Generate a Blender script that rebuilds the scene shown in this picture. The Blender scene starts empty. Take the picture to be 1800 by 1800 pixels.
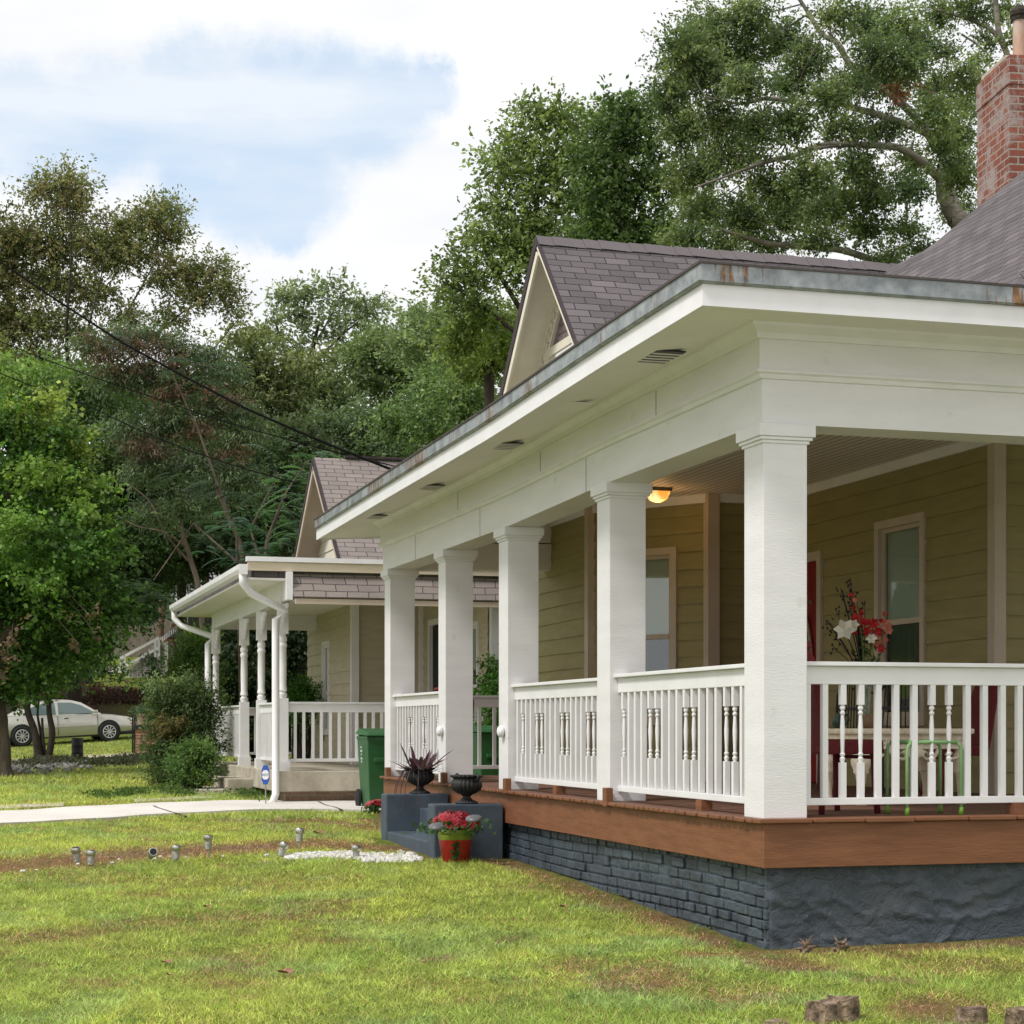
import bpy, bmesh, math, random
import numpy as np
from mathutils import Vector, Matrix
random.seed(7); RNG=np.random.default_rng(11)
C=bpy.context.scene.collection
F=3264.0; TH=math.radians(16.4); cc,ss=math.cos(TH),math.sin(TH)
CX,CY,CZ=1.523,11.25,1.35; HY=1280.0; PI=math.pi
# world axes: x runs along the right facade, y runs along the long left facade, z up; origin = front corner of the porch
def c2w(X,Y,z=0.0):
    dx,dy=X-CX,Y-CY
    return Vector((dx*cc+dy*ss,-dx*ss+dy*cc,z))
def at(px,py,Y): return c2w((px-900)/F*Y,Y,CZ+(HY-py)/F*Y)
def w2c(x,y): return CX+x*cc-y*ss, CY+x*ss+y*cc
RIGHT=np.array([cc,-ss,0.]); FWD=np.array([ss,cc,0.]); UP=np.array([0,0,1.])
TY=[-40,0,8,11.25,14,16.5,22,28,35,45,58,62,66,72,78,90,120,170,260,900]
TZ=[-.3,-.12,-.06,0,.1,.2,.3,.4,.47,.6,.78,1.1,1.95,3.1,3.95,5.2,11,22,30,32]
def terr(X,Y):
    X=np.asarray(X,float);Y=np.asarray(Y,float)
    z=np.interp(Y,TY,TZ)
    z=z+.06*np.clip(X+14.5,-3,4)*np.exp(-((Y-58)/9.)**2)
    near=np.clip((60-Y)/20,0,1)
    z=z+near*(.012*np.sin(X*1.7+Y*.6)+.01*np.sin(X*.8-Y*1.3+1)+.006*np.sin(X*4.1+2)*np.sin(Y*3.7))
    return z
def tz(x,y):
    X,Y=w2c(x,y); return float(terr(X,Y))
def terr1(X,Y):
    i=0
    while i<len(TY)-2 and TY[i+1]<Y:i+=1
    z=TZ[i]+(TZ[i+1]-TZ[i])*(Y-TY[i])/(TY[i+1]-TY[i])
    z+=.06*min(max(X+14.5,-3),4)*math.exp(-((Y-58)/9.)**2)
    k=min(max((60-Y)/20,0),1)
    return z+k*(.012*math.sin(X*1.7+Y*.6)+.01*math.sin(X*.8-Y*1.3+1)+.006*math.sin(X*4.1+2)*math.sin(Y*3.7))
def ground(px,py):
    k=(px-900)/F;Y=5.0;st=.2
    f=lambda Y:CZ+(HY-py)/F*Y-terr1(k*Y,Y)
    while Y<400 and f(Y)>0: Y+=st;st=.2 if Y<60 else .6
    lo=Y-st
    for _ in range(14):
        m=(lo+Y)/2
        if f(m)>0: lo=m
        else: Y=m
    return c2w(k*Y,Y,terr1(k*Y,Y)),Y
def onY(px,Y):
    X=(px-900)/F*Y; return c2w(X,Y,float(terr(X,Y)))
# ---------- value noise
_T=RNG.random((256,256))
def vn(x,y):
    xi=np.floor(x).astype(int);yi=np.floor(y).astype(int);fx=x-xi;fy=y-yi
    fx=fx*fx*(3-2*fx);fy=fy*fy*(3-2*fy)
    a=_T[xi%256,yi%256];b=_T[(xi+1)%256,yi%256];c=_T[xi%256,(yi+1)%256];d=_T[(xi+1)%256,(yi+1)%256]
    return a*(1-fx)*(1-fy)+b*fx*(1-fy)+c*(1-fx)*fy+d*fx*fy
def fbm(x,y,o=4):
    s=0;a=.5;t=0
    for i in range(o):
        s=s+a*vn(x*2**i+17*i,y*2**i+5*i);t+=a;a*=.5
    return s/t
# ---------- materials
MATS={}
def nodes(name):
    m=bpy.data.materials.new(name);m.use_nodes=True;nt=m.node_tree
    b=nt.nodes['Principled BSDF'];return m,nt,b
def N(nt,t,**k):
    n=nt.nodes.new(t)
    for a,b in k.items():
        if a in n.inputs.keys(): n.inputs[a].default_value=b
        else: setattr(n,a,b)
    return n
def pos(nt,scale=(1,1,1),src='Position'):
    if src=='UV': o=N(nt,'ShaderNodeTexCoord').outputs['UV']
    elif src=='Object': o=N(nt,'ShaderNodeTexCoord').outputs['Object']
    else: o=N(nt,'ShaderNodeNewGeometry').outputs['Position']
    mp=N(nt,'ShaderNodeMapping');mp.inputs['Scale'].default_value=scale
    nt.links.new(o,mp.inputs['Vector']);return mp.outputs[0]
def ramp(nt,fac,stops):
    r=N(nt,'ShaderNodeValToRGB');e=r.color_ramp.elements
    while len(e)>1:e.remove(e[-1])
    e[0].position=stops[0][0];e[0].color=tuple(stops[0][1])+(1,)
    for p,c in stops[1:]:
        x=e.new(p);x.color=tuple(c)+(1,)
    nt.links.new(fac,r.inputs[0]);return r.outputs[0]
def noise(nt,vec,scale,detail=5,rough=.55):
    n=N(nt,'ShaderNodeTexNoise');n.inputs['Scale'].default_value=scale;n.inputs['Detail'].default_value=detail;n.inputs['Roughness'].default_value=rough
    nt.links.new(vec,n.inputs['Vector']);return n.outputs['Fac']
def bump(nt,b,h,strength=.3,dist=.01,prev=None):
    x=N(nt,'ShaderNodeBump');x.inputs['Strength'].default_value=strength;x.inputs['Distance'].default_value=dist
    nt.links.new(h,x.inputs['Height'])
    if prev: nt.links.new(prev,x.inputs['Normal'])
    nt.links.new(x.outputs[0],b.inputs['Normal']);return x.outputs[0]
def mix(nt,fac,a,b,mode='MIX'):
    m=N(nt,'ShaderNodeMix',data_type='RGBA',blend_type=mode)
    for s,v in ((m.inputs[0],fac),(m.inputs[6],a),(m.inputs[7],b)):
        if isinstance(v,(int,float)): s.default_value=v
        elif isinstance(v,tuple): s.default_value=v+(1,)
        else: nt.links.new(v,s)
    return m.outputs[2]
def mat(name,a,b=None,scale=4,rough=.6,bs=.15,bscale=40,bd=.004,grain=None,metal=0,spec=.4,lo=.35,hi=.65,dirt=None,dscale=2.,dlo=.62,dhi=.75):
    if name in MATS:return MATS[name]
    m,nt,p=nodes(name)
    if b is None:b=tuple(x*.85 for x in a)
    v=pos(nt,grain or (1,1,1))
    col=ramp(nt,noise(nt,v,scale,6,.6),[(lo,b),(hi,a)])
    if dirt:
        d=ramp(nt,noise(nt,pos(nt),dscale,8,.7),[(dlo,(0,0,0)),(dhi,(1,1,1))])
        col=mix(nt,d,col,dirt)
    nt.links.new(col,p.inputs['Base Color'])
    p.inputs['Roughness'].default_value=rough;p.inputs['Metallic'].default_value=metal
    p.inputs['Specular IOR Level'].default_value=spec
    if bs: bump(nt,p,noise(nt,v,bscale,4),bs,bd)
    MATS[name]=m;return m
white=mat('white_paint',(.81,.795,.80),(.75,.735,.74),1.3,.45,.4,22,.005,(1,1,5),dirt=(.50,.46,.40),dscale=6,dlo=.62,dhi=.84)
white2=mat('white_trim_paint',(.83,.82,.825),(.76,.75,.755),3,.4,.2,60,.002,dirt=(.5,.47,.4),dscale=9,dlo=.68,dhi=.9)
soffm=mat('soffit_paint',(.85,.82,.79),(.80,.77,.735),1.1,.6,.2,30,.003,dirt=(.5,.46,.36),dscale=2.5,dlo=.64,dhi=.9)
olive=mat('olive_siding',(.325,.278,.122),(.275,.235,.10),2.5,.65,.4,50,.003,(1,1,6))
trimtan=mat('tan_trim',(.56,.47,.37),(.49,.41,.32),3,.6,.2,50,.002)
cream=mat('cream_siding',(.72,.63,.48),(.65,.56,.42),2.5,.65,.3,50,.003,(1,1,6))
tanside=mat('tan_siding',(.56,.50,.37),(.49,.43,.31),2.5,.65,.3,50,.003,(1,1,6))
creamg=mat('gable_siding',(.75,.71,.58),(.68,.64,.52),2.5,.65,.3,50,.003)
brown=mat('brown_deck_paint',(.235,.095,.042),(.175,.068,.030),3,.55,.5,18,.005,(1,1,7),dirt=(.17,.075,.04),dscale=7,dlo=.6,dhi=.8)
floorm=mat('worn_deck_boards',(.20,.10,.065),(.13,.065,.045),5,.7,.4,30,.004,(.4,6,1))
slate=mat('slate_paint_brick',(.070,.092,.115),(.038,.050,.064),5,.5,.9,26,.012,dirt=(.17,.15,.125),dscale=4,dlo=.63,dhi=.78,spec=.5)
stepm=mat('blue_grey_concrete_paint',(.075,.10,.13),(.05,.068,.09),4,.6,.4,35,.004,dirt=(.16,.17,.18),dscale=6,dlo=.66,dhi=.85)
darkverge=mat('dark_verge',(.055,.035,.04),(.03,.02,.024),8,.7,.3,30)
lattice=mat('dark_lattice_wood',(.20,.15,.16),(.13,.10,.11),8,.7,.4,30)
conc=mat('concrete',(.70,.66,.61),(.60,.56,.51),1.5,.85,.3,60,.003,dirt=(.3,.27,.22),dscale=3,dlo=.62,dhi=.85)
slabc=mat('weathered_concrete',(.52,.47,.38),(.34,.30,.23),4,.9,.5,40,.006)
rockm=mat('white_rock',(.75,.73,.70),(.55,.53,.50),12,.8,.4,30,.01)
black=mat('black_iron',(.012,.012,.014),(.008,.008,.009),12,.45,.5,60,.003)
urnm=mat('black_cast_iron_urn',(.022,.022,.024),(.012,.012,.013),12,.5,.5,50,.004,dirt=(.06,.05,.04),dscale=14,dlo=.6,dhi=.8)
redw=mat('red_wicker',(.20,.012,.018),(.10,.006,.01),60,.6,.9,120,.006,(1,1,3))
greenm=mat('green_painted_metal',(.24,.42,.19),(.2,.36,.15),6,.4,0)
creamtab=mat('cream_cast_table',(.90,.82,.64),(.72,.63,.46),14,.6,.6,50,.008)
steel=mat('brushed_steel',(.62,.61,.58),(.4,.4,.38),20,.3,0,metal=.9)
binm=mat('green_bin_plastic',(.028,.115,.038),(.022,.09,.03),3,.45,.15,60,.002)
rubber=mat('black_rubber',(.015,.015,.015),(.01,.01,.01),9,.8,.2,40)
barkm=mat('bark_grey_brown',(.15,.115,.085),(.07,.052,.038),5,.9,1,16,.03,(1,1,.25))
barkoak=mat('bark_pale_oak',(.26,.235,.19),(.10,.088,.068),3,.9,1,14,.03)
barkdark=mat('bark_dark',(.05,.038,.028),(.025,.02,.015),5,.9,.8,16,.02)
stumpm=mat('weathered_stump_wood',(.36,.26,.18),(.07,.045,.03),13,.9,1,26,.05)
terra=mat('clay_pot',(.50,.40,.28),(.40,.31,.21),5,.8,.3,50)
mulch=mat('leaf_mulch',(.16,.09,.06),(.07,.04,.028),9,.95,1,20,.05)
woodfence=mat('weathered_fence_wood',(.26,.22,.18),(.15,.125,.10),4,.9,.5,30,.01,(6,6,.5))
def brickmat(name,c1,c2,mort,w=.22,h=.075,ms=.008,bs=.8,paint=None):
    m,nt,p=nodes(name)
    v=pos(nt,(1,1,1),'UV')
    b=N(nt,'ShaderNodeTexBrick');b.inputs['Scale'].default_value=1;b.inputs['Brick Width'].default_value=w;b.inputs['Row Height'].default_value=h
    b.inputs['Mortar Size'].default_value=ms;b.inputs['Mortar Smooth'].default_value=.2;b.inputs['Bias'].default_value=0
    b.inputs['Color1'].default_value=c1+(1,);b.inputs['Color2'].default_value=c2+(1,);b.inputs['Mortar'].default_value=mort+(1,)
    wv=N(nt,'ShaderNodeTexNoise');wv.inputs['Scale'].default_value=6;nt.links.new(v,wv.inputs['Vector'])
    ad=N(nt,'ShaderNodeVectorMath',operation='MULTIPLY_ADD');nt.links.new(wv.outputs['Color'],ad.inputs[0]);ad.inputs[1].default_value=(.012,.012,0);nt.links.new(v,ad.inputs[2])
    nt.links.new(ad.outputs[0],b.inputs['Vector'])
    n=noise(nt,pos(nt),30,6,.7)
    col=mix(nt,.5,b.outputs['Color'],ramp(nt,n,[(.3,(.3,.3,.3)),(.7,(1,1,1))]),'MULTIPLY')
    if paint:
        d=ramp(nt,noise(nt,pos(nt),2.6,9,.75),[(.49,(0,0,0)),(.58,(1,1,1))]);col=mix(nt,d,col,paint)
    nt.links.new(col,p.inputs['Base Color']);p.inputs['Roughness'].default_value=.85
    inv=N(nt,'ShaderNodeMath',operation='SUBTRACT');inv.inputs[0].default_value=1;nt.links.new(b.outputs['Fac'],inv.inputs[1])
    q=bump(nt,p,inv.outputs[0],bs,.01);bump(nt,p,n,.5,.006,q);MATS[name]=m;return m
def shinglemat(name,c1,c2,dark,w=.33,h=.145):
    m,nt,p=nodes(name)
    v=pos(nt,(1,1,1),'UV')
    wv=N(nt,'ShaderNodeTexNoise');wv.inputs['Scale'].default_value=1.3;nt.links.new(v,wv.inputs['Vector'])
    ad=N(nt,'ShaderNodeVectorMath',operation='MULTIPLY_ADD');nt.links.new(wv.outputs['Color'],ad.inputs[0]);ad.inputs[1].default_value=(.05,.05,0);nt.links.new(v,ad.inputs[2])
    b=N(nt,'ShaderNodeTexBrick');b.inputs['Scale'].default_value=1;b.inputs['Brick Width'].default_value=w;b.inputs['Row Height'].default_value=h
    b.offset=.5;b.inputs['Mortar Size'].default_value=.007;b.inputs['Mortar Smooth'].default_value=.1;b.inputs['Bias'].default_value=0
    b.inputs['Color1'].default_value=c1+(1,);b.inputs['Color2'].default_value=c2+(1,);b.inputs['Mortar'].default_value=dark+(1,)
    nt.links.new(ad.outputs[0],b.inputs['Vector'])
    g=noise(nt,pos(nt),160,3,.6)
    col=mix(nt,.55,b.outputs['Color'],ramp(nt,g,[(.3,(.35,.35,.35)),(.7,(1.3,1.3,1.3))]),'MULTIPLY')
    l=noise(nt,pos(nt),.9,5,.6);col=mix(nt,.6,col,ramp(nt,l,[(.3,(.7,.7,.7)),(.7,(1.15,1.1,1.1))]),'MULTIPLY')
    nt.links.new(col,p.inputs['Base Color']);p.inputs['Roughness'].default_value=.9
    sp=N(nt,'ShaderNodeSeparateXYZ');nt.links.new(ad.outputs[0],sp.inputs[0])
    dv=N(nt,'ShaderNodeMath',operation='DIVIDE');nt.links.new(sp.outputs[1],dv.inputs[0]);dv.inputs[1].default_value=h
    fr=N(nt,'ShaderNodeMath',operation='FRACT');nt.links.new(dv.outputs[0],fr.inputs[0])
    iv=N(nt,'ShaderNodeMath',operation='SUBTRACT');iv.inputs[0].default_value=1;nt.links.new(fr.outputs[0],iv.inputs[1])
    q=bump(nt,p,iv.outputs[0],.8,.012);bump(nt,p,g,.3,.004,q);MATS[name]=m;return m
shing=shinglemat('charcoal_purple_shingle',(.165,.145,.150),(.098,.083,.088),(.018,.015,.016),.30,.125)
shing2=shinglemat('brown_grey_shingle',(.29,.25,.225),(.225,.195,.175),(.06,.05,.05),.30,.125)
shing3=shinglemat('grey_shingle',(.13,.12,.12),(.09,.08,.08),(.02,.02,.02))
redbrick=brickmat('chimney_brick',(.33,.095,.055),(.20,.055,.04),(.40,.33,.27),.26,.10,.012,1,(.33,.27,.25))
farbrick=brickmat('red_house_brick',(.36,.10,.05),(.28,.07,.04),(.42,.34,.28),.22,.075,.01,.5)
rubble=brickmat('footing_brick',(.42,.27,.19),(.30,.19,.13),(.36,.31,.24),.22,.075,.01,.8)
def rustmetal():
    m,nt,p=nodes('galvanised_flashing')
    v=pos(nt,(1,1,.10));n=noise(nt,v,20,6,.7)
    big=noise(nt,pos(nt,(1,1,.3)),1.4,3,.5)
    mul=N(nt,'ShaderNodeMath',operation='MULTIPLY');nt.links.new(n,mul.inputs[0]);nt.links.new(big,mul.inputs[1])
    f=ramp(nt,mul.outputs[0],[(.295,(0,0,0)),(.345,(1,1,1))])
    base=ramp(nt,noise(nt,pos(nt),7,5,.6),[(.3,(.16,.18,.19)),(.7,(.40,.43,.44))])
    rust=ramp(nt,noise(nt,pos(nt),14,4,.6),[(.35,(.07,.035,.02)),(.65,(.30,.16,.075))])
    nt.links.new(mix(nt,f,base,rust),p.inputs['Base Color'])
    p.inputs['Metallic'].default_value=.35;p.inputs['Roughness'].default_value=.5
    bump(nt,p,noise(nt,pos(nt),6,3),.4,.02);MATS['flash']=m;return m
flash=rustmetal()
def stucco():
    m,nt,p=nodes('slate_painted_stucco')
    v=pos(nt,(1,1,1))
    w=N(nt,'ShaderNodeTexNoise');w.inputs['Scale'].default_value=3.5;w.inputs['Detail'].default_value=6;nt.links.new(v,w.inputs['Vector'])
    ad=N(nt,'ShaderNodeVectorMath',operation='MULTIPLY_ADD');nt.links.new(w.outputs['Color'],ad.inputs[0]);ad.inputs[1].default_value=(.5,.5,.5);nt.links.new(v,ad.inputs[2])
    vo=N(nt,'ShaderNodeTexVoronoi',feature='DISTANCE_TO_EDGE');vo.inputs['Scale'].default_value=3.2;nt.links.new(ad.outputs[0],vo.inputs['Vector'])
    crack=ramp(nt,vo.outputs['Distance'],[(0,(0,0,0)),(.05,(1,1,1))])
    n=noise(nt,ad.outputs[0],7,7,.6)
    col=ramp(nt,noise(nt,v,2.2,6,.6),[(.35,(.045,.057,.074)),(.5,(.056,.072,.092)),(.68,(.072,.082,.097))])
    geo=N(nt,'ShaderNodeNewGeometry');sp=N(nt,'ShaderNodeSeparateXYZ');nt.links.new(geo.outputs['Position'],sp.inputs[0])
    nt.links.new(col,p.inputs['Base Color']);p.inputs['Roughness'].default_value=.42;p.inputs['Specular IOR Level'].default_value=.5
    rg=N(nt,'ShaderNodeMath',operation='ABSOLUTE');sb_=N(nt,'ShaderNodeMath',operation='SUBTRACT');nt.links.new(noise(nt,ad.outputs[0],4.5,8,.62),sb_.inputs[0]);sb_.inputs[1].default_value=.5;nt.links.new(sb_.outputs[0],rg.inputs[0]);rr2=ramp(nt,rg.outputs[0],[(0,(1,1,1)),(.05,(.2,.2,.2)),(.2,(0,0,0))]);q=bump(nt,p,crack,.3,.010);q=bump(nt,p,rr2,.35,.018,q);q=bump(nt,p,n,.55,.025,q);bump(nt,p,noise(nt,v,60,3),.3,.004,q);return m
stuc=stucco()
def beadboard():
    m,nt,p=nodes('beadboard_ceiling')
    p.inputs['Base Color'].default_value=(.78,.73,.66,1);p.inputs['Roughness'].default_value=.6
    w=N(nt,'ShaderNodeTexWave',wave_type='BANDS',bands_direction='X',wave_profile='SIN');w.inputs['Scale'].default_value=3.7;w.inputs['Distortion'].default_value=0
    nt.links.new(pos(nt),w.inputs['Vector'])
    r=ramp(nt,w.outputs['Fac'],[(.04,(0,0,0)),(.22,(1,1,1))])
    nt.links.new(mix(nt,r,(.42,.38,.32),(.80,.75,.68)),p.inputs['Base Color'])
    bump(nt,p,r,.9,.012);return m
bead=beadboard()
def glassmat():
    m,nt,p=nodes('window_glass')
    nt.nodes.remove(p);o=nt.nodes['Material Output']
    t=N(nt,'ShaderNodeBsdfTransparent');t.inputs[0].default_value=(.8,.85,.82,1)
    g=N(nt,'ShaderNodeBsdfGlossy');g.inputs['Roughness'].default_value=.03;g.inputs[0].default_value=(.8,.8,.8,1)
    x=N(nt,'ShaderNodeMixShader');x.inputs[0].default_value=.13
    nt.links.new(t.outputs[0],x.inputs[1]);nt.links.new(g.outputs[0],x.inputs[2]);nt.links.new(x.outputs[0],o.inputs[0]);return m
glass=glassmat()
def carglass():
    m,nt,p=nodes('car_glass');p.inputs['Base Color'].default_value=(.10,.14,.14,1);p.inputs['Roughness'].default_value=.04;p.inputs['Specular IOR Level'].default_value=.9;return m
cglass=carglass()
roomdark=mat('dark_room',(.03,.028,.025),(.015,.015,.015),3,.9,0)
blindm=mat('pale_blind',(.88,.88,.82),(.78,.78,.72),30,.8,.3,60,.003,(1,1,12))
curtain=mat('dark_curtain',(.035,.033,.03),(.012,.012,.012),9,.9,.4,20,.02,(4,4,.2))
teal=mat('teal_curtain',(.01,.13,.13),(.004,.05,.05),9,.8,.4,20,.02,(4,4,.2))
reddoor=mat('red_door_paint',(.26,.012,.014),(.2,.009,.01),4,.4,.1,30)
def leafmat(name,rough=.5,trans=.35):
    m,nt,p=nodes(name)
    a=N(nt,'ShaderNodeAttribute',attribute_name='Col')
    nt.links.new(a.outputs['Color'],p.inputs['Base Color']);p.inputs['Roughness'].default_value=rough;p.inputs['Specular IOR Level'].default_value=.35
    t=N(nt,'ShaderNodeBsdfTranslucent')
    k=mix(nt,1.0,a.outputs['Color'],(1.15,1.25,.75),'MULTIPLY');nt.links.new(k,t.inputs[0])
    x=N(nt,'ShaderNodeMixShader');x.inputs[0].default_value=trans
    nt.links.new(p.outputs[0],x.inputs[1]);nt.links.new(t.outputs[0],x.inputs[2]);nt.links.new(x.outputs[0],nt.nodes['Material Output'].inputs[0]);return m
leafm=leafmat('foliage',.5,.42);grassm=leafmat('grass_blades',.6,.3);petal=leafmat('petals',.5,.3)
# ---------- mesh builder
ORG={}
def rootof(o):
    while o.parent: o=o.parent
    return o
class MB:
    def __init__(s): s.v=[];s.f=[];s.uv=[]
    def add(s,vs,fs,uvs=None):
        n=len(s.v);s.v+= [tuple(map(float,p)) for p in vs]
        for i,f in enumerate(fs):
            s.f.append([n+k for k in f]);s.uv.append(uvs[i] if uvs else None)
        return s
    def box(s,x0,x1,y0,y1,z0,z1):
        vs=[(x0,y0,z0),(x1,y0,z0),(x1,y1,z0),(x0,y1,z0),(x0,y0,z1),(x1,y0,z1),(x1,y1,z1),(x0,y1,z1)]
        fs=[(0,3,2,1),(4,5,6,7),(0,1,5,4),(1,2,6,5),(2,3,7,6),(3,0,4,7)]
        X=[x0,x1,x1,x0,x0,x1,x1,x0];Y=[y0,y0,y1,y1]*2;Z=[z0]*4+[z1]*4
        uv=[]
        for i,f in enumerate(fs):
            if i<2: uv.append([(X[k],Y[k]) for k in f])
            elif i in(2,4): uv.append([(X[k],Z[k]) for k in f])
            else: uv.append([(Y[k],Z[k]) for k in f])
        return s.add(vs,fs,uv)
    def obox(s,c,ax,ay,az):
        c=Vector(c);ax=Vector(ax);ay=Vector(ay);az=Vector(az)
        sg=[(-1,-1,-1),(1,-1,-1),(1,1,-1),(-1,1,-1),(-1,-1,1),(1,-1,1),(1,1,1),(-1,1,1)]
        return s.add([c+a*ax+b*ay+d*az for a,b,d in sg],[(0,3,2,1),(4,5,6,7),(0,1,5,4),(1,2,6,5),(2,3,7,6),(3,0,4,7)])
    def bar(s,a,b,w,h,up=(0,0,1)):
        a=Vector(a);b=Vector(b);d=(b-a);l=d.length;d.normalize();u=Vector(up)
        sd=d.cross(u)
        if sd.length<1e-4: sd=d.cross(Vector((0,1,0)))
        sd.normalize();u=sd.cross(d)
        return s.obox((a+b)/2,d*l/2,sd*w/2,u*h/2)
    def tube(s,pts,r,n=8,cap=True):
        pts=[Vector(p) for p in pts];k=len(pts)
        if not hasattr(r,'__len__'): r=[r]*k
        prev=None;rings=[]
        for i in range(k):
            t=(pts[min(i+1,k-1)]-pts[max(i-1,0)])
            if t.length<1e-9:t=Vector((0,0,1))
            t.normalize()
            if prev is None:
                a=t.cross(Vector((0,0,1)))
                if a.length<.05:a=t.cross(Vector((0,1,0)))
            else:
                a=prev-t*prev.dot(t)
                if a.length<1e-6:a=t.cross(Vector((0,1,0)))
            a.normalize();prev=a;b=t.cross(a)
            rings.append([pts[i]+(a*math.cos(2*PI*j/n)+b*math.sin(2*PI*j/n))*r[i] for j in range(n)])
        vs=[p for q in rings for p in q];fs=[]
        for i in range(k-1):
            for j in range(n):
                fs.append((i*n+j,i*n+(j+1)%n,(i+1)*n+(j+1)%n,(i+1)*n+j))
        if cap: fs.append(tuple(range(n))[::-1]);fs.append(tuple((k-1)*n+j for j in range(n)))
        return s.add(vs,fs)
    def lathe(s,prof,c=(0,0,0),n=16,flute=0,nf=16,axis=None):
        vs=[];fs=[];k=len(prof)
        for r,z in prof:
            for j in range(n):
                a=2*PI*j/n;rr=r*(1+flute*math.cos(nf*a)) if flute and r>.02 else r
                if axis=='y': vs.append((c[0]+rr*math.cos(a),c[1]+z,c[2]+rr*math.sin(a)))
                else: vs.append((c[0]+rr*math.cos(a),c[1]+rr*math.sin(a),c[2]+z))
        for i in range(k-1):
            for j in range(n): 
                q=(i*n+j,i*n+(j+1)%n,(i+1)*n+(j+1)%n,(i+1)*n+j)
                fs.append(q if axis!='y' else q[::-1])
        fs.append(tuple(range(n))[::-1]);fs.append(tuple((k-1)*n+j for j in range(n)))
        return s.add(vs,fs)
    def blob(s,c,r,n=10,m=6,jit=0,rot=0):
        vs=[];fs=[];rx,ry,rz=r if hasattr(r,'__len__') else (r,r,r)
        for i in range(m+1):
            t=PI*i/m
            for j in range(n):
                a=2*PI*j/n;k=1+jit*(random.random()-.5)
                x,y=rx*math.sin(t)*math.cos(a)*k,ry*math.sin(t)*math.sin(a)*k
                vs.append((c[0]+x*math.cos(rot)-y*math.sin(rot),c[1]+x*math.sin(rot)+y*math.cos(rot),c[2]-rz*math.cos(t)*k))
        for i in range(m):
            for j in range(n): fs.append((i*n+j,i*n+(j+1)%n,(i+1)*n+(j+1)%n,(i+1)*n+j))
        return s.add(vs,fs)
    def xform(s,M):
        s.v=[tuple(M@Vector(p)) for p in s.v];return s
    def build(s,name,m,parent=None,loc=None,smooth=False,bevel=0,auto=False):
        me=bpy.data.meshes.new(name)
        off=Vector((0,0,0))
        if parent is not None: off=rootof(parent).location
        elif loc is not None: off=Vector(loc)
        me.from_pydata([(p[0]-off[0],p[1]-off[1],p[2]-off[2]) for p in s.v],[],s.f)
        if any(u for u in s.uv):
            ul=me.uv_layers.new(name='UVMap');i=0
            for f,u in zip(s.f,s.uv):
                for k in range(len(f)):
                    if u: ul.data[i].uv=u[k]
                    i+=1
        me.materials.append(m)
        if bevel:
            bm=bmesh.new();bm.from_mesh(me)
            bmesh.ops.remove_doubles(bm,verts=bm.verts,dist=1e-5)
            ed=[e for e in bm.edges if len(e.link_faces)==2 and e.calc_face_angle(0)>.6]
            bmesh.ops.bevel(bm,geom=ed,offset=bevel,segments=2,affect='EDGES',profile=.6,clamp_overlap=True)
            bm.to_mesh(me);bm.free()
        if smooth:
            me.shade_smooth()
            if auto: me.set_sharp_from_angle(angle=math.radians(40))
        me.update()
        o=bpy.data.objects.new(name,me);C.objects.link(o)
        if parent is not None:o.parent=parent
        else:o.location=off
        return o
def tag(o,label=None,cat=None,group=None,kind=None):
    if label:o['label']=label
    if cat:o['category']=cat
    if group:o['group']=group
    if kind:o['kind']=kind
    return o
def thing(name,label,cat,loc=(0,0,0),group=None):
    o=bpy.data.objects.new(name,None);C.objects.link(o);o.location=loc;o.empty_display_size=.2
    return tag(o,label,cat,group)
def copytree(o,parent=None):
    c=o.copy();C.objects.link(c)
    if parent is not None:c.parent=parent
    for ch in list(o.children): copytree(ch,c)
    return c
def npmesh(name,V,k,m,parent=None,col=None,smooth=False):
    """V (N*k,3) verts, k verts per face"""
    n=len(V)//k
    me=bpy.data.meshes.new(name);me.vertices.add(len(V));me.loops.add(n*k);me.polygons.add(n)
    if parent is not None: V=V-np.array(rootof(parent).location)
    me.vertices.foreach_set('co',np.ascontiguousarray(V,dtype=np.float32).ravel())
    me.loops.foreach_set('vertex_index',np.arange(n*k,dtype=np.int32))
    me.polygons.foreach_set('loop_start',np.arange(0,n*k,k,dtype=np.int32))
    me.update(calc_edges=True)
    if col is not None:
        at_=me.color_attributes.new('Col','FLOAT_COLOR','POINT')
        cc4=np.ones((len(V),4),dtype=np.float32);cc4[:,:3]=np.repeat(col,k,axis=0)
        at_.data.foreach_set('color',cc4.ravel())
    me.materials.append(m)
    o=bpy.data.objects.new(name,me);C.objects.link(o)
    if parent is not None:o.parent=parent
    return o
def unit(a): return a/np.maximum(np.linalg.norm(a,axis=1,keepdims=True),1e-9)
def leafverts(P,S,up=.7,aspect=.55,droop=.2,D=None):
    n=len(P);d=RNG.normal(size=(n,3)) if D is None else D+RNG.normal(size=(n,3))*.25
    d[:,2]-=droop;d=unit(d)
    nn=RNG.normal(size=(n,3));nn[:,2]+=up*1.6;nn=unit(nn)
    sd=unit(np.cross(d,nn));nn=np.cross(sd,d)
    S=S[:,None];V=np.empty((n,4,3))
    V[:,0]=P-d*S*.5;V[:,1]=P+sd*S*aspect*.5+nn*S*.1;V[:,2]=P+d*S*.5;V[:,3]=P-sd*S*aspect*.5+nn*S*.1
    return V.reshape(-1,3)
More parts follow.
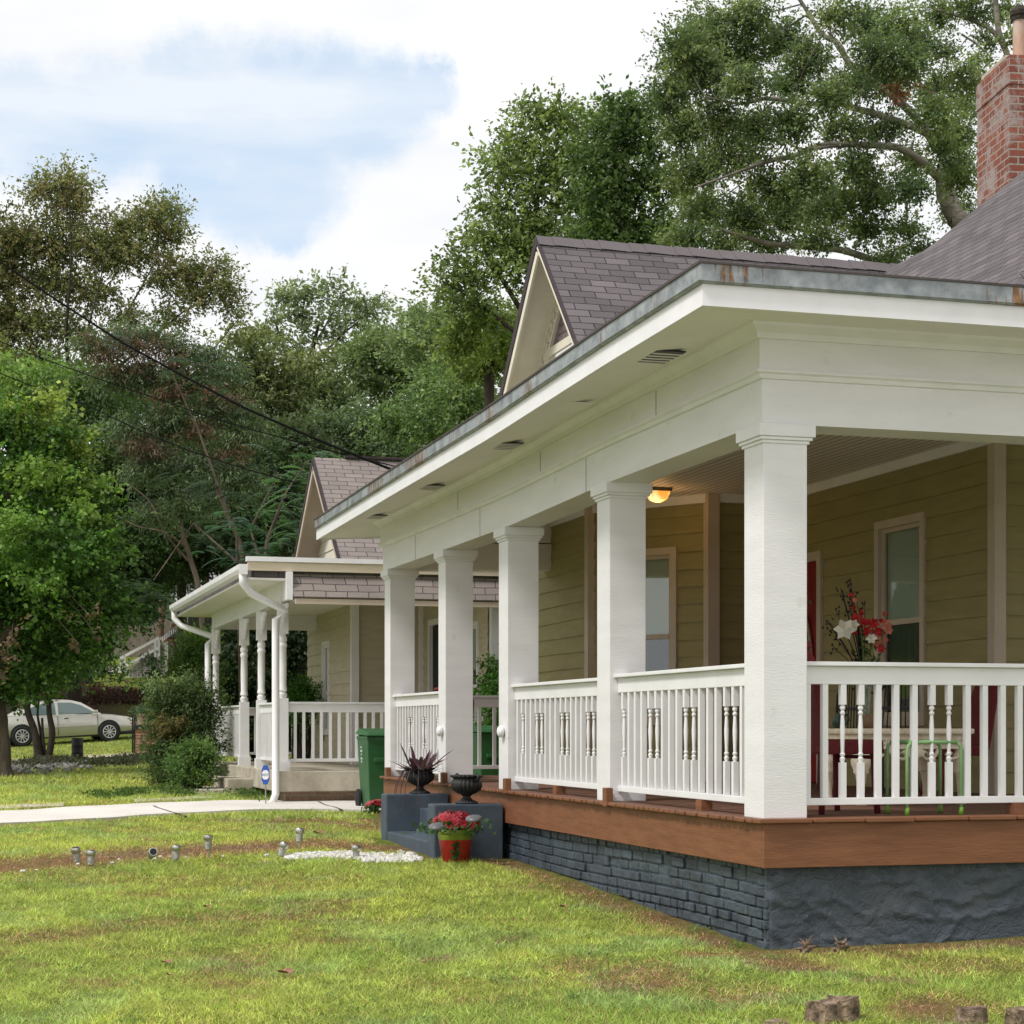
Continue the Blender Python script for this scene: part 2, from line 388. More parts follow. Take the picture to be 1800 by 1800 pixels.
# ================= camera, world, sun
sc=bpy.context.scene
cam=bpy.data.cameras.new('camera');co=bpy.data.objects.new('camera',cam);C.objects.link(co)
co.location=c2w(0,0,CZ);co.rotation_euler=(PI/2,0,-TH);cam.sensor_width=36;cam.lens=F/1800*36;cam.shift_y=380/1800.;cam.clip_end=2000;cam.clip_start=.1
sc.camera=co
SUN_EL=math.radians(52);SUN_AZ=math.radians(200)   # direction to the sun in the x-y plane
w=bpy.data.worlds.new('World');sc.world=w;w.use_nodes=True;nt=w.node_tree
for n in list(nt.nodes):nt.nodes.remove(n)
out=N(nt,'ShaderNodeOutputWorld')
sky=N(nt,'ShaderNodeTexSky');sky.sky_type='NISHITA';sky.sun_disc=False;sky.sun_elevation=SUN_EL;sky.sun_rotation=PI/2-SUN_AZ
sky.air_density=1.0;sky.dust_density=.2;sky.ozone_density=2.0
b1=N(nt,'ShaderNodeBackground');b1.inputs[1].default_value=.15;nt.links.new(sky.outputs[0],b1.inputs[0])
b2=N(nt,'ShaderNodeBackground')
tc=N(nt,'ShaderNodeTexCoord');G=tc.outputs['Generated']
nz=N(nt,'ShaderNodeTexNoise');nz.inputs['Scale'].default_value=6;nz.inputs['Detail'].default_value=10;nz.inputs['Roughness'].default_value=.7;nt.links.new(G,nz.inputs['Vector'])
mv=N(nt,'ShaderNodeVectorMath',operation='MULTIPLY_ADD');nt.links.new(nz.outputs['Color'],mv.inputs[0]);mv.inputs[1].default_value=(.075,.075,.075)
su=N(nt,'ShaderNodeVectorMath',operation='SUBTRACT');nt.links.new(G,su.inputs[0]);su.inputs[1].default_value=(.0375,.0375,.0375);nt.links.new(su.outputs[0],mv.inputs[2])
# openings in the cloud cover, each a compass direction, a height and an angular radius
cur=None
for px,py,r in [(-60,200,110),(60,215,110),(190,215,115),(330,205,140),(470,205,150),(585,185,125),(665,155,85),(500,340,105),(440,355,85),(340,320,85),(505,405,50),(740,125,55),(-250,150,170)]:
    d=(at(px,py,100)-Vector(c2w(0,0,CZ))).normalized()
    di=N(nt,'ShaderNodeVectorMath',operation='DISTANCE');nt.links.new(mv.outputs[0],di.inputs[0]);di.inputs[1].default_value=d
    dv=N(nt,'ShaderNodeMath',operation='DIVIDE');nt.links.new(di.outputs['Value'],dv.inputs[0]);dv.inputs[1].default_value=r/F
    if cur is None:cur=dv.outputs[0]
    else:
        sm=N(nt,'ShaderNodeMath',operation='SMOOTH_MIN');nt.links.new(cur,sm.inputs[0]);nt.links.new(dv.outputs[0],sm.inputs[1]);sm.inputs[2].default_value=.25;cur=sm.outputs[0]
mr=N(nt,'ShaderNodeMapRange');mr.interpolation_type='SMOOTHSTEP';nt.links.new(cur,mr.inputs[0])
mr.inputs[1].default_value=.50;mr.inputs[2].default_value=1.12;mr.inputs[3].default_value=.0;mr.inputs[4].default_value=1
# thin veil streaks inside the openings
nv=N(nt,'ShaderNodeTexNoise');nv.inputs['Scale'].default_value=5;nv.inputs['Detail'].default_value=6
mpv=N(nt,'ShaderNodeMapping');mpv.inputs['Scale'].default_value=(1,1,4.2);nt.links.new(G,mpv.inputs[0]);nt.links.new(mpv.outputs[0],nv.inputs['Vector'])
mr2=N(nt,'ShaderNodeMapRange');nt.links.new(nv.outputs['Fac'],mr2.inputs[0]);mr2.inputs[1].default_value=.40;mr2.inputs[2].default_value=.66;mr2.inputs[3].default_value=.68;mr2.inputs[4].default_value=.90
iv_=N(nt,'ShaderNodeMath',operation='SUBTRACT');iv_.inputs[0].default_value=1;nt.links.new(mr2.outputs[0],iv_.inputs[1])
mx=N(nt,'ShaderNodeMath',operation='MULTIPLY_ADD');nt.links.new(mr.outputs[0],mx.inputs[0]);nt.links.new(iv_.outputs[0],mx.inputs[1]);nt.links.new(mr2.outputs[0],mx.inputs[2])
ns=N(nt,'ShaderNodeTexNoise');ns.inputs['Scale'].default_value=4.5;ns.inputs['Detail'].default_value=8;nt.links.new(mpv.outputs[0],ns.inputs['Vector'])
cr=ramp(nt,ns.outputs['Fac'],[(.3,(.86,.89,.93)),(.55,(1.0,1.0,1.0)),(.7,(1.0,1.0,1.0))])
mf=N(nt,'ShaderNodeMapRange');nt.links.new(mx.outputs[0],mf.inputs[0]);mf.inputs[1].default_value=.66;mf.inputs[2].default_value=1.0;vb_=mix(nt,mf.outputs[0],(.62,.785,.96),cr);nt.links.new(vb_,b2.inputs[0]);b2.inputs[1].default_value=.86
ms=N(nt,'ShaderNodeMixShader');nt.links.new(mx.outputs[0],ms.inputs[0]);nt.links.new(b1.outputs[0],ms.inputs[1]);nt.links.new(b2.outputs[0],ms.inputs[2]);nt.links.new(ms.outputs[0],out.inputs[0])
sl=bpy.data.lights.new('sun','SUN');sl.energy=2.3;sl.angle=math.radians(12);sl.color=(1,.965,.93)
so=bpy.data.objects.new('sun',sl);C.objects.link(so)
sd=Vector((math.cos(SUN_AZ)*math.cos(SUN_EL),math.sin(SUN_AZ)*math.cos(SUN_EL),math.sin(SUN_EL)))
so.rotation_euler=sd.to_track_quat('Z','Y').to_euler();so.location=(0,0,60)
sc.view_settings.view_transform='Standard';sc.view_settings.look='None';sc.view_settings.exposure=0.27;sc.view_settings.gamma=1
sc.render.resolution_x=1024;sc.render.resolution_y=1024
# ================= driveway edges (x,y along ground)
DT=[(-420,1456),(-200,1440),(0,1430),(150,1421),(300,1414.5),(480,1411),(660,1412.5),(760,1413)]
DB=[(-420,1490),(-200,1468),(0,1452),(110,1446),(250,1437),(400,1429.5),(560,1426.5),(660,1428),(760,1428)]
def edgeY(lst):
    xs=[];ys=[]
    for a,b in lst:
        g,Y=ground(a,b);xs.append(a);ys.append(Y)
    return xs,ys
DTx,DTy=edgeY(DT);DBx,DBy=edgeY(DB)
def on_drive(X,Y):
    px=X/Y*F+900
    m=(px<1400)&(Y>np.interp(px,DBx,DBy)-.02)&(Y<np.interp(px,DTx,DTy)+.02)
    return m
S2=[[(-100,1424),(110,1413),(110,1419),(-100,1432)],[(236,1408),(300,1405),(372,1402),(372,1406),(300,1410),(236,1413)]]
# ================= terrain
xs=np.concatenate([np.arange(-900,-80,40),np.arange(-80,-16,2),np.arange(-16,16,.25),np.arange(16,80,2),np.arange(80,901,40)])
ys=np.concatenate([np.arange(-60,4,4),np.arange(4,30,.2),np.arange(30,100,.7),np.arange(100,300,5),np.arange(300,901,40)])
XX,YY=np.meshgrid(xs,ys,indexing='ij');ZZ=terr(XX,YY)
W=np.stack([(XX-CX)*cc+(YY-CY)*ss,-(XX-CX)*ss+(YY-CY)*cc,ZZ],-1).reshape(-1,3)
nx,ny=len(xs),len(ys)
i=np.arange(nx-1)[:,None]*ny+np.arange(ny-1)[None];i=i.ravel()
me=bpy.data.meshes.new('lawn');me.vertices.add(len(W));me.vertices.foreach_set('co',W.astype(np.float32).ravel())
q=np.stack([i,i+ny,i+ny+1,i+1],1).astype(np.int32)
me.loops.add(q.size);me.loops.foreach_set('vertex_index',q.ravel());me.polygons.add(len(q));me.polygons.foreach_set('loop_start',np.arange(0,q.size,4,dtype=np.int32))
me.update(calc_edges=True);me.shade_smooth()
def dryness(X,Y):
    """1 where the turf is bare or brown"""
    px=X/Y*F+900;Z=terr(X,Y);py=HY+(CZ-Z)/Y*F
    d=np.zeros_like(X)
    def strip(pts,wd,k):
        a=np.interp(px,[p[0] for p in pts],[p[1] for p in pts])
        wv=np.interp(px,[p[0] for p in wd],[p[1] for p in wd])
        return k*np.clip(1.35-np.abs(py-a)/np.maximum(wv,.1),0,1)
    d=np.maximum(d,strip([(0,1524),(120,1514),(250,1502),(420,1492),(560,1483),(660,1492)],[(-50,13),(100,15),(300,13),(500,10),(620,9),(680,8)],1.0))
    d=np.maximum(d,strip([(0,1650),(140,1642),(260,1622),(420,1612),(520,1618)],[(-20,6),(60,12),(200,13),(300,8),(420,12),(530,1)],.55))
    d=np.maximum(d,strip([(480,1446),(560,1443),(640,1455),(665,1456)],[(440,1),(500,5),(560,4),(640,6),(665,6)],.8))
    x,y=((X-CX)*cc+(Y-CY)*ss),(-(X-CX)*ss+(Y-CY)*cc)
    # worn earth along the wall footing
    d=np.maximum(d,np.where((y>-1)&(y<11),np.clip(1.15-np.abs(x+.12)/(.16+.22*vn(y*1.3,y*0)),0,1),0))
    d=np.maximum(d,np.where((x>-.6)&(x<7),np.clip(1.1-np.abs(y+.12)/(.16+.16*vn(x*1.6,x*0+3)),0,1)*.9,0))
    n=fbm(X*.55+3,Y*.8+9,4);n2=fbm(X*2.6,Y*2.0+4,4)
    d=np.maximum(d,np.clip((n-.60)*3,0,.22))
    d=np.maximum(d,np.clip((n2-.64)*5,0,.5))
    for cx_,cy_,rx,ry,k in [(1130,1722,120,30,.8),(1300,1750,110,25,.5),(1640,1775,100,28,1.0),(1230,1610,120,30,.8),(1020,1700,60,20,.6),(1700,1700,150,20,.45),(950,1560,90,10,.4),(560,1600,80,12,.5)]:
        d=np.maximum(d,k*np.clip(1.5-1.3*np.hypot((px-cx_)/rx,(py-cy_)/ry),0,1))
    d=d*(.55+.8*fbm(X*6,Y*6,3))
    d=np.where(Y>27,d*.6,d)
    return np.clip(d,0,1)
dry=dryness(XX.ravel(),np.maximum(YY.ravel(),4))
Xf,Yf=XX.ravel(),YY.ravel()
ca=me.color_attributes.new('Col','FLOAT_COLOR','POINT')
g=np.array([.15,.19,.035]);br=np.array([.21,.13,.075])
gc=g[None]*(1-dry[:,None])+br[None]*dry[:,None]
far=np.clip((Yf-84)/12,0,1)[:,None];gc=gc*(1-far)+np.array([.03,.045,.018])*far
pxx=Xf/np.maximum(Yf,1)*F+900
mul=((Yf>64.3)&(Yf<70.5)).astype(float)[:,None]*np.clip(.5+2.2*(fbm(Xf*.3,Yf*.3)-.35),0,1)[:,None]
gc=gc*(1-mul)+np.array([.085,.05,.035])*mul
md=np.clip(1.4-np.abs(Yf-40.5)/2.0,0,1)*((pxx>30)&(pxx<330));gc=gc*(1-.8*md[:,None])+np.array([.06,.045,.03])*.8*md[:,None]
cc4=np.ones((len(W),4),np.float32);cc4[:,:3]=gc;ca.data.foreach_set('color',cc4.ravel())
m,nt2,p=nodes('lawn_turf_ground')
a=N(nt2,'ShaderNodeAttribute',attribute_name='Col');pz=pos(nt2)
col=mix(nt2,.9,a.outputs['Color'],ramp(nt2,noise(nt2,pz,9,8,.7),[(.3,(.45,.5,.4)),(.7,(1.5,1.45,1.3))]),'MULTIPLY')
col=mix(nt2,.6,col,ramp(nt2,noise(nt2,pz,70,3,.6),[(.3,(.4,.45,.4)),(.7,(1.5,1.5,1.4))]),'MULTIPLY')
nt2.links.new(col,p.inputs['Base Color']);p.inputs['Roughness'].default_value=.95;p.inputs['Specular IOR Level'].default_value=.1
bump(nt2,p,noise(nt2,pz,40,5,.7),1,.03)
me.materials.append(m);lawn=bpy.data.objects.new('lawn',me);C.objects.link(lawn);tag(lawn,kind='structure')
# ================= driveway and small walks
def strip_mesh(name,A,B,m,up=.035,n=60):
    mb=MB();k=len(A);vs=[];fs=[]
    ax=[p[0] for p in A];ay=edgeY(A)[1];bx=[p[0] for p in B];by=edgeY(B)[1]
    lo=max(ax[0],bx[0]);hi=min(ax[-1],bx[-1]);R=6
    for i in range(n+1):
        px=lo+(hi-lo)*i/n;y1=np.interp(px,ax,ay);y0=np.interp(px,bx,by)
        for j in range(R+1):
            Y=y0+(y1-y0)*j/R;X=(px-900)/F*Y;c=c2w(X,Y,float(terr(X,Y))+up)
            vs.append(c)
        b0=c2w((px-900)/F*y0,y0,float(terr((px-900)/F*y0,y0))-.05);vs.append(b0)
    q=R+2
    for i in range(n):
        for j in range(R): fs.append((i*q+j,(i+1)*q+j,(i+1)*q+j+1,i*q+j+1))
        fs.append((i*q+R+1,(i+1)*q+R+1,(i+1)*q,i*q))
    mb.add(vs,fs);return mb.build(name,m,smooth=True,auto=True)
tag(strip_mesh('driveway',DT,DB,conc),kind='structure')
# driveway joints: dark expansion gaps
jb=MB()
for a,b in (((270,1421),(327,1440)),((560,1413.5),(600,1428))):
    g0,_=ground(*a);g1,_=ground(*b)
    for t in range(8):
        p0=g0.lerp(g1,t/8);p1=g0.lerp(g1,(t+1)/8)
        d0=Vector(((random.random()-.5)*.05,0,0))
        p0.z=tz(p0.x,p0.y)+.031;p1.z=tz(p1.x,p1.y)+.031
        jb.bar(p0,p1,.03,.012)
tag(jb.build('driveway_joint',mat('joint_dark',(.10,.085,.07),(.05,.04,.03),9,.9)),kind='structure')
tag(strip_mesh('path',[(-120,1424),(60,1414.5),(112,1413)],[(-120,1431),(60,1421),(112,1419)],slabc,.02,20),kind='structure')
tag(strip_mesh('path',[(236,1407),(300,1404.5),(378,1401)],[(236,1412),(300,1409.5),(378,1405)],slabc,.02,20),kind='structure')
tag(strip_mesh('pavement',[(-60,1341),(60,1334),(160,1328),(300,1322)],[(-60,1346),(60,1340),(160,1334),(300,1327)],slabc,.03,30),kind='structure')
# unseen pale street and pavement, added to bounce neutral light onto the soffit
rd=MB()
def flat(y0,y1,up,x0=-60,x1=60,n=30):
    vs=[];fs=[]
    for i in range(n+1):
        X=x0+(x1-x0)*i/n
        for Y in (y0,(y0+y1)/2,y1): vs.append(c2w(X,Y,float(np.interp(Y,TY,TZ))+up))
        vs.append(c2w(X,y1,float(np.interp(y1,TY,TZ))-.3))
    for i in range(n):
        for j in range(3): fs.append((i*4+j,(i+1)*4+j,(i+1)*4+j+1,i*4+j+1))
    return MB().add(vs,fs)
tag(flat(1.5,6.2,.06).build('pavement',conc),kind='structure')  # out-of-frame slab, added as a pale bounce surface
tag(flat(-9,1.2,.03).build('unseen_bounce_road',mat('pale_bounce_asphalt',(.34,.33,.31),(.26,.25,.235),3,.9,.4,60)),kind='structure')
# ================= grass
def grass():
    Vs=[];Cs=[]
    bands=[(7.6,10,8200,.030,.0046),(10,12.5,7000,.031,.0050),(12.5,16,5000,.033,.006),(16,21,3200,.038,.0085),(21,30,1300,.05,.012),(30,60,330,.06,.025)]
    for y0,y1,dn,h,wd in bands:
        lo=-.335;hi=.335 if y1<17 else .12
        if y0>=21: hi=-.02
        area=(hi-lo)*(y1*y1-y0*y0)/2;n=int(area*dn)
        Y=np.sqrt(RNG.uniform(y0*y0,y1*y1,n));X=RNG.uniform(lo,hi,n)*Y
        x=(X-CX)*cc+(Y-CY)*ss;y=-(X-CX)*ss+(Y-CY)*cc
        keep=~((x>-.07)&(y>-.04)&(y<11.5))&~on_drive(X,Y)
        keep&=~((x>-.85)&(x<0)&(y>5.5)&(y<7.8))
        keep&=~((x>-.5)&(y>14.3)&(y<23))
        dr=dryness(X,Y)
        keep&=RNG.random(n)>dr*.62
        X,Y,x,y,dr=X[keep],Y[keep],x[keep],y[keep],dr[keep];n=len(X)
        Z=terr(X,Y)-.004
        patch=fbm(X*1.1,Y*.9,4);p2=fbm(X*3.1+40,Y*2.6+8,3)
        hh=h*(.55+.9*RNG.random(n))*(.6+.9*p2)
        hh*=(1-.45*dr)
        ang=RNG.uniform(0,2*PI,n);le=hh*RNG.uniform(.3,2.6,n);hh=hh*np.where(le>1.3*hh,.6,1.0)
        P=np.stack([x,y,Z],1);ax=np.stack([np.cos(ang),np.sin(ang),0*ang],1)
        # blades face the sky as much as sideways
        a2=RNG.uniform(0,2*PI,n);wdv=np.stack([np.cos(a2),np.sin(a2),0*a2],1)*(wd*(.6+.8*RNG.random(n)))[:,None]
        tip=P+ax*le[:,None]+np.array([0,0,1])*hh[:,None]
        V=np.stack([P-wdv*.5,P+wdv*.5,tip],1)
        t=RNG.random(n)[:,None]
        c1=np.array([.40,.46,.085]);c2=np.array([.25,.36,.07]);c3=np.array([.62,.58,.22]);cb=np.array([.42,.25,.14])
        k=np.clip((patch-.3)*2.2,0,1)[:,None]
        c=(c1*(1-k)+c2*k)*(1-.35*t)+c3*.35*t
        db=(RNG.random(n)<np.clip(.06+dr*.95,0,1))[:,None]
        c=np.where(db,cb*(.55+.8*RNG.random(n))[:,None],c)
        dk=np.clip((Y-27)/8,0,1)[:,None];c=c*(1-.25*dk)
        cl=np.clip((fbm(X*9+7,Y*8+1,3)-.35)*2.6,0,1);c=1.45*c*(.5+.9*RNG.random(n))[:,None]*(.78+.35*cl)[:,None];bl=np.clip((fbm(X*1.9+70,Y*1.6+30,3)-.60)*4,0,.3)[:,None];c=c*(1-bl)+bl*c*np.array([.72,.95,2.0])
        Vs.append(V.reshape(-1,3));Cs.append(c)
    return npmesh('grass',np.concatenate(Vs),3,grassm,None,np.concatenate(Cs))
gr=grass();tag(gr,'short yellow-green lawn grass with dry brown patches','grass',kind='stuff')
# ================= MAIN HOUSE
H=thing('porch_house','olive house with white columned wraparound porch, dark shingle gable and brick chimney','house',(0,0,0))
U=[0,2.8,5.53,7.77,10.31];WC=.29;FU=10.6
def bs_(u): return float(np.interp(u,[0,2.8,5.5,8,10.6],[0,0,.05,.045,.03]))
def es_(u): return float(np.interp(u,[-.7,1,3.8,7,11.3],[0,.02,.085,.11,.155]))
def sagz(x,y):
    if x>.4: return 0 if y<3 else bs_(y)*0
    t=min(max(-x/.6,0),1);return bs_(y)*(1-t)+es_(y)*t
def sweep(prof,name,m,parent,L=True,R=True,far=True,xr=7.0,uvm=False,smooth=False):
    """closed profile [(outward, z)] mitred round the porch perimeter"""
    k=len(prof);st=[]
    if far: st.append(('f',1.93))
    if L:
        st.append(('c2',0))
        for i in range(1,24): st.append(('l',FU*(1-i/24)))
    st.append(('c1',0))
    if R:
        for x in (1.5,3,5,xr): st.append(('r',x))
    vs=[];D=[];d=0;last=None
    for t,q in st:
        for o,z in prof:
            if t=='f': p=(max(q,-o),FU+o,z)
            elif t=='c2': p=(-o,FU+o,z)
            elif t=='l': p=(-o,min(max(q,-o),FU+o),z)
            elif t=='c1': p=(-o,-o,z)
            else: p=(max(q,-o),-o,z)
            p=(p[0],p[1],p[2]-sagz(p[0],min(p[1],11.3)));vs.append(p)
        c=Vector(vs[-1]); d+= (c-last).length if last else 0;last=c;D.append(d)
    fs=[];uv=[]
    acc=[0]
    for j in range(k): acc.append(acc[-1]+math.hypot(prof[(j+1)%k][0]-prof[j][0],prof[(j+1)%k][1]-prof[j][1]))
    for i in range(len(st)-1):
        for j in range(k):
            fs.append((i*k+j,(i+1)*k+j,(i+1)*k+(j+1)%k,i*k+(j+1)%k))
            uv.append([(D[i],acc[j]),(D[i+1],acc[j]),(D[i+1],acc[j+1]),(D[i],acc[j+1])])
    fs.append(tuple(range(k))[::-1]);uv.append([(0,0)]*k);n0=(len(st)-1)*k
    fs.append(tuple(n0+j for j in range(k)));uv.append([(0,0)]*k)
    return MB().add(vs,fs,uv).build(name,m,parent,smooth=smooth)
sweep([(-.28,3.195),(.015,3.195),(.015,3.50),(-.28,3.50)],'beam',white,H)
sweep([(.015,3.462),(.035,3.466),(.045,3.49),(.065,3.50),(.065,3.515),(.015,3.515)],'moulding',white2,H)
sweep([(-.28,3.515),(.045,3.515),(.045,3.80),(-.28,3.80)],'frieze',white,H)
sweep([(.045,3.70),(.065,3.702),(.075,3.735),(.115,3.772),(.12,3.79),(.045,3.79)],'moulding',white2,H)
sweep([(-.28,3.80),(.045,3.797),(.645,3.735),(.645,3.76),(.045,3.83),(-.28,3.84)],'soffit',soffm,H)
sweep([(.648,3.722),(.672,3.722),(.672,3.845),(.648,3.845)],'fascia',white2,H)
sweep([(.66,3.846),(.695,3.846),(.705,3.856),(.69,3.862),(.69,3.962),(.66,3.962)],'gutter_flashing',flash,H)
sweep([(.66,3.948),(.70,3.955),(.705,3.966),(.60,3.975),(-3.5,4.60),(-3.5,4.48)],'porch_roof',shing,H)
# porch ceiling
MB().box(.26,6.9,.26,3.6,3.79,3.82).box(.26,3.6,3.62,10.35,3.79,3.82).build('porch_ceiling',bead,H)
# crown trim where ceiling meets the walls
crown=MB()
# columns
def column(x,y,idx):
    s=bs_(y) if x<1 else 0;h=3.195-s
    m=MB()
    m.box(x,x+WC,y,y+WC,.80,h-.06)
    c=m.build('column',white,H,bevel=.006)
    k=MB()
    for o,z0,z1 in ((.012,h-.115,h-.095),(.026,h-.095,h-.075),(.04,h-.075,h-.0)):
        k.box(x-o,x+WC+o,y-o,y+WC+o,z0,z1)
    k.build('capital',white2,c,bevel=.004)
    return c
for i,u in enumerate(U): column(0,u,i)
column(2.95,0,9)
# foundation: individual bricks on the left side
fb=MB();r=random.Random(3)
zt=.52;row=0;z=zt
while z>-.12:
    hgt=.068+r.uniform(-.006,.006);z0=z-hgt;u=-.0+ (.0 if row%2 else -.1)
    dep=.045+.01*math.sin(row)
    while u<10.6:
        L=(.205 if row%5 else .10)+r.uniform(-.012,.012)
        zz=z0+.018*math.sin(u*1.1+row*.15)
        o=r.uniform(-.012,.012)
        if zz+hgt>tz(-.05,u)-.03 and u+L>0.02:
            a=max(u,.055);bq=min(u+L-.009,10.6)
            if bq>a: fb.box(dep+o,.3,a,bq,zz,zz+hgt-.010)
        u+=L
    z=z0;row+=1
fbr=fb.build('brick_foundation',slate,H,bevel=.008)
MB().box(.068,.32,.075,10.6,-.3,.52).build('mortar',slate,H)
# stucco right side, with relief
vs=[];fs=[];nu,nz_=300,50
x0,x1=.045,7.0
for i in range(nu+1):
    for j in range(nz_+1):
        x=x0+(x1-x0)*i/nu;zz=-.25+.78*j/nz_
        wx=fbm(np.array(x*2.2),np.array(zz*3.1+7),4);wz=fbm(np.array(x*2.2+50),np.array(zz*3.1),4)
        rd=1-abs(2*float(fbm(np.array(x*4+3*wx),np.array(zz*6+3*wz),4))-1)
        y=.055-.016*max(0,rd-.80)/.20-.012*float(wx)
        vs.append((x,y+ (.05 if i==0 else 0),zz))
for i in range(nu):
    for j in range(nz_): fs.append((i*(nz_+1)+j,(i+1)*(nz_+1)+j,(i+1)*(nz_+1)+j+1,i*(nz_+1)+j+1))
MB().add(vs,fs).build('stucco_foundation',stuc,H,smooth=True)
# skirt boards
def skirt(y0,y1):MB().box(-.012,.02,y0,y1,.505,.772).build('skirt_board',brown,H,bevel=.003)
skirt(0.0,3.2);skirt(3.203,7.0);skirt(7.003,10.6)
MB().box(-.012,7.0,-.034,-.002,.503,.772).build('skirt_board',brown,H,bevel=.003)
# deck boards: along x, ends showing over the left skirt
db=MB();u=.055
while u<10.6:
    L=.098;e=-.04-r.uniform(0,.018)
    db.box(e,2.15 if u>9.6 else (2.75 if u>7.6 else 3.5),u,u+L-.007,.774+r.uniform(-.002,.002),.80+r.uniform(-.0015,.0015));u+=L
for i in range(18): db.box(3.503,7.0,.055+i*.18,.055+i*.18+.172,.774,.80)
db.build('porch_floor',floorm,H,bevel=.004)
eb=MB();x=-.05
while x<7:
    L=.355+r.uniform(-.03,.03);eb.box(x,x+L-.012,-.062-r.uniform(0,.008),.048,.774+r.uniform(-.003,.003),.802);x+=L
eb.build('deck_edge_board',brown,H,bevel=.007)
be=MB();u=.06
while u<10.6:
    be.box(-.052-r.uniform(0,.014),-.015,u,u+.083+r.uniform(-.01,.005),.773,.7975);u+=.098
be.build('board_ends',brown,H,bevel=.006)
for u_ in (2.74,5.44,5.83+.0,7.72,8.05,10.25):
    pass
for y in (2.71,5.40,7.66,10.24): MB().box(-.06,.0-.004,y,y+.085,.765,.905).build('post_block',brown,H,bevel=.006)
# ---------- railings
def turned(m,x,y,z0,z1,hw=.0185,k=1.0):
    H_=z1-z0;a=z0+H_*.31;b=z1-H_*.18
    m.box(x-hw,x+hw,y-hw,y+hw,z0,a);m.box(x-hw,x+hw,y-hw,y+hw,b,z1)
    P=[(.012,0),(.012,.01),(.0175,.05),(.0175,.075),(.0115,.09),(.010,.10),(.0165,.13),(.0165,.155),(.011,.17),(.0125,.3),(.0165,.55),(.0125,.74),(.0105,.82),(.0165,.84),(.0165,.87),(.0105,.885),(.0105,.905),(.0175,.93),(.0175,.955),(.012,.985),(.012,1)]
    m.lathe([(q*k,t*(b-a)) for q,t in P],(x,y,a),10)
def railing(p0,p1,parent,pat,ztop=1.76,first=.08,sp=.123,name='railing',mt=white2,hang=False,zb=.875,cap=True,inset=0):
    p0=Vector(p0);p1=Vector(p1);d=(p1-p0);L=d.length;d.normalize();s=Vector((d.y,-d.x,0))
    m=MB();up=Vector((0,0,1))
    mid=(p0+p1)/2
    m.obox((mid.x,mid.y,ztop-.013),d*L/2,s*.055,up*.013)
    m.obox((mid.x,mid.y,ztop-.028-.055),d*(L/2-.002),s*.021,up*.056)
    m.obox((mid.x,mid.y,zb+.022),d*(L/2-.002),s*.022,up*.022)
    R=m.build(name,mt,parent,bevel=.004)
    z0,z1=zb+.045,ztop-.138
    t=first;i=0
    while t<L-.02:
        b=MB();x,y=p0.x+d.x*t,p0.y+d.y*t
        if pat[i%len(pat)]=='T': turned(b,x,y,z0,z1)
        else: b.box(x-.0185,x+.0185,y-.0185,y+.0185,z0,z1)
        o=b.build('baluster',mt,R,smooth=True,auto=True)
        t+=sp*(1+r.uniform(-.05,.05));i+=1
    return R
railing((.29,.10,0),(2.95,.10,0),H,'SSTTSSSTTSS',sp=.1235,first=.045)
railing((3.24,.10,0),(7.0,.10,0),H,'SSS',sp=.1235,first=.09)
railing((.085,2.80,0),(.085,.29,0),H,'TSSSTTSSSTTSSSTTSSS',sp=.139,first=.09,ztop=1.755)
railing((.085,5.53,0),(.085,3.09,0),H,'STSSTTSSSTTSSSTTSSS',sp=.137,first=.07,ztop=1.74)
railing((.085,10.31,0),(.085,8.06,0),H,'SSSSTTSSSTTSSSTSSS',sp=.13,first=.08,ztop=1.73)
railing((.29,10.45,0),(1.93,10.45,0),H,'S',sp=.175,first=.1,ztop=1.73)
for x,y in ((.085,4.3),(.085,1.15),(.085,9.2),(1.79,.10)): MB().box(x-.04,x+.04,y-.05,y+.05,.80,.873).build('rail_support_block',brown,H)
for y in (5.53,7.77):
    MB().blob((-.03,y+.12,1.32),(.035,.055,.055),14,8).build('stop_knob',white2,H,smooth=True)
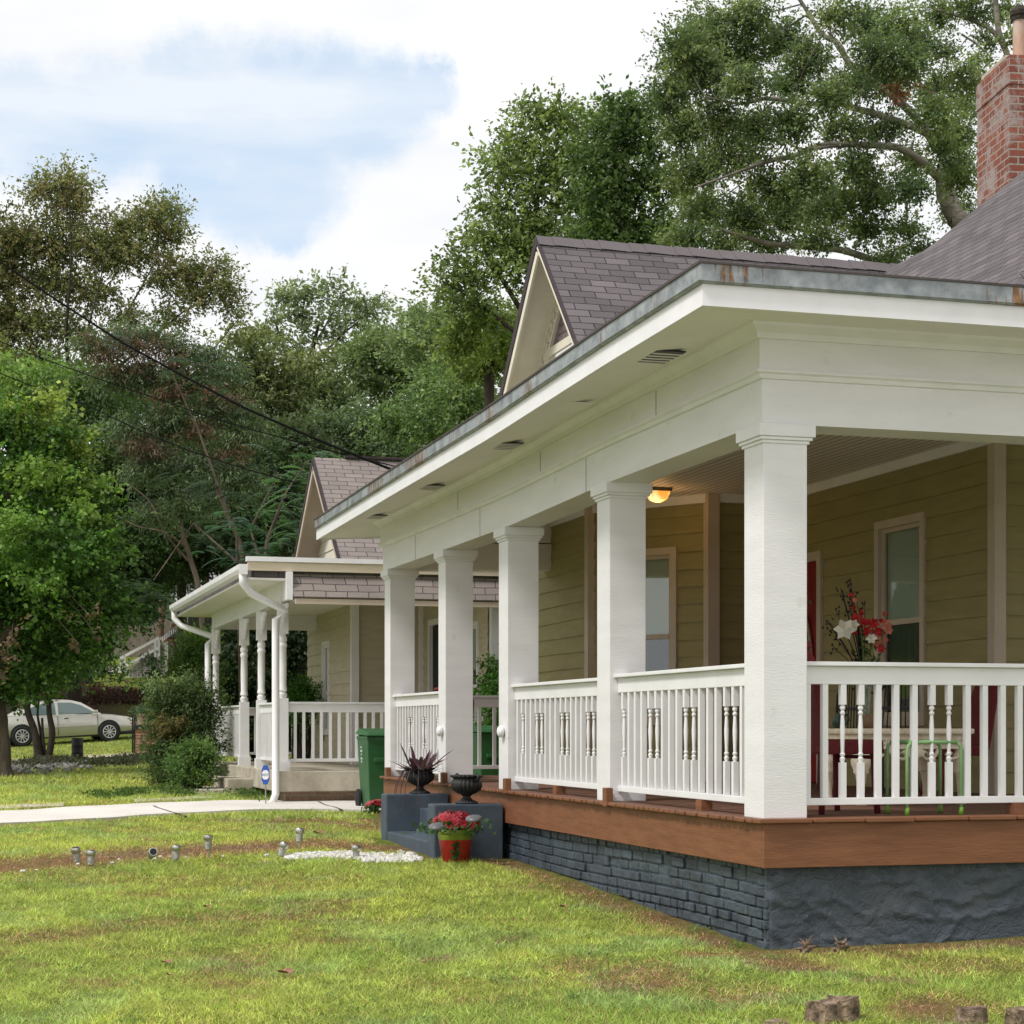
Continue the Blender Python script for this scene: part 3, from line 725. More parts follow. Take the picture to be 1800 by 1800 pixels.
# ---------- walls with lap siding
def siding(p0,p1,z0,z1,name,m,parent,exp_=.185,holes=(),out=None,body=True,off=0.0):
    """p0->p1 with the outside on the right hand"""
    p0=Vector((p0[0],p0[1],0));p1=Vector((p1[0],p1[1],0));d=p1-p0;L=d.length;d.normalize();n=Vector((d.y,-d.x,0))
    mb=MB()
    def P(t,z,o): 
        q=p0+d*t+n*o;return (q.x,q.y,z)
    z=z0+off
    while z<z1-.005:
        zt=min(z+exp_,z1)
        segs=[(0,L)]
        for a,b,h0,h1 in holes:
            if h0<zt-.01 and h1>z+.01:
                ns=[]
                for s0,s1 in segs:
                    if b<=s0 or a>=s1: ns.append((s0,s1))
                    else:
                        if a>s0:ns.append((s0,a))
                        if b<s1:ns.append((b,s1))
                segs=ns
        if random.random()<.5 and L>1.5:
            jt=random.uniform(.2,.8)*L;segs=[q for s0,s1 in segs for q in (((s0,jt-.002),(jt+.002,s1)) if s0<jt-.1 and s1>jt+.1 else ((s0,s1),))]
        for s0,s1 in segs:
            k=6 if s1-s0>1.5 else 2
            for i in range(k):
                a=s0+(s1-s0)*i/k;b=s0+(s1-s0)*(i+1)/k
                wa=.006*math.sin(a*1.7+z*9);wb=.006*math.sin(b*1.7+z*9)
                mb.add([P(a,z+wa,0),P(b,z+wb,0),P(b,z+wb,.022),P(a,z+wa,.022),P(a,zt+.01+wa,.004),P(b,zt+.01+wb,.004)],[(0,1,2,3)[::-1],(3,2,5,4)[::-1]])
        z=zt
    if body:
        # backing sheet behind the boards
        xs_=[0,L]+[t for h in holes for t in h[:2]];xs_=sorted(set(xs_))
        for a,b in zip(xs_,xs_[1:]):
            zs=[(z0,z1)]
            for h in holes:
                if h[0]<=a+1e-4 and h[1]>=b-1e-4: zs=[q for s in zs for q in ((s[0],h[2]),(h[3],s[1]))]
            for s0,s1 in zs: mb.add([P(a,s0,-.002),P(b,s0,-.002),P(b,s1,-.002),P(a,s1,-.002)],[(3,2,1,0)])
    return mb.build(name,m,parent)
def window(p0,p1,t0,t1,z0,z1,parent,trim=trimtan,blind=.5,sash=.55,tw=.075,mt2=None):
    """double hung window in a wall p0->p1 (outside on the right hand)"""
    p0=Vector((p0[0],p0[1],0));p1=Vector((p1[0],p1[1],0));d=(p1-p0).normalized();n=Vector((d.y,-d.x,0));up=Vector((0,0,1))
    def bx(m,a,b,za,zb,o0,o1):
        c=p0+d*(a+b)/2+n*(o0+o1)/2;m.obox((c.x,c.y,(za+zb)/2),d*(b-a)/2,n*(o1-o0)/2,up*(zb-za)/2)
    f=MB()
    bx(f,t0-tw,t0,z0-tw,z1+tw,-.03,.04);bx(f,t1,t1+tw,z0-tw,z1+tw,-.03,.04)
    bx(f,t0,t1,z1,z1+tw,-.03,.04);bx(f,t0,t1,z0-tw,z0,-.03,.045)
    W_=f.build('window',trim,parent)
    s=MB();zm=z0+(z1-z0)*sash
    for a,b,za,zb,o in ((t0,t0+.04,z0,z1,-.02),(t1-.04,t1,z0,z1,-.02),(t0+.04,t1-.04,z1-.04,z1,-.02),(t0+.04,t1-.04,z0,z0+.05,-.02),(t0+.04,t1-.04,zm-.025,zm+.025,-.012)):
        bx(s,a,b,za,zb,o-.02,o+.022)
    s.build('sash',mt2 or trim,W_)
    g=MB();bx(g,t0+.04,t1-.04,z0+.05,z1-.04,-.034,-.028);g.build('pane',glass,W_)
    if blind:
        b=MB();bx(b,t0+.03,t1-.03,z1-(z1-z0)*blind,z1-.02,-.055,-.045);b.build('blind',blindm,W_)
    c=MB()
    for i in range(4):
        a=t0+.02+(t1-t0-.04)*i/3.6;bx(c,a,a+.06,z0+.02,z1,-.16-.02*(i%2),-.15)
    c.build('curtain',curtain,W_)
    rm=MB();bx(rm,t0-.1,t1+.1,z0-.1,z1+.1,-.5,-.49);bx(rm,t0-.1,t0-.09,z0-.1,z1+.1,-.49,-.03);bx(rm,t1+.09,t1+.1,z0-.1,z1+.1,-.49,-.03);bx(rm,t0-.1,t1+.1,z1+.09,z1+.1,-.49,-.03);bx(rm,t0-.1,t1+.1,z0-.1,z0-.09,-.49,-.03)
    rm.build('reveal',roomdark,W_)
    return W_
def post(x,y,w,z0,z1,parent,m=trimtan,name='corner_board'):
    return MB().box(x-w/2,x+w/2,y-w/2,y+w/2,z0,z1).build(name,m,parent,bevel=.003)
ZC=3.79
VE=3.52
# wall e: x=VE, from y=7.6 (p0) to y=3.25 (p1); outside is -x : direction -y has right hand -x  (d=(0,-1): n=(-1,0))
E0=(VE,7.6);E1=(VE,3.25)
def tE(px):  # where a photo column meets this wall
    k=(px-900)/F;u=(CX+VE*cc-k*(CY+VE*ss))/(ss+k*cc);return 7.6-u
wt0,wt1=tE(1548),tE(1625)
def zE(px,py):
    u=7.6-tE(px);Y=CY+VE*ss+u*cc;return CZ+(HY-py)/F*Y
wz1=zE(1548,932);wz0=2*zE(1590,1092)-wz1
dt0,dt1=tE(1442)-.86,tE(1442)
dz1=zE(1442,985)
siding(E0,E1,.80,ZC,'siding',olive,H,holes=[(wt0,wt1,wz0,wz1),(dt0,dt1,.80,dz1)])
window(E0,E1,wt0+.02,wt1-.02,wz0,wz1,H,blind=.50,sash=.50)
# red door
dm=MB();yy0,yy1=7.6-dt0,7.6-dt1
dm.box(VE-.02,VE+.02,yy1,yy0,.81,dz1);door=dm.build('door',reddoor,H)
fm=MB();fm.box(VE-.045,VE+.02,yy1-.09,yy1,.80,dz1+.09);fm.box(VE-.045,VE+.02,yy0,yy0+.09,.80,dz1+.09);fm.box(VE-.045,VE+.02,yy1,yy0,dz1,dz1+.09);fm.build('frame',trimtan,door)
# oval floral wreath plaque hanging on the door
wy=(yy0+yy1)/2-.02;wm=MB()
ring=[(VE-.045,wy+.30*math.cos(a),1.95+.62*math.sin(a)) for a in np.linspace(0,2*PI,33)]
wm.tube(ring,.018,6,False)
tag(wm.build('door_hoop',mat('pale_wicker',(.50,.42,.28),(.3,.24,.15),30,.8),loc=(VE-.045,wy,1.95)),'tall pale oval wicker hoop wreath hanging on the red front door','wreath')
P=np.stack([np.full(500,VE-.035),wy+RNG.normal(size=500)*.12,1.95+RNG.normal(size=500)*.27],1)
cl=np.array([[.10,.10,.03],[.25,.10,.16],[.05,.09,.03],[.3,.25,.12]])[RNG.integers(0,4,500)]
hw=bpy.data.objects[-1] if False else None
wr=[o for o in C.objects if o.name.startswith('door_hoop')][0]
npmesh('dried_flowers',leafverts(P,RNG.uniform(.04,.09,500)),4,leafm,wr,cl)
# near corner return and wall facing -y
siding((VE,3.25),(9.5,3.25),.80,ZC,'siding',olive,H)
post(VE+.02,3.23,.11,.80,ZC,H)
# wall d: faces -y between (2.83,7.6) and (VE,7.6); wall b angled; wall a
siding((2.83,7.6),(VE,7.6),.80,ZC,'siding',olive,H)
B0,B1=(1.94,8.90),(2.80,7.62)
Lb=math.hypot(.6,2.0)
siding(B0,B1,.80,ZC,'siding',olive,H,holes=[(.33,1.09,1.45,3.20)])
window(B0,B1,.35,1.07,1.46,3.19,H,blind=.50,sash=.50)
post(2.815,7.60,.13,.80,ZC,H)
siding((1.94,10.95),(1.94,8.93),.35,ZC,'siding',olive,H)
post(1.94,8.91,.12,.80,ZC,H)
siding((2.9,12.5),(1.94,10.96),.3,4.4,'siding',olive,H)
post(1.945,10.96,.10,.3,4.4,H,olive)
# crown strip under the ceiling
cm=MB()
for a,b in (((VE-.02,7.58),(VE-.02,3.22)),((2.83,7.57),(VE,7.57)),((1.92,8.9),(2.78,7.6)),((1.92,10.3),(1.92,8.93)),((VE,3.22),(9.5,3.22))):
    cm.bar((a[0],a[1],3.745),(b[0],b[1],3.745),.04,.09)
cm.build('crown_trim',white2,H)
# ceiling lamp, lit
lp=at(1157,872,18.9)
lm=MB();lm.box(lp.x-.11,lp.x+.11,lp.y-.11,lp.y+.11,3.755,3.788);lamp=lm.build('ceiling_lamp',mat('lamp_brass',(.25,.2,.13),(.15,.12,.08),9,.4,metal=.5),H)
me_,nte,pe=nodes('lit_glass');pe.inputs['Base Color'].default_value=(.8,.5,.2,1);pe.inputs['Emission Color'].default_value=(1,.50,.12,1);pe.inputs['Emission Strength'].default_value=1.0
tn=ramp(nte,noise(nte,pos(nte),9,3),[(.35,(.95,.28,.03)),(.65,(1.0,.78,.35))]);nte.links.new(tn,pe.inputs['Emission Color'])
pe.inputs['Emission Strength'].default_value=1.1
g=MB();g.lathe([(.135,0),(.13,-.03),(.10,-.085),(.04,-.11),(.001,-.112)][::-1],(lp.x,lp.y,3.76),4);
g.xform(Matrix.Translation((lp.x,lp.y,0))@Matrix.Rotation(PI/4,4,'Z')@Matrix.Translation((-lp.x,-lp.y,0)))
g.build('lamp_shade',me_,lamp)
pl=bpy.data.lights.new('porch_bulb','POINT');pl.energy=2;pl.color=(1,.55,.2);pl.shadow_soft_size=.08
po=bpy.data.objects.new('porch_bulb',pl);C.objects.link(po);po.location=(lp.x,lp.y,3.58);po.parent=lamp
# soffit vents
def soffit_z(o,y): return 3.797-(o-.045)/.6*.062-sagz(-o,y)
def vent(px,py,dark=True):
    Y=20.
    for _ in range(40):
        p=at(px,py,Y);z=soffit_z(.33,p.y);Y=(z-CZ)*F/(HY-py)
    p=at(px,py,Y);y=p.y;x=-.33;z=soffit_z(.33,y)
    m=MB();m.box(x-.10,x+.10,y-.19,y+.19,z-.012,z-.002);o=m.build('soffit_vent',black if dark else soffm,H)
    if dark:
        s=MB()
        for i in range(4): s.box(x-.10,x+.10,y-.12+.08*i-.009,y-.12+.08*i+.009,z-.018,z-.0125)
        s.build('louvre',soffm,o)
for a,b,dk in ((1147,624,1),(998,713,0),(891,782,1),(758,855,1),(655,907,1)): vent(a,b,dk)
for y_,z0_,z1_,o_ in ((1.7,3.52,3.69,.0475),(4.4,3.52,3.69,.0475),(7.1,3.52,3.69,.0475),(3.3,3.2,3.46,.0175),(6.4,3.2,3.46,.0175),(9.0,3.2,3.46,.0175)):
    s_=sagz(-.05,y_);MB().box(-o_,-o_+.01,y_,y_+.006,z0_-s_,z1_-s_).build('board_joint',mat('caulk_line',(.25,.23,.2),(.12,.11,.1),60,.9),H)
# ---------- gable roof over the bay
GU,GZ,GV=10.25,7.05,1.75;SL=1.04
def slab(m,a,b,c,d,t,uvs):
    """quad a,b,c,d with thickness t downward"""
    n=(Vector(b)-Vector(a)).cross(Vector(d)-Vector(a)).normalized()
    if n.z<0:n=-n
    q=[Vector(k) for k in (a,b,c,d)];lo=[k-n*t for k in q]
    m.add(q+lo,[(0,1,2,3),(7,6,5,4),(0,4,5,1),(1,5,6,2),(2,6,7,3),(3,7,4,0)],[uvs]+[[(0,0)]*4]*5)
dn=2.72;LS=dn*math.hypot(1,SL)
rm=MB()
slab(rm,(GV,GU-dn,GZ-dn*SL),(8,GU-dn,GZ-dn*SL),(8,GU,GZ),(GV,GU,GZ),.05,[(0,0),(6.25,0),(6.25,LS),(0,LS)])
slab(rm,(8,GU+dn,GZ-dn*SL),(GV,GU+dn,GZ-dn*SL),(GV,GU,GZ),(8,GU,GZ),.05,[(0,0),(6.25,0),(6.25,LS),(0,LS)])
roof=rm.build('gable_roof',shing,H)
rc=MB()
for i in range(28):
    x=GV-.03+i*.19
    if x<7: 
        zz=GZ+.012+.004*math.sin(i*2.1)
        rc.add([(x,GU-.13,zz-.12),(x,GU,zz+.015),(x,GU+.13,zz-.12),(x+.23,GU-.13,zz-.128),(x+.23,GU,zz+.004),(x+.23,GU+.13,zz-.128),(x,GU-.13,zz-.135),(x,GU,zz-.0),(x,GU+.13,zz-.135)],[(0,3,4,1),(1,4,5,2),(0,1,7,6),(1,2,8,7)])
rc.build('ridge_cap',shing,roof)
vm=MB();wm2=MB();sm_=MB()
for s in (-1,1):
    a=Vector((GV-.02,GU,GZ-.02));b=Vector((GV-.02,GU+s*dn,GZ-dn*SL-.02))
    vm.bar(a-Vector((0,0,.03 if s>0 else .0)),b-Vector((0,0,.03 if s>0 else .0)),.035,.11 if s>0 else .035)
    wm2.bar(a+Vector((.01,0,-.155 if s>0 else -.06)),b+Vector((.01,0,-.155 if s>0 else -.06)),.03,.12 if s>0 else .06)
    # soffit under overhang
    slab(sm_,(GV+.01,GU+s*dn,GZ-dn*SL-.075),(2.2,GU+s*dn,GZ-dn*SL-.075),(2.2,GU,GZ-.075),(GV+.01,GU,GZ-.075),.03,[(0,0)]*4)
vm.build('verge_edge',darkverge,roof);wm2.build('bargeboard',creamg,roof);sm_.build('gable_soffit',creamg,roof)
dm=MB()
for s in (-1,1):
    n=26
    for i in range(n):
        t=.15+(dn-.25)*i/n;dm.box(2.10,2.15,GU+s*t-.028,GU+s*t+.028,GZ-t*SL-.30,GZ-t*SL-.19)
    dm.bar((2.12,GU,GZ-.14),(2.12,GU+s*dn,GZ-dn*SL-.14),.09,.09)
    dm.bar((2.13,GU,GZ-.36),(2.13,GU+s*dn,GZ-dn*SL-.36),.05,.05)
dm.build('dentil_moulding',creamg,roof)
# gable wall: siding trimmed to triangle
gw=MB();z=4.3;GX=2.17
while z<6.9:
    zt=z+.185;h0=(GZ-.1-z)/SL;h1=max((GZ-.1-zt)/SL,.0)
    gw.add([(GX-.02,GU-h0,z),(GX-.02,GU+h0,z),(GX,GU+h0,z),(GX,GU-h0,z),(GX-.003,GU-h1,zt),(GX-.003,GU+h1,zt)],[(0,1,2,3),(1,0,4,5)]);z=zt
gwo=gw.build('gable_wall',creamg,H)
lt=MB();z=5.93
while z<6.85:
    h0=(GZ-.42-z)/SL
    if h0>0: lt.add([(GX-.035,GU-h0,z),(GX-.035,GU+h0,z),(GX-.028,GU+max(h0-.1,0),z+.1),(GX-.028,GU-max(h0-.1,0),z+.1)],[(3,2,1,0)])
    z+=.1
lt.build('shake_panel',lattice,gwo)
MB().box(GX-.055,GX,GU-.9,GU+.9,5.83,5.93).build('band_board',creamg,gwo)
vf=MB()
vy0,vy1,vz0,vz1=GU-.42,GU+.42,5.25,5.72
vf.box(GX-.05,GX,vy0-.09,vy0,vz0-.09,vz1+.09);vf.box(GX-.05,GX,vy1,vy1+.09,vz0-.09,vz1+.09);vf.box(GX-.05,GX,vy0,vy1,vz1,vz1+.09);vf.box(GX-.05,GX,vy0,vy1,vz0-.09,vz0)
gv=vf.build('gable_vent',white2,gwo)
MB().box(GX-.032,GX-.02,vy0,vy1,vz0,vz1).build('vent_back',black,gwo)
lv=MB()
for i in range(6):
    z=vz0+.05+i*.08;lv.obox((GX-.04,GU,z),(0,.55,0),(.022,0,-.022),(.003,0,.003))
lv.build('slat',white2,gwo)
# ---------- main hip roof (curved at the foot)
D_=[0,.6,1.2,1.8,2.4,2.72,2.95,3.2,3.5,3.92,4.75]
Z_=[4.45,5.0,5.58,6.1,6.68,6.99,7.07,7.28,7.58,7.97,8.72]
B=(3.5,13.0,3.5,13.0)
hr=MB();acc=0
for i in range(len(D_)-1):
    d0,d1,z0,z1=D_[i],D_[i+1],Z_[i],Z_[i+1];l=math.hypot(d1-d0,z1-z0)
    a0,a1,b0,b1=B[0]+d0,B[1]-d0,B[2]+d0,B[3]-d0
    c0,c1,e0,e1=B[0]+d1,B[1]-d1,B[2]+d1,B[3]-d1
    hr.add([(a0,b1,z0),(a0,b0,z0),(c0,e0,z1),(c0,e1,z1)],[(0,1,2,3)],[[(b1,acc),(b0,acc),(e0,acc+l),(e1,acc+l)]])
    hr.add([(a0,b0,z0),(a1,b0,z0),(c1,e0,z1),(c0,e0,z1)],[(0,1,2,3)],[[(a0,acc),(a1,acc),(c1,acc+l),(c0,acc+l)]])
    hr.add([(a1,b0,z0),(a1,b1,z0),(c1,e1,z1),(c1,e0,z1)],[(0,1,2,3)],[[(b0,acc),(b1,acc),(e1,acc+l),(e0,acc+l)]])
    hr.add([(a1,b1,z0),(a0,b1,z0),(c0,e1,z1),(c1,e1,z1)],[(0,1,2,3)],[[(a1,acc),(a0,acc),(c0,acc+l),(c1,acc+l)]])
    acc+=l
hr.build('hip_roof',shing,H)
# house body hidden behind (closes the volume)
MB().box(VE+.52,9.4,3.8,12.9,.3,4.8).box(3.05,VE+.5,8.1,12.8,.3,4.6).build('house_core',roomdark,H)
# ---------- chimney
cp=at(1743,300,25.0);
chm=MB();cw,cd=.26,.56
zb,ztp=6.3,CZ+(HY-118)/F*25
chm.box(-cw,cw,-cd,cd,zb,ztp-.40).box(-cw-.014,cw+.014,-cd-.014,cd+.014,ztp-.40,ztp-.06).box(-cw+.02,cw-.02,-cd+.02,cd-.02,ztp-.06,ztp)
ra=Matrix.Translation((cp.x+.30,cp.y,0))@Matrix.Rotation(math.radians(-9),4,'Z')
chm.xform(ra);ch=chm.build('chimney',redbrick,H,bevel=.006)
fl=MB();fc=ra@Vector((.05,-.15,0))
fl.lathe([(.085,ztp-.05),(.085,ztp+.62),(.08,ztp+.62)],(fc.x,fc.y,0),14);flue=fl.build('flue',mat('rusty_flue',(.42,.16,.07),(.55,.48,.42),4,.7,.3,30,.003,(1,1,.2)),ch,smooth=True,auto=True)
MB().lathe([(.12,ztp+.60),(.12,ztp+.66),(.135,ztp+.66),(.135,ztp+.72),(.06,ztp+.80),(.001,ztp+.81)],(fc.x,fc.y,0),6).build('flue_cap',barkdark,flue)
MB().obox(ra@Vector((.02,.1,ztp+.03)),(ra.to_3x3()@Vector((.24,0,0))),(ra.to_3x3()@Vector((0,.42,0))),(0,0,.045)).build('chimney_crown',slabc,ch,bevel=.02)
# ================= entrance steps
S=thing('entrance_steps','blue-grey painted concrete porch steps between two low side walls','steps',(-.4,6.6,tz(-.4,6.6)))
def solid(m,x0,x1,y0,y1,z0,z1):return m.box(x0,x1,y0,y1,z0,z1)
MB().box(-.67,-.035,5.55,5.80,-.1,.675).build('side_wall',stepm,S,bevel=.015)
MB().box(-.67,-.035,7.50,7.74,-.1,.70).build('side_wall',stepm,S,bevel=.015)
MB().box(-.66,-.33,5.80,7.50,-.1,.335).box(-.3325,-.035,5.803,7.497,-.1,.565).build('tread',stepm,S,bevel=.012)
# urns
def urn(x,y,z,rot,label,handle=True,s=1.0):
    t=thing('garden_urn',label,'urn',(x,y,z),'black urns on the step walls')
    p=[(.001,.0),(.095,.0),(.10,.012),(.085,.022),(.055,.035),(.035,.055),(.034,.065),(.05,.08),(.085,.095),(.125,.125),(.137,.16),(.13,.195),(.115,.215),(.118,.225),(.142,.236),(.145,.245),(.138,.252),(.118,.25),(.10,.22),(.001,.20)]
    MB().lathe([(a*s,b*s*1.02) for a,b in p],(x,y,z),96,.05,22).build('bowl',urnm,t,smooth=True)
    for k in (0,1):
        a=rot+PI*k;m=MB()
        d=Vector((math.cos(a),math.sin(a),0));c=Vector((x,y,z))
        m.tube([c+d*.11*s+Vector((0,0,.20*s)),c+d*.165*s+Vector((0,0,.215*s)),c+d*.175*s+Vector((0,0,.245*s)),c+d*.15*s+Vector((0,0,.262*s)),c+d*.125*s+Vector((0,0,.25*s))],.012*s,6)
        m.build('handle',urnm,t,smooth=True)
    return t
urn(-.30,7.62,.70,1.0,'black cast-iron urn planted with purple strap leaves, on the far step wall')
urn(-.34,5.675,.675,-1.2,'empty black cast-iron urn standing on the near step wall')
# purple spiky plant: tapered strap leaves
def strapplant(name,label,cat,base,n,L,w,col,m,droop=.6,fold=.3,tr=0):
    V=[];Cc=[]
    b=np.array(base)
    for i in range(n):
        a=random.uniform(0,2*PI);el=random.uniform(.25,1.25);l=L*random.uniform(.6,1.1);dr=droop*random.uniform(.3,1.3)
        st=b+np.array([math.cos(a),math.sin(a),0])*random.uniform(0,.07)
        if tr and i%3==0: st=st+np.array([math.cos(a)*.1,math.sin(a)*.1,random.uniform(0,.08)])
        d=np.array([math.cos(a)*math.cos(el),math.sin(a)*math.cos(el),math.sin(el)]);s=np.array([-math.sin(a),math.cos(a),0])
        k=4;pts=[]
        for j in range(k+1):
            t=j/k;p=st+d*l*t-np.array([0,0,1])*dr*l*t*t*.6
            ww=w*(1-t)**.6*(.6+.6*min(t*3,1))
            pts.append((p-s*ww/2,p+s*ww/2))
        c=np.array(col[random.randrange(len(col))])*random.uniform(.7,1.3)
        for j in range(k):
            V+= [pts[j][0],pts[j][1],pts[j+1][1],pts[j+1][0]];Cc.append(c)
    o=npmesh(name,np.array(V)-b,4,m,None,np.array(Cc));o.location=base
    return tag(o,label,cat)
strapplant('purple_plant','spiky dark purple plant trailing out of the far urn','plant',(-.30,7.62,.90),70,.30,.05,[(.085,.035,.06),(.12,.055,.08),(.05,.025,.04),(.16,.10,.12)],leafm,.55,tr=1)
tm=MB()
for i in range(5):
    a=2.2+i*.55;q=Vector((-.30,7.62,.93));tm.tube([q,q+Vector((math.cos(a)*.17,math.sin(a)*.17,.0)),q+Vector((math.cos(a)*.24,math.sin(a)*.24,-.14)),q+Vector((math.cos(a)*.30+.02,math.sin(a)*.26,-.28-.03*i))],[.007,.006,.005,.003],5)
tag(tm.build('trailing_stems',mat('purple_stem',(.12,.07,.07),(.06,.03,.04),9,.8),loc=(-.3,7.62,.93)),'bare brown stems hanging over the rim of the far urn','plant')
# flower pot (green top band, red lower body)
def potm():
    m,nt,p=nodes('red_green_pot_glaze')
    tcn=N(nt,'ShaderNodeTexCoord');sp=N(nt,'ShaderNodeSeparateXYZ');nt.links.new(tcn.outputs['Object'],sp.inputs[0])
    wn=N(nt,'ShaderNodeTexNoise');wn.inputs['Scale'].default_value=3;nt.links.new(tcn.outputs['Object'],wn.inputs['Vector'])
    ad=N(nt,'ShaderNodeMath',operation='MULTIPLY_ADD');nt.links.new(wn.outputs['Fac'],ad.inputs[0]);ad.inputs[1].default_value=.02;nt.links.new(sp.outputs[2],ad.inputs[2])
    c=ramp(nt,ad.outputs[0],[(.0,(.38,.02,.015)),(.206,(.38,.02,.015)),(.210,(.20,.27,.03)),(.4,(.25,.33,.04))])
    n=noise(nt,pos(nt),20,5);nt.links.new(mix(nt,.4,c,ramp(nt,n,[(.3,(.5,.5,.5)),(.7,(1.2,1.2,1.2))]),'MULTIPLY'),p.inputs['Base Color']);p.inputs['Roughness'].default_value=.35;return m
pg,_=ground(803,1521)
px_,py_=-.54,5.30;pz_=tz(px_,py_)
pt=thing('flower_pot','red flower pot with a green upper band, in front of the near step wall','flower pot',(px_,py_,pz_))
MB().lathe([(.001,0),(.105,0),(.115,.01),(.158,.25),(.165,.255),(.165,.285),(.15,.285),(.145,.25),(.001,.24)],(px_,py_,pz_),28).build('pot_body',potm(),pt,smooth=True,auto=True)
def flowers(name,label,base,rad,n,hgt,col,lc):
    """poinsettia-like heads of pointed petals over leaves"""
    V=[];K=[]
    for i in range(n):
        a=random.uniform(0,2*PI);r_=rad*math.sqrt(random.random());c=np.array([math.cos(a)*r_,math.sin(a)*r_,hgt*(1-.6*(r_/rad)**2)*random.uniform(.65,1.05)])
        nm=unit(np.array([[c[0]*1.4,c[1]*1.4,.09]])+RNG.normal(size=(1,3))*.03)[0]
        t1=unit(np.cross(nm,[[.3,.5,.8]]))[0];t2=np.cross(nm,t1)
        cb=np.array(col[random.randrange(len(col))])*random.uniform(.7,1.25)
        for ring,(L,k,lift) in enumerate(((.052,7,.25),(.032,5,.7))):
            for j in range(k):
                an=2*PI*(j+ring*.5)/k+random.uniform(-.2,.2);d=t1*math.cos(an)+t2*math.sin(an);s=np.cross(nm,d)
                V+= [c,c+d*L*.5+s*L*.23+nm*L*lift*.6,c+d*L+nm*L*lift*.5,c+d*L*.5-s*L*.23+nm*L*lift*.6];K.append(cb*(1.1 if ring else .9))
    P=np.stack([RNG.normal(size=n*5)*rad*.6,RNG.normal(size=n*5)*rad*.6,RNG.uniform(-.02,hgt*.55,n*5)],1)
    Lv=leafverts(P,RNG.uniform(.04,.075,n*5),.8,.6);V=np.concatenate([np.array(V),Lv]);K=np.concatenate([np.array(K),np.array(lc)[None]*RNG.uniform(.6,1.3,(n*5,1))])
    o=npmesh(name,V,4,petal,None,K);o.location=base;return tag(o,label,'flowers')
flowers('red_flowers','cluster of pinkish red artificial blooms filling the red and green pot',(px_,py_,pz_+.27),.22,66,.16,[(.50,.05,.07),(.62,.12,.14),(.40,.025,.04)],(.05,.12,.03))
# ivy sprig and hanging red blooms on the pot front
V=[]
P=np.array([px_,py_,pz_+.10])+np.array([-FWD[0]*.15,-FWD[1]*.15,0])+RNG.normal(size=(26,3))*np.array([.025,.01,.035])
o=npmesh('ivy_sprig',leafverts(P,RNG.uniform(.04,.06,26),.3,.8),4,leafm,pt,np.array([[.035,.10,.03]])*RNG.uniform(.7,1.4,(26,1)))
def lightdisc(px,py,Y,label):
    p=at(px,py,Y);t=thing('solar_disc_light',label,'solar light',(p.x,p.y,p.z-.08),'grey solar disc lights among the red flowers')
    n=Vector((-.15,-.25,1)).normalized();rot=Vector((0,0,1)).rotation_difference(n).to_matrix().to_4x4()
    m=MB().lathe([(.001,0),(.066,0),(.072,.008),(.070,.018),(.055,.030),(.03,.036),(.001,.037)],(0,0,0),22);m.xform(Matrix.Translation(p)@rot);m.build('cap',mat('grey_plastic',(.13,.13,.14),(.1,.1,.11),8,.35,0),t,smooth=True,auto=True)
    MB().tube([p,(p.x*.7+px_*.3,p.y*.7+py_*.3,p.z-.06),(px_,py_,pz_+.24)],.006,6).build('stake',steel,t)
lightdisc(768,1455,15.75,'grey round solar light on the left of the red flowers')
lightdisc(833,1441,15.85,'grey round solar light on the right of the red flowers, held higher')
fp2=at(660,1424,19.2)
flowers('red_flowers','small red bloom cluster peeping out behind the far step wall',(fp2.x,fp2.y,fp2.z),.11,16,.10,[(.45,.03,.05),(.52,.08,.10)],(.05,.12,.03))
fp2=at(678,1424,19.25);p2_=thing('flower_pot','small clay pot half hidden beyond the far step wall','flower pot',(fp2.x,fp2.y,tz(fp2.x,fp2.y)))
MB().lathe([(.001,0),(.07,0),(.095,max(fp2.z-tz(fp2.x,fp2.y)-.01,.1)),(.10,max(fp2.z-tz(fp2.x,fp2.y),.11)),(.001,max(fp2.z-tz(fp2.x,fp2.y)-.02,.1))],(fp2.x,fp2.y,tz(fp2.x,fp2.y)),18).build('pot_body',terra,p2_,smooth=True,auto=True)
# ================= stake lights on the lawn
def stake_light(px,py_top,py_base,label,lean=(0,0),fallen=False):
    g,Y=ground(px,py_base);H_=(py_base-py_top)/F*Y
    t=thing('solar_path_light',label,'solar light',(0,0,0),'steel solar lights stuck in the lawn')
    hh=H_;m=MB().tube([(0,0,-.05),(0,0,hh-.11)],.008,8);m.build('stake',steel,t)
    MB().lathe([(.012,hh-.128),(.030,hh-.12),(.031,hh-.05),(.031,hh-.045)],(0,0,0),14).build('lens',mat('cut_glass',(.55,.55,.52),(.25,.25,.24),60,.15,.6,70,.01,metal=.3),t,smooth=True,auto=True)
    MB().lathe([(.036,hh-.046),(.040,hh-.04),(.040,hh-.008),(.036,hh),(.001,hh)],(0,0,0),18).build('cap',steel,t,smooth=True,auto=True)
    MB().lathe([(.001,hh),(.030,hh),(.030,hh+.003),(.001,hh+.003)],(0,0,0),18).build('solar_panel',black,t)
    t.location=g;t.rotation_euler=(lean[0],lean[1],0)
    return t
stake_light(137,1489,1519,'leftmost steel solar light in the lawn, leaning slightly',(.1,-.16))
stake_light(160,1495,1522,'steel solar light close beside the leftmost one, upright')
fl_=stake_light(264,1486,1516,'steel solar light knocked over with its dark cap facing the camera',(1.2,.25))
fl_.location.z+=.05
stake_light(309,1486,1519,'steel solar light standing just right of the toppled one',(0,.03))
stake_light(367,1468,1510,'taller steel solar light in the middle of the row, near the brown turf',(.0,-.03))
stake_light(492,1480,1509,'bent steel solar light at the left end of the white gravel',(.05,.30))
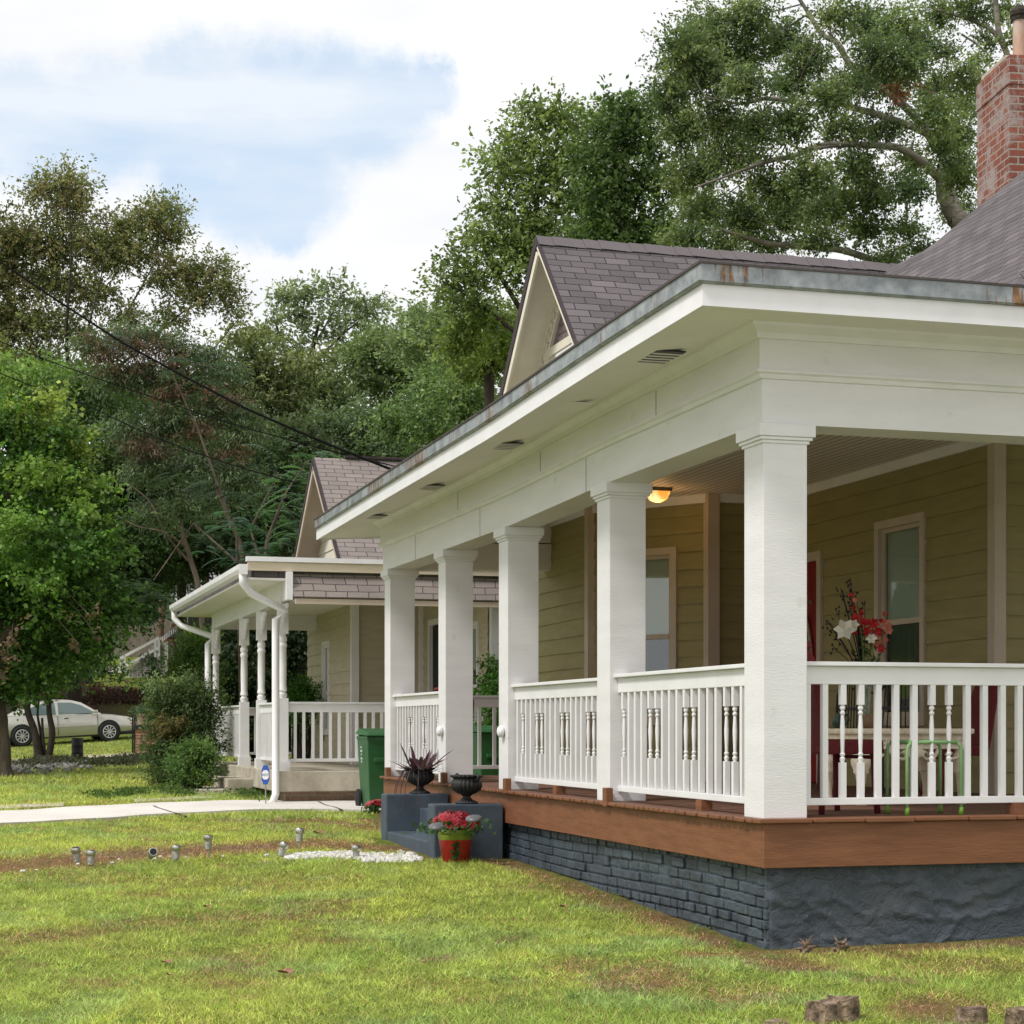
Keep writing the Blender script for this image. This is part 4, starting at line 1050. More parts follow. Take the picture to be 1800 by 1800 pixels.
stake_light(525,1456,1498,'tall steel solar light set back behind the gravel',(-.02,.05))
stake_light(626,1486,1511,'short steel solar light standing in the white gravel nearest the steps',(0,0))
# gravel
gv_=MB();rr=random.Random(5)
for i in range(620):
    px=rr.uniform(505,740);k=(px-505)/235;cy=1507+3*math.sin(px*.03);py=cy+1+rr.gauss(0,1)*(1.2+3.2*k)
    if py>1517 or py<1493: continue
    g,Y=ground(px,py)
    if g.x>-.79: continue
    s=rr.uniform(.012,.034);gv_.blob((g.x,g.y,g.z+s*.3),(s*rr.uniform(.8,1.4),s*rr.uniform(.8,1.3),s*.8),6,4,.5,rr.uniform(0,3))
for i in range(11):
    px=rr.uniform(40,500);py=np.interp(px,[0,60,250,420,560],[1534,1533,1514,1506,1505])+rr.gauss(0,2.5);g,Y=ground(px,py);s=rr.uniform(.008,.02);gv_.blob((g.x,g.y,g.z+.02),(s*1.3,s,s*.8),6,4,.5)
tag(gv_.build('gravel',rockm),'white pebbles scattered along the path edge to the steps','gravel',kind='stuff')
# ================= tree stumps, root clumps, fallen leaves
def stump(px,py_base,py_top,wpx,label,seed,split=False):
    g,Y=ground(px,py_base);H_=(py_base-py_top)/F*Y;R_=wpx/2/F*Y;r_=random.Random(seed)
    t=thing('tree_stump',label,'stump',(g.x,g.y,g.z),'cut stumps in the lawn')
    for q in ([(-.42,0,.62,1),(.42,.08,.62,1.08)] if split else [(0,0,1,1)]):
        m=MB();n=26;c=g+Vector((RIGHT[0],RIGHT[1],0))*q[0]*R_+Vector((FWD[0],FWD[1],0))*q[1]
        vs=[];fs=[];lv=9;ph=r_.uniform(0,6)
        for i in range(lv+2):
            z=min(i/lv,1);ins=.0 if i<=lv else 1
            for j in range(n):
                a=2*PI*j/n;fl=1+.10*math.sin(3*a+ph)+.06*math.sin(7*a+2*ph+z)+.025*r_.uniform(-1,1)+.35*(1-z)**3*max(0,math.sin(2.5*a+ph))
                rad=R_*q[2]*fl*(1.08-.10*z)*(1 if not ins else .12)
                top=H_*q[3]*z+(.05*H_*math.sin(2*a+ph)+.02*H_*r_.uniform(-1,1))*(z>.95)
                if ins: top=H_*q[3]*.93
                vs.append((c.x+rad*math.cos(a),c.y+rad*math.sin(a),c.z-.03+top))
        for i in range(lv+1):
            for j in range(n): fs.append((i*n+j,i*n+(j+1)%n,(i+1)*n+(j+1)%n,(i+1)*n+j))
        fs.append(tuple((lv+1)*n+j for j in range(n)))
        m.add(vs,fs).build('wood',stumpm,t,smooth=True,auto=True)
stump(1466,1797,1749,88,'large split tree stump with a twin top, in the lawn before the stucco wall',1,True)
stump(1365,1802,1783,40,'low small cut stump just left of the twin-topped stump',2)
stump(1708,1800,1760,50,'gnarled stump with bare earth beside it, right of the twin-topped stump',3)
stump(1792,1806,1760,42,'narrow upright stump at the far right edge of the lawn',4)
def rootclump(px,py,Rp,label,seed):
    g,Y=ground(px,py);g=g-Vector((FWD[0],FWD[1],0))*.10;r_=random.Random(seed);t=MB();R_=Rp/F*Y
    for i in range(16):
        a=r_.uniform(0,2*PI);e=r_.uniform(.0,1.2);l=R_*r_.uniform(.6,1.3);d=Vector((math.cos(a)*math.cos(e),math.sin(a)*math.cos(e)*.5,math.sin(e)))
        p=g+Vector((0,0,-.01));t.tube([p,p+d*l*.5+Vector((r_.uniform(-.02,.02),0,.02)),p+d*l],[.014,.010,.004],5)
    tag(t.build('root_clump',stumpm,loc=g,smooth=True),label,'roots')
rootclump(1412,1672,30,'tangled dry root clump against the corner of the stucco footing',3)
rootclump(1472,1668,26,'forked dead twig lying by the stucco footing',6)
def dryleaf(px,py,s,label,group=None,seed=0,c=(.34,.17,.10)):
    g,Y=ground(px,py);r_=random.Random(seed+px);m=MB();k=8;R_=s/F*Y*.5
    vs=[(0,0,.012)];a0=r_.uniform(0,6)
    for j in range(12):
        a=2*PI*j/12+a0;rad=R_*(1.0 if j%2==0 else .62)*(1.3 if j in(0,6) else 1);vs.append((rad*math.cos(a),rad*math.sin(a)*.75,.01+R_*.55*abs(math.sin(a*1.0+1))*r_.uniform(.5,1.1)))
    fs=[(0,j+1,(j+1)%12+1) for j in range(12)]
    m.add([(x,y,z+.02) for x,y,z in vs],fs);m.v=[(g.x+x,g.y+y,g.z+z) for x,y,z in m.v]
    return tag(m.build('fallen_leaf',mat('dry_leaf',(.36,.18,.11),(.20,.09,.06),18,.7),loc=g),label,'leaf',group)
dryleaf(500,1720,36,'largest curled pink-brown dead leaf, alone in the middle of the lawn')
dryleaf(292,1702,26,'curled reddish dead leaf lying just above a smaller one')
dryleaf(299,1724,16,'small pale dead leaf just below the curled reddish one')
dryleaf(364,1602,18,'small folded dead leaf beside the brown turf strip')
dryleaf(990,1602,20,'flat tan dead leaf on the lawn below the brick footing')
GL='small dead leaves dotted over the lawn'
for i,(a,b,s) in enumerate([(70,1600,9),(88,1592,7),(240,1610,10),(385,1740,12),(505,1540,10),(550,1640,9),(630,1548,14),(905,1730,10),(1250,1755,14),(560,1470,22),(584,1471,10),(640,1600,7),(180,1640,8),(1310,1690,9)]):
    dryleaf(a,b,s,'small dark dead leaf lying flat in the short grass',GL,i)
# ================= SECOND HOUSE
K=thing('neighbour_house','tan house with white turned porch posts and brown-grey shingle gable','house',(-.54,14.5,tz(-.54,14.5)))
HX=-.54;Y0=14.44;Y1=21.7;ZS=.775
post_y=[14.5,16.37,18.1,21.45]
# slab and footing
MB().box(HX-.12,2.6,14.30,21.8,.50,ZS).build('porch_slab',slabc,K,bevel=.015)
MB().box(HX+.03,2.6,14.45,21.65,-.1,.50).build('footing',rubble,K)
def tpost(x,y):
    z0=ZS;z1=3.04;w=.068
    t=MB();t.box(x-w,x+w,y-w,y+w,z0,z0+.98).box(x-w,x+w,y-w,y+w,z1-.42,z1);t.box(x-w-.02,x+w+.02,y-w-.02,y+w+.02,z0,z0+.14)
    a,b=z0+.98,z1-.42;P=[(.05,0),(.062,.03),(.062,.07),(.045,.08),(.045,.10),(.062,.12),(.055,.16),(.05,.2),(.054,.5),(.05,.78),(.06,.80),(.06,.84),(.048,.86),(.06,.90),(.06,.94),(.045,.97),(.05,1)]
    t.lathe([(r,k*(b-a)) for r,k in P],(x,y,a),18)
    o=t.build('post',white2,K,smooth=True,auto=True)
    b_=MB()   # scroll brackets at the head
    for sgn in (-1,1):
        for j in range(5):
            q=j/5;b_.box(x-.015,x+.015,min(y+sgn*(w),y+sgn*(w+.30*(1-q)**1.6+.02)),max(y+sgn*w,y+sgn*(w+.30*(1-q)**1.6+.02)),z1-.03-.06*(j+1),z1-.03-.06*j)
    b_.build('bracket',white2,o)
for y in post_y: tpost(HX,y)
tpost(1.9,21.45)
# porch beam, ceiling, flat roof, soffit
bm_=MB();bm_.box(HX-.06,HX+.06,14.44,21.52,3.04,3.30);bm_.box(HX+.06,2.4,21.40,21.52,3.04,3.30);bm_.build('porch_beam',white2,K)
MB().box(HX+.06,2.4,14.42,14.54,3.045,3.16).build('porch_beam',trimtan,K)
MB().box(HX-.55,HX+.0,14.0,22.5,3.30,3.33).box(HX+.0,2.6,14.44,22.5,3.301,3.331).build('porch_soffit',soffm,K)
MB().box(HX-.55,3.2,13.93,14.0,3.42,3.535).build('side_fascia',cream,K)
MB().box(HX-.57,3.2,13.90,14.02,3.537,3.60).build('roof_edge',white2,K)
MB().box(HX-.50,3.2,14.0,22.5,3.34,3.55).build('flat_roof',shing3,K)
# pent strip of shingles over the side opening
pm=MB();slab(pm,(HX+.04,13.80,3.08),(2.32,13.80,3.08),(2.42,14.02,3.418),(HX-.0,14.02,3.418),.03,[(0,0),(2.9,0),(2.95,.43),(0,.43)]);pm.build('pent_roof',shing2,K)
MB().box(HX+.06,2.34,13.82,13.88,2.985,3.055).build('pent_trim',trimtan,K)
MB().box(HX-.05,HX+.03,13.86,14.44,3.04,3.41).build('corner_box',white2,K)
MB().box(HX+.06,2.3,13.90,14.42,3.04,3.06).build('pent_soffit',white2,K)
# gutter with downspouts
gm=MB();pr=[(0,0),(-.10,0),(-.125,.05),(-.125,.11),(-.115,.11),(-.112,.055),(-.093,.012),(0,.012)]
vs=[];k=len(pr)
for y in (13.92,16,18,20,22.45):
    for a,b in pr: vs.append((HX-.555+a,y,3.38+b))
fs=[]
for i in range(4):
    for j in range(k): fs.append((i*k+j,i*k+(j+1)%k,(i+1)*k+(j+1)%k,(i+1)*k+j))
fs.append(tuple(range(k)));fs.append(tuple(4*k+j for j in range(k))[::-1])
gm.add(vs,fs).box(HX-.67,HX-.56,13.90,13.915,3.36,3.495).build('gutter',white2,K)
def spout(yt,yb,xb,zend,kick):
    m=MB();pts=[(HX-.61,yt,3.38),(HX-.61,yt+.01,3.26),(HX-.50,yt+.02+(yb-yt)*.2,3.13),(xb+.12*(xb<HX) ,yb-(yb-yt)*.1,2.92),(xb,yb,2.80),(xb,yb,1.8),(xb,yb,zend+.12)]
    pts.append((xb+kick[0],yb+kick[1],zend))
    m.tube(pts,.052,10);m.build('downspout',white2,K,smooth=True)
spout(13.98,14.28,HX-.13,tz(HX,14.2)+.02,(-.06,-.10))
spout(22.3,21.75,HX-.10,tz(HX,21.7)+.02,(-.02,.0))
# railings of the second porch
railing((HX+.07,14.5,0),(2.35,14.5,0),K,'S',sp=.120,first=.10,ztop=ZS+.93,zb=ZS+.12)
railing((HX,16.30,0),(HX,14.57,0),K,'S',sp=.118,first=.09,ztop=ZS+.93,zb=ZS+.12)
railing((HX,21.38,0),(HX,18.17,0),K,'S',sp=.118,first=.09,ztop=ZS+.93,zb=ZS+.12)
railing((HX+.07,21.45,0),(1.83,21.45,0),K,'S',sp=.16,first=.12,ztop=ZS+.93,zb=ZS+.12)
# walls
siding((1.2,22.3),(1.2,18.2),ZS,3.3,'siding',tanside,K,holes=[(1.55,2.05,1.30,2.75)])
window((1.2,22.3),(1.2,18.2),1.57,2.03,1.30,2.75,K,trim=white2,blind=0,sash=.45,tw=.06)
siding((1.2,18.2),(2.3,18.2),ZS,3.3,'siding',tanside,K)
siding((2.3,18.2),(2.3,14.34),ZS,3.3,'siding',tanside,K,holes=[(.55,1.45,ZS,2.95),(2.75,3.35,1.25,2.8)])
window((2.3,18.2),(2.3,14.34),2.77,3.33,1.25,2.8,K,trim=white2,blind=.4,sash=.45,tw=.06)
dm=MB();dm.box(2.32,2.36,16.77,17.63,ZS,2.93);d2=dm.build('door',roomdark,K)
MB().box(2.29,2.31,16.80,17.2,ZS+.05,2.88).build('door_curtain',teal,d2)
f2=MB();f2.box(2.26,2.33,16.68,16.77,ZS,3.03);f2.box(2.26,2.33,17.63,17.72,ZS,3.03);f2.box(2.26,2.33,16.77,17.63,2.94,3.03);f2.build('frame',white2,d2)
post(1.2,18.19,.12,ZS,3.3,K,white2);post(2.27,18.15,.09,ZS,3.3,K,white2)
post(2.38,14.30,.15,.2,3.9,K,white2)
siding((2.46,14.32),(7.5,14.32),.3,4.3,'siding',cream,K)
MB().box(2.62,7.4,14.6,22,.3,4.2).build('house_core',roomdark,K)
# gable roof of the second house
G2U,G2Z,G2V,S2L=19.5,5.75,.8,.82;dn2=2.75;LS=dn2*math.hypot(1,S2L)
rm=MB()
slab(rm,(G2V,G2U-dn2,G2Z-dn2*S2L),(7.5,G2U-dn2,G2Z-dn2*S2L),(7.5,G2U,G2Z),(G2V,G2U,G2Z),.05,[(0,0),(6.7,0),(6.7,LS),(0,LS)])
slab(rm,(7.5,G2U+dn2,G2Z-dn2*S2L),(G2V,G2U+dn2,G2Z-dn2*S2L),(G2V,G2U,G2Z),(7.5,G2U,G2Z),.05,[(0,0),(6.7,0),(6.7,LS),(0,LS)])
r2=rm.build('gable_roof',shing2,K)
MB().bar((G2V+.5,G2U,G2Z+.03),(7,G2U,G2Z+.03),.12,.035).build('ridge_cap',darkverge,r2)
vm=MB();wm2=MB();sm_=MB()
for s in (-1,1):
    a=Vector((G2V-.02,G2U,G2Z-.03));b=Vector((G2V-.02,G2U+s*dn2,G2Z-dn2*S2L-.03))
    vm.bar(a-Vector((0,0,.02)),b-Vector((0,0,.02)),.03,.09);wm2.bar(a+Vector((.012,0,-.13)),b+Vector((.012,0,-.13)),.03,.12)
    slab(sm_,(G2V+.01,G2U+s*dn2,G2Z-dn2*S2L-.08),(1.2,G2U+s*dn2,G2Z-dn2*S2L-.08),(1.2,G2U,G2Z-.08),(G2V+.01,G2U,G2Z-.08),.03,[(0,0)]*4)
vm.build('verge_edge',darkverge,r2);wm2.build('bargeboard',trimtan,r2);sm_.build('gable_soffit',trimtan,r2)
gw=MB();z=3.5;GX=1.18
while z<5.6:
    zt=z+.20;h0=(G2Z-.1-z)/S2L;h1=max((G2Z-.1-zt)/S2L,0)
    gw.add([(GX-.02,G2U-h0,z),(GX-.02,G2U+h0,z),(GX,G2U+h0,z),(GX,G2U-h0,z),(GX-.003,G2U-h1,zt),(GX-.003,G2U+h1,zt)],[(0,1,2,3),(1,0,4,5)]);z=zt
gw.build('gable_wall',creamg,K)
# concrete steps up to the second porch
Q=thing('porch_steps','weathered concrete steps leading up to the tan house porch','steps',(HX-.5,17.2,tz(HX-.5,17.2)))
MB().box(HX-.48,HX-.12,16.42,18.0,-.1,.62).build('tread',slabc,Q,bevel=.012)
MB().box(HX-.90,HX-.485,16.42,18.0,-.1,.47).build('tread',slabc,Q,bevel=.012)
# red chair pieces etc on the porches
def wicker_chair(label,group='red wicker chairs on the near porch',first=[None]):
    if first[0] is None:
        t=thing('wicker_chair',label,'chair',(0,0,0),group)
        # faces +x; back at x=-.2
        for x in (-.19,.2):
            for y in (-.22,.22):
                MB().tube([(x*1.08,y*1.05,0),(x*1.02,y*1.02,.2),(x,y,.44)],[.02,.024,.026],8).build('leg',redw,t,smooth=True)
        MB().box(-.22,.25,-.26,.26,.38,.475).build('seat',redw,t,bevel=.02)
        m=MB()
        n=10;vs=[];fs=[]
        for i in range(n+1):
            zz=.44+.62*i/n;w=.27 if i<n-2 else .27-.05*(i-n+2)**1.5*.5
            x=-.20-.10*(i/n)
            for (xx,yy) in ((x-.022,-w),(x+.022,-w),(x+.022,w),(x-.022,w)): vs.append((xx,yy,zz))
        for i in range(n):
            for j in range(4): fs.append((i*4+j,i*4+(j+1)%4,(i+1)*4+(j+1)%4,(i+1)*4+j))
        fs.append((n*4,n*4+1,n*4+2,n*4+3));m.add(vs,fs).build('backrest',redw,t,bevel=.008)
        MB().tube([(-.31,y,1.075+.012*math.cos(y*8)) for y in np.linspace(-.24,.24,9)],.028,8).build('top_roll',redw,t,smooth=True)
        MB().tube([(.22,y,.36) for y in (-.22,0,.22)],.014,6).build('stretcher',redw,t)
        first[0]=t;return t
    c=copytree(first[0]);c['label']=label;return c
def onfloor(px,py): # point of the porch floor seen at that pixel
    Y=(CZ-.80)*F/(py-HY);p=at(px,py,Y);return p.x,p.y
w1=wicker_chair('dark red wicker chair with a high back, right behind the corner column')
w1.location=(.74,.62,.803);w1.rotation_euler=(0,0,.12)
w2=wicker_chair('dark red wicker chair at the right end of the cream table');w2p=at(1678,1300,15.0);w2.location=(w2p.x,w2p.y,.803);w2.rotation_euler=(0,0,PI-.15);w2.scale=(.9,.9,.86)
w3=wicker_chair('dark red chair on the far end of the porch, only its top over the railing');w3.location=(.50,9.65,.803);w3.rotation_euler=(0,0,PI/2);w3.scale=(.9,.9,.90)
# cream ornate table
tp=at(1572,1283,13.45);TBX,TBY=tp.x,tp.y
T=thing('carved_table','cream carved low table with bulbous legs behind the porch railing','table',(0,0,0))
MB().box(-.47,.47,-.32,.32,.505,.545).build('tabletop',creamtab,T,bevel=.014)
ap=MB();ap.box(-.42,.42,-.275,-.25,.40,.505).box(-.42,.42,.25,.275,.40,.505).box(-.445,-.42,-.275,.275,.40,.505).box(.42,.445,-.275,.275,.40,.505);ap.build('apron',creamtab,T,bevel=.004)
sc_=MB()
for i in range(17):
    x=-.38+i*.0475;sc_.tube([(x+.019*math.cos(a),-.282,.452+.019*math.sin(a)) for a in np.linspace(0,2*PI,11)],.006,5,False)
for sx in (-1,1):
    for k in range(2):
        x0=sx*(.40-.2*k)
        sc_.tube([(x0-sx*.0,-.28,.40),(x0-sx*.04,-.285,.34),(x0-sx*.11,-.29,.325),(x0-sx*.15,-.29,.36),(x0-sx*.12,-.285,.385),(x0-sx*.09,-.28,.365)],[.016,.014,.012,.011,.009,.006],6)
sc_.blob((0,-.285,.37),(.09,.02,.04),12,8);sc_.build('scrollwork',creamtab,T,smooth=True)
for sx in (-1,1):
    for sy in (-1,1):
        MB().lathe([(.035,0),(.04,.02),(.028,.035),(.022,.06),(.026,.14),(.04,.22),(.055,.235),(.05,.25),(.066,.285),(.07,.32),(.055,.36),(.04,.38),(.05,.40)],(sx*.40,sy*.245,0),20,.05,10).build('leg',creamtab,T,smooth=True)
T.location=(TBX,TBY,.803);T.rotation_euler=(0,0,.02)
# green tubular stool
gx,gy=onfloor(1624,1432)
Gs=thing('green_stool','light green tubular metal stool frame beside the cream table','stool',(0,0,0))
for x in (-.19,.19):
    for y in (-.13,.13):
        MB().tube([(x,y,0),(x,y,.40),(x*.97,y,.435),(x*.82,y,.46)],.011,8).build('leg',greenm,Gs,smooth=True)
        MB().tube([(x,y,-.001),(x,y,.05)],.016,8).build('foot_cap',mat('lime_rubber',(.16,.32,.03),(.12,.26,.03),5,.5,0),Gs,smooth=True)
rt=MB()
for y in (-.13,.13): rt.tube([(-.16,y,.46),(.16,y,.46)],.013,8)
for x in (-.16,.16): rt.tube([(x,-.13,.46),(x,.13,.46)],.013,8)
rt.build('seat_rail',greenm,Gs,smooth=True)
Gs.location=(gx,gy,.803);Gs.rotation_euler=(0,0,.0)
# vase with flowers on the table
vb=at(1519,1279,13.6);VZ=.803+.545
Vs=thing('glass_vase','clear glass vase packed with green stems on the cream table','vase',(vb.x,vb.y,VZ))
gm2,gnt,gp=nodes('vase_glass');gp.inputs['Base Color'].default_value=(.85,.9,.85,1);gp.inputs['Roughness'].default_value=.05;gp.inputs['Transmission Weight'].default_value=.9
MB().lathe([(.045,0),(.05,.01),(.042,.12),(.055,.28),(.068,.34),(.064,.34),(.052,.28),(.039,.12),(.04,.015)],(vb.x,vb.y,VZ),22).build('glass',gm2,Vs,smooth=True)
st=MB();stemc=mat('flower_stems',(.13,.20,.05),(.07,.12,.03),9,.6,0)
heads=[]
for i in range(22):
    a=random.uniform(0,2*PI);b0=Vector((vb.x+.025*math.cos(a),vb.y+.025*math.sin(a),VZ+.02));b1=b0+Vector((math.cos(a+2)*.03,math.sin(a+2)*.03,.34))
    st.tube([b0,b1],.005,5)
st.build('stems',stemc,Vs)
Bq=thing('flower_bouquet','tall bouquet of red gladioli, white lily and dark seed stems','flowers',(vb.x,vb.y,VZ+.34))
def wp(px,py,dy=0): 
    p=at(px,py,13.6+dy);return p
gl=MB();base=Vector((vb.x,vb.y,VZ+.33))
tips=[[(1500,1045),(1511,1090),(1517,1140)],[(1557,1078),(1552,1115),(1548,1150)],[(1536,1095),(1533,1130)]]
V=[];Kc=[]
for tp_ in tips:
    pts=[base]+[wp(*q,dy=-.03) for q in tp_[::-1]];gl.tube(pts,.006,6)
def bloom(p,r,col,n=6,cup=.5,dirv=(-.3,-1,.3)):
    c=np.array(p);nm=unit(np.array([dirv])+RNG.normal(size=(1,3))*.35)[0];t1=unit(np.cross(nm,[[.2,.3,1.]]))[0];t2=np.cross(nm,t1)
    for j in range(n):
        an=2*PI*j/n+random.uniform(-.1,.1);d=t1*math.cos(an)+t2*math.sin(an);s=np.cross(nm,d)
        V.extend([c-nm*r*.2,c+d*r*.55+s*r*.33+nm*r*cup*.5,c+d*r+nm*r*cup*.4,c+d*r*.55-s*r*.33+nm*r*cup*.5]);Kc.append(np.array(col)*random.uniform(.75,1.2))
red=(.48,.015,.02)
def flush(nm):
    npmesh(nm,np.array(V),4,petal,Bq,np.array(Kc));V.clear();Kc.clear()
for px,py,r in [(1496,1046,.022),(1502,1055,.025),(1499,1068,.03),(1512,1078,.035),(1504,1085,.035),(1517,1092,.035),(1508,1100,.035),(1502,1112,.03)]: bloom(wp(px,py,-.04+random.uniform(-.03,.03)),r,red if random.random()<.8 else (.6,.2,.14))
flush('gladiolus')
for px,py,r in [(1525,1095,.04),(1536,1096,.045),(1525,1110,.045),(1541,1110,.04),(1530,1120,.035)]: bloom(wp(px,py,-.04+random.uniform(-.03,.03)),r,red if random.random()<.7 else (.6,.2,.14))
flush('gladiolus')
for px,py,r in [(1556,1080,.025),(1550,1092,.03),(1557,1098,.05),(1562,1108,.035),(1548,1112,.04),(1553,1125,.04),(1542,1130,.045),(1548,1140,.04)]: bloom(wp(px,py,-.04+random.uniform(-.03,.03)),r,red if random.random()<.8 else (.6,.2,.14))
flush('gladiolus')
for px,py,r in [(1485,1108,.085),(1500,1100,.05),(1532,1124,.045)]:
    bloom(wp(px,py,-.12),r,(.80,.76,.66),6,.7);flush('lily')
gl.build('stem',stemc,Bq)
sd_=MB()
for i in range(26):
    px=random.uniform(1452,1520) if i<20 else random.uniform(1500,1525);py=random.uniform(1018,1105)
    if px<1470:py+=35
    tip=wp(px,py,.05+random.uniform(-.08,.08));mid=base.lerp(tip,.5)+Vector((0,0,.03))
    sd_.tube([base,mid,tip],.003,4)
    for k in range(4): sd_.blob(tip+Vector((random.uniform(-.03,.03),random.uniform(-.03,.03),random.uniform(-.09,.01))),.0095,6,4)
sd_.build('seed_stem',mat('dark_seed_pods',(.03,.025,.02),(.015,.012,.01),9,.8),Bq)
P=np.array(base)+RNG.normal(size=(120,3))*np.array([.06,.06,.09])+np.array([0,0,.12]);npmesh('leaves',leafverts(P,RNG.uniform(.05,.12,120),.3,.3),4,leafm,Bq,np.array([[.05,.09,.025]])*RNG.uniform(.5,1.4,(120,1)))
# small clay jar and glazed jug on the table
jp=at(1524,1279,13.3);Jt=thing('clay_jar','small brown clay jar on the table in front of the vase','jar',(jp.x,jp.y,VZ))
MB().lathe([(.001,0),(.05,0),(.058,.02),(.06,.06),(.045,.09),(.048,.10),(.001,.098)],(jp.x,jp.y,VZ),18).build('jar_body',mat('brown_clay',(.22,.13,.07),(.14,.08,.04),9,.5),Jt,smooth=True)
jp=at(1476,1279,13.5);Jt=thing('dark_jug','round dark green jug with a handle at the left end of the table','jug',(jp.x,jp.y,VZ))
MB().lathe([(.001,0),(.04,0),(.055,.03),(.052,.07),(.025,.10),(.028,.12),(.001,.119)],(jp.x,jp.y,VZ),18).build('jug_body',mat('dark_green_glaze',(.02,.05,.035),(.01,.03,.02),9,.25),Jt,smooth=True)
MB().tube([(jp.x+.04,jp.y,VZ+.03),(jp.x+.075,jp.y,VZ+.06),(jp.x+.06,jp.y,VZ+.10),(jp.x+.03,jp.y,VZ+.11)],.007,6).build('handle',black,Jt,smooth=True)
# black iron bistro chairs against the wall
def iron_chair(x,y,rot,label):
    t=thing('iron_chair',label,'chair',(0,0,0),'black iron bistro chairs by the porch wall')
    for a in (-.2,.2):
        for b in (-.2,.2): MB().tube([(a*1.15,b*1.15,0),(a,b,.45)],.011,6).build('leg',black,t)
    MB().lathe([(.22,.44),(.225,.45),(.22,.462),(.001,.462)],(0,0,0),20).build('seat',black,t)
    m=MB();m.tube([(-.2,.19,.45),(-.2,.22,.85),(-.12,.23,.95),(.12,.23,.95),(.2,.22,.85),(.2,.19,.45)],.012,6)
    for i in range(7): m.tube([(-.16+i*.053,.2,.47),(-.13+i*.043,.225,.94)],.006,5)
    m.bar((-.2,.215,.72),(.2,.215,.72),.012,.03);m.build('backrest',black,t);t.location=(x,y,.803);t.rotation_euler=(0,0,rot)
iron_chair(2.85,3.95,-1.2,'black iron chair under the near porch window')
iron_chair(2.75,4.75,-1.5,'black iron chair beside the red front door')
# ================= bins
def bin_(px,pyb,Y,label,rot=0.,mark=False):
    g=onY(px,Y);t=thing('wheelie_bin',label,'bin',(0,0,0),'green wheeled rubbish bins between the houses')
    vs=[];n=[( .23,.26,.0+.04),(.25,.28,.30),(.275,.315,.88),(.285,.33,.90),(.285,.33,.93)];fs=[]
    for a,b,z in n: vs+=[(-a,-b,z),(a,-b,z),(a,b,z),(-a,b,z)]
    for i in range(4):
        for j in range(4): fs.append((i*4+j,i*4+(j+1)%4,(i+1)*4+(j+1)%4,(i+1)*4+j))
    fs.append((3,2,1,0));fs.append((16,17,18,19));MB().add(vs,fs).box(-.19,.19,-.335,-.30,.60,.66).build('tub',binm,t,bevel=.02)
    l=MB();l.add([(-.30,-.36,.935),(.30,-.36,.935),(.30,.34,.955),(-.30,.34,.955),(-.26,-.32,.985),(.26,-.32,.985),(.26,.32,1.03),(-.26,.32,1.03)],[(3,2,1,0),(4,5,6,7),(0,1,5,4),(1,2,6,5),(2,3,7,6),(3,0,4,7)]);l.build('lid',binm,t,bevel=.015)
    MB().tube([(-.24,.34,.90),(-.24,.40,.94),(.24,.40,.94),(.24,.34,.90)],.016,8).build('handle',binm,t,smooth=True)
    for s in (-1,1):
        m=MB()
        for rr_,w in ((.125,.045),(.07,.055)):
            prof=[(rr_-.02,-w/2),(rr_,-w/2+.008),(rr_,w/2-.008),(rr_-.02,w/2),(.02,w/2)];k=[]
            mm=MB().lathe([(.001,-w/2)]+prof,(0,0,0),22);mm.xform(Matrix.Translation((s*.27,.27,.125))@Matrix.Rotation(PI/2,4,'Y'));m.add(mm.v,mm.f)
        m.build('wheel',rubber,t,smooth=True,auto=True)
    if mark:
        mk=MB()
        for i,(zz,w) in enumerate(((.80,.03),(.755,.05),(.71,.02),(.66,.045),(.62,.03))): mk.box(-.2825,-.2795,-.10-w,-.10+w,zz-.012,zz+.012)
        k=mk.build('stencil',mat('white_stencil',(.6,.65,.6),(.3,.4,.3),60,.6,0),t)
        k.rotation_euler=(0,math.radians(-2.2),0)
    t.location=g;t.rotation_euler=(0,0,rot);return t
bin_(674,1410,23.7,'green wheeled bin beside the tan house porch, left of the columns',.0,True)
bin_(868,1400,24.2,'green wheeled bin seen through the porch railing between two columns',.0)
# ================= security yard sign
g,Y=ground(468,1416);g=onY(467,24.1)
sy=thing('yard_sign','small blue octagonal security sign on a stake by the tan porch','sign',(g.x,g.y,g.z))
zt=CZ+(HY-1362)/F*24.1
blue=mat('sign_blue',(.03,.10,.42),(.025,.08,.36),9,.4,0)
MB().tube([(g.x,g.y,g.z-.1),(g.x,g.y,zt+.05)],.008,6).build('stake',steel,sy)
nrm=Vector((-.35,-1,0)).normalized();tx=Vector((-nrm.y,nrm.x,0))
def plate(m,c,pts,th):
    k=len(pts);f=[c+tx*a+Vector((0,0,b))+nrm*th for a,b in pts];bk_=[c+tx*a+Vector((0,0,b)) for a,b in pts]
    m.add(f+bk_,[tuple(range(k)),tuple(range(k,2*k))[::-1]]+[(i,k+i,k+(i+1)%k,(i+1)%k) for i in range(k)]);return m
c0=Vector((g.x,g.y,zt))
oc=lambda rx,rz:[(rx*(1 if abs(a)>abs(b) else .45)*(1 if a>0 else -1),rz*(1 if abs(b)>abs(a) else .55)*(1 if b>0 else -1)) for a,b in ((.9,-.4),(.9,.4),(.4,.9),(-.4,.9),(-.9,.4),(-.9,-.4),(-.4,-.9),(.4,-.9))]
def octo(rx,rz):return [(rx,-rz*.5),(rx,rz*.5),(rx*.5,rz),(-rx*.5,rz),(-rx,rz*.5),(-rx,-rz*.5),(-rx*.5,-rz),(rx*.5,-rz)]
plate(MB(),c0+nrm*.01,octo(.052,.125),.006).build('panel',blue,sy)
plate(MB(),c0+nrm*.0165,octo(.044,.06),.002).build('white_panel',white2,sy)
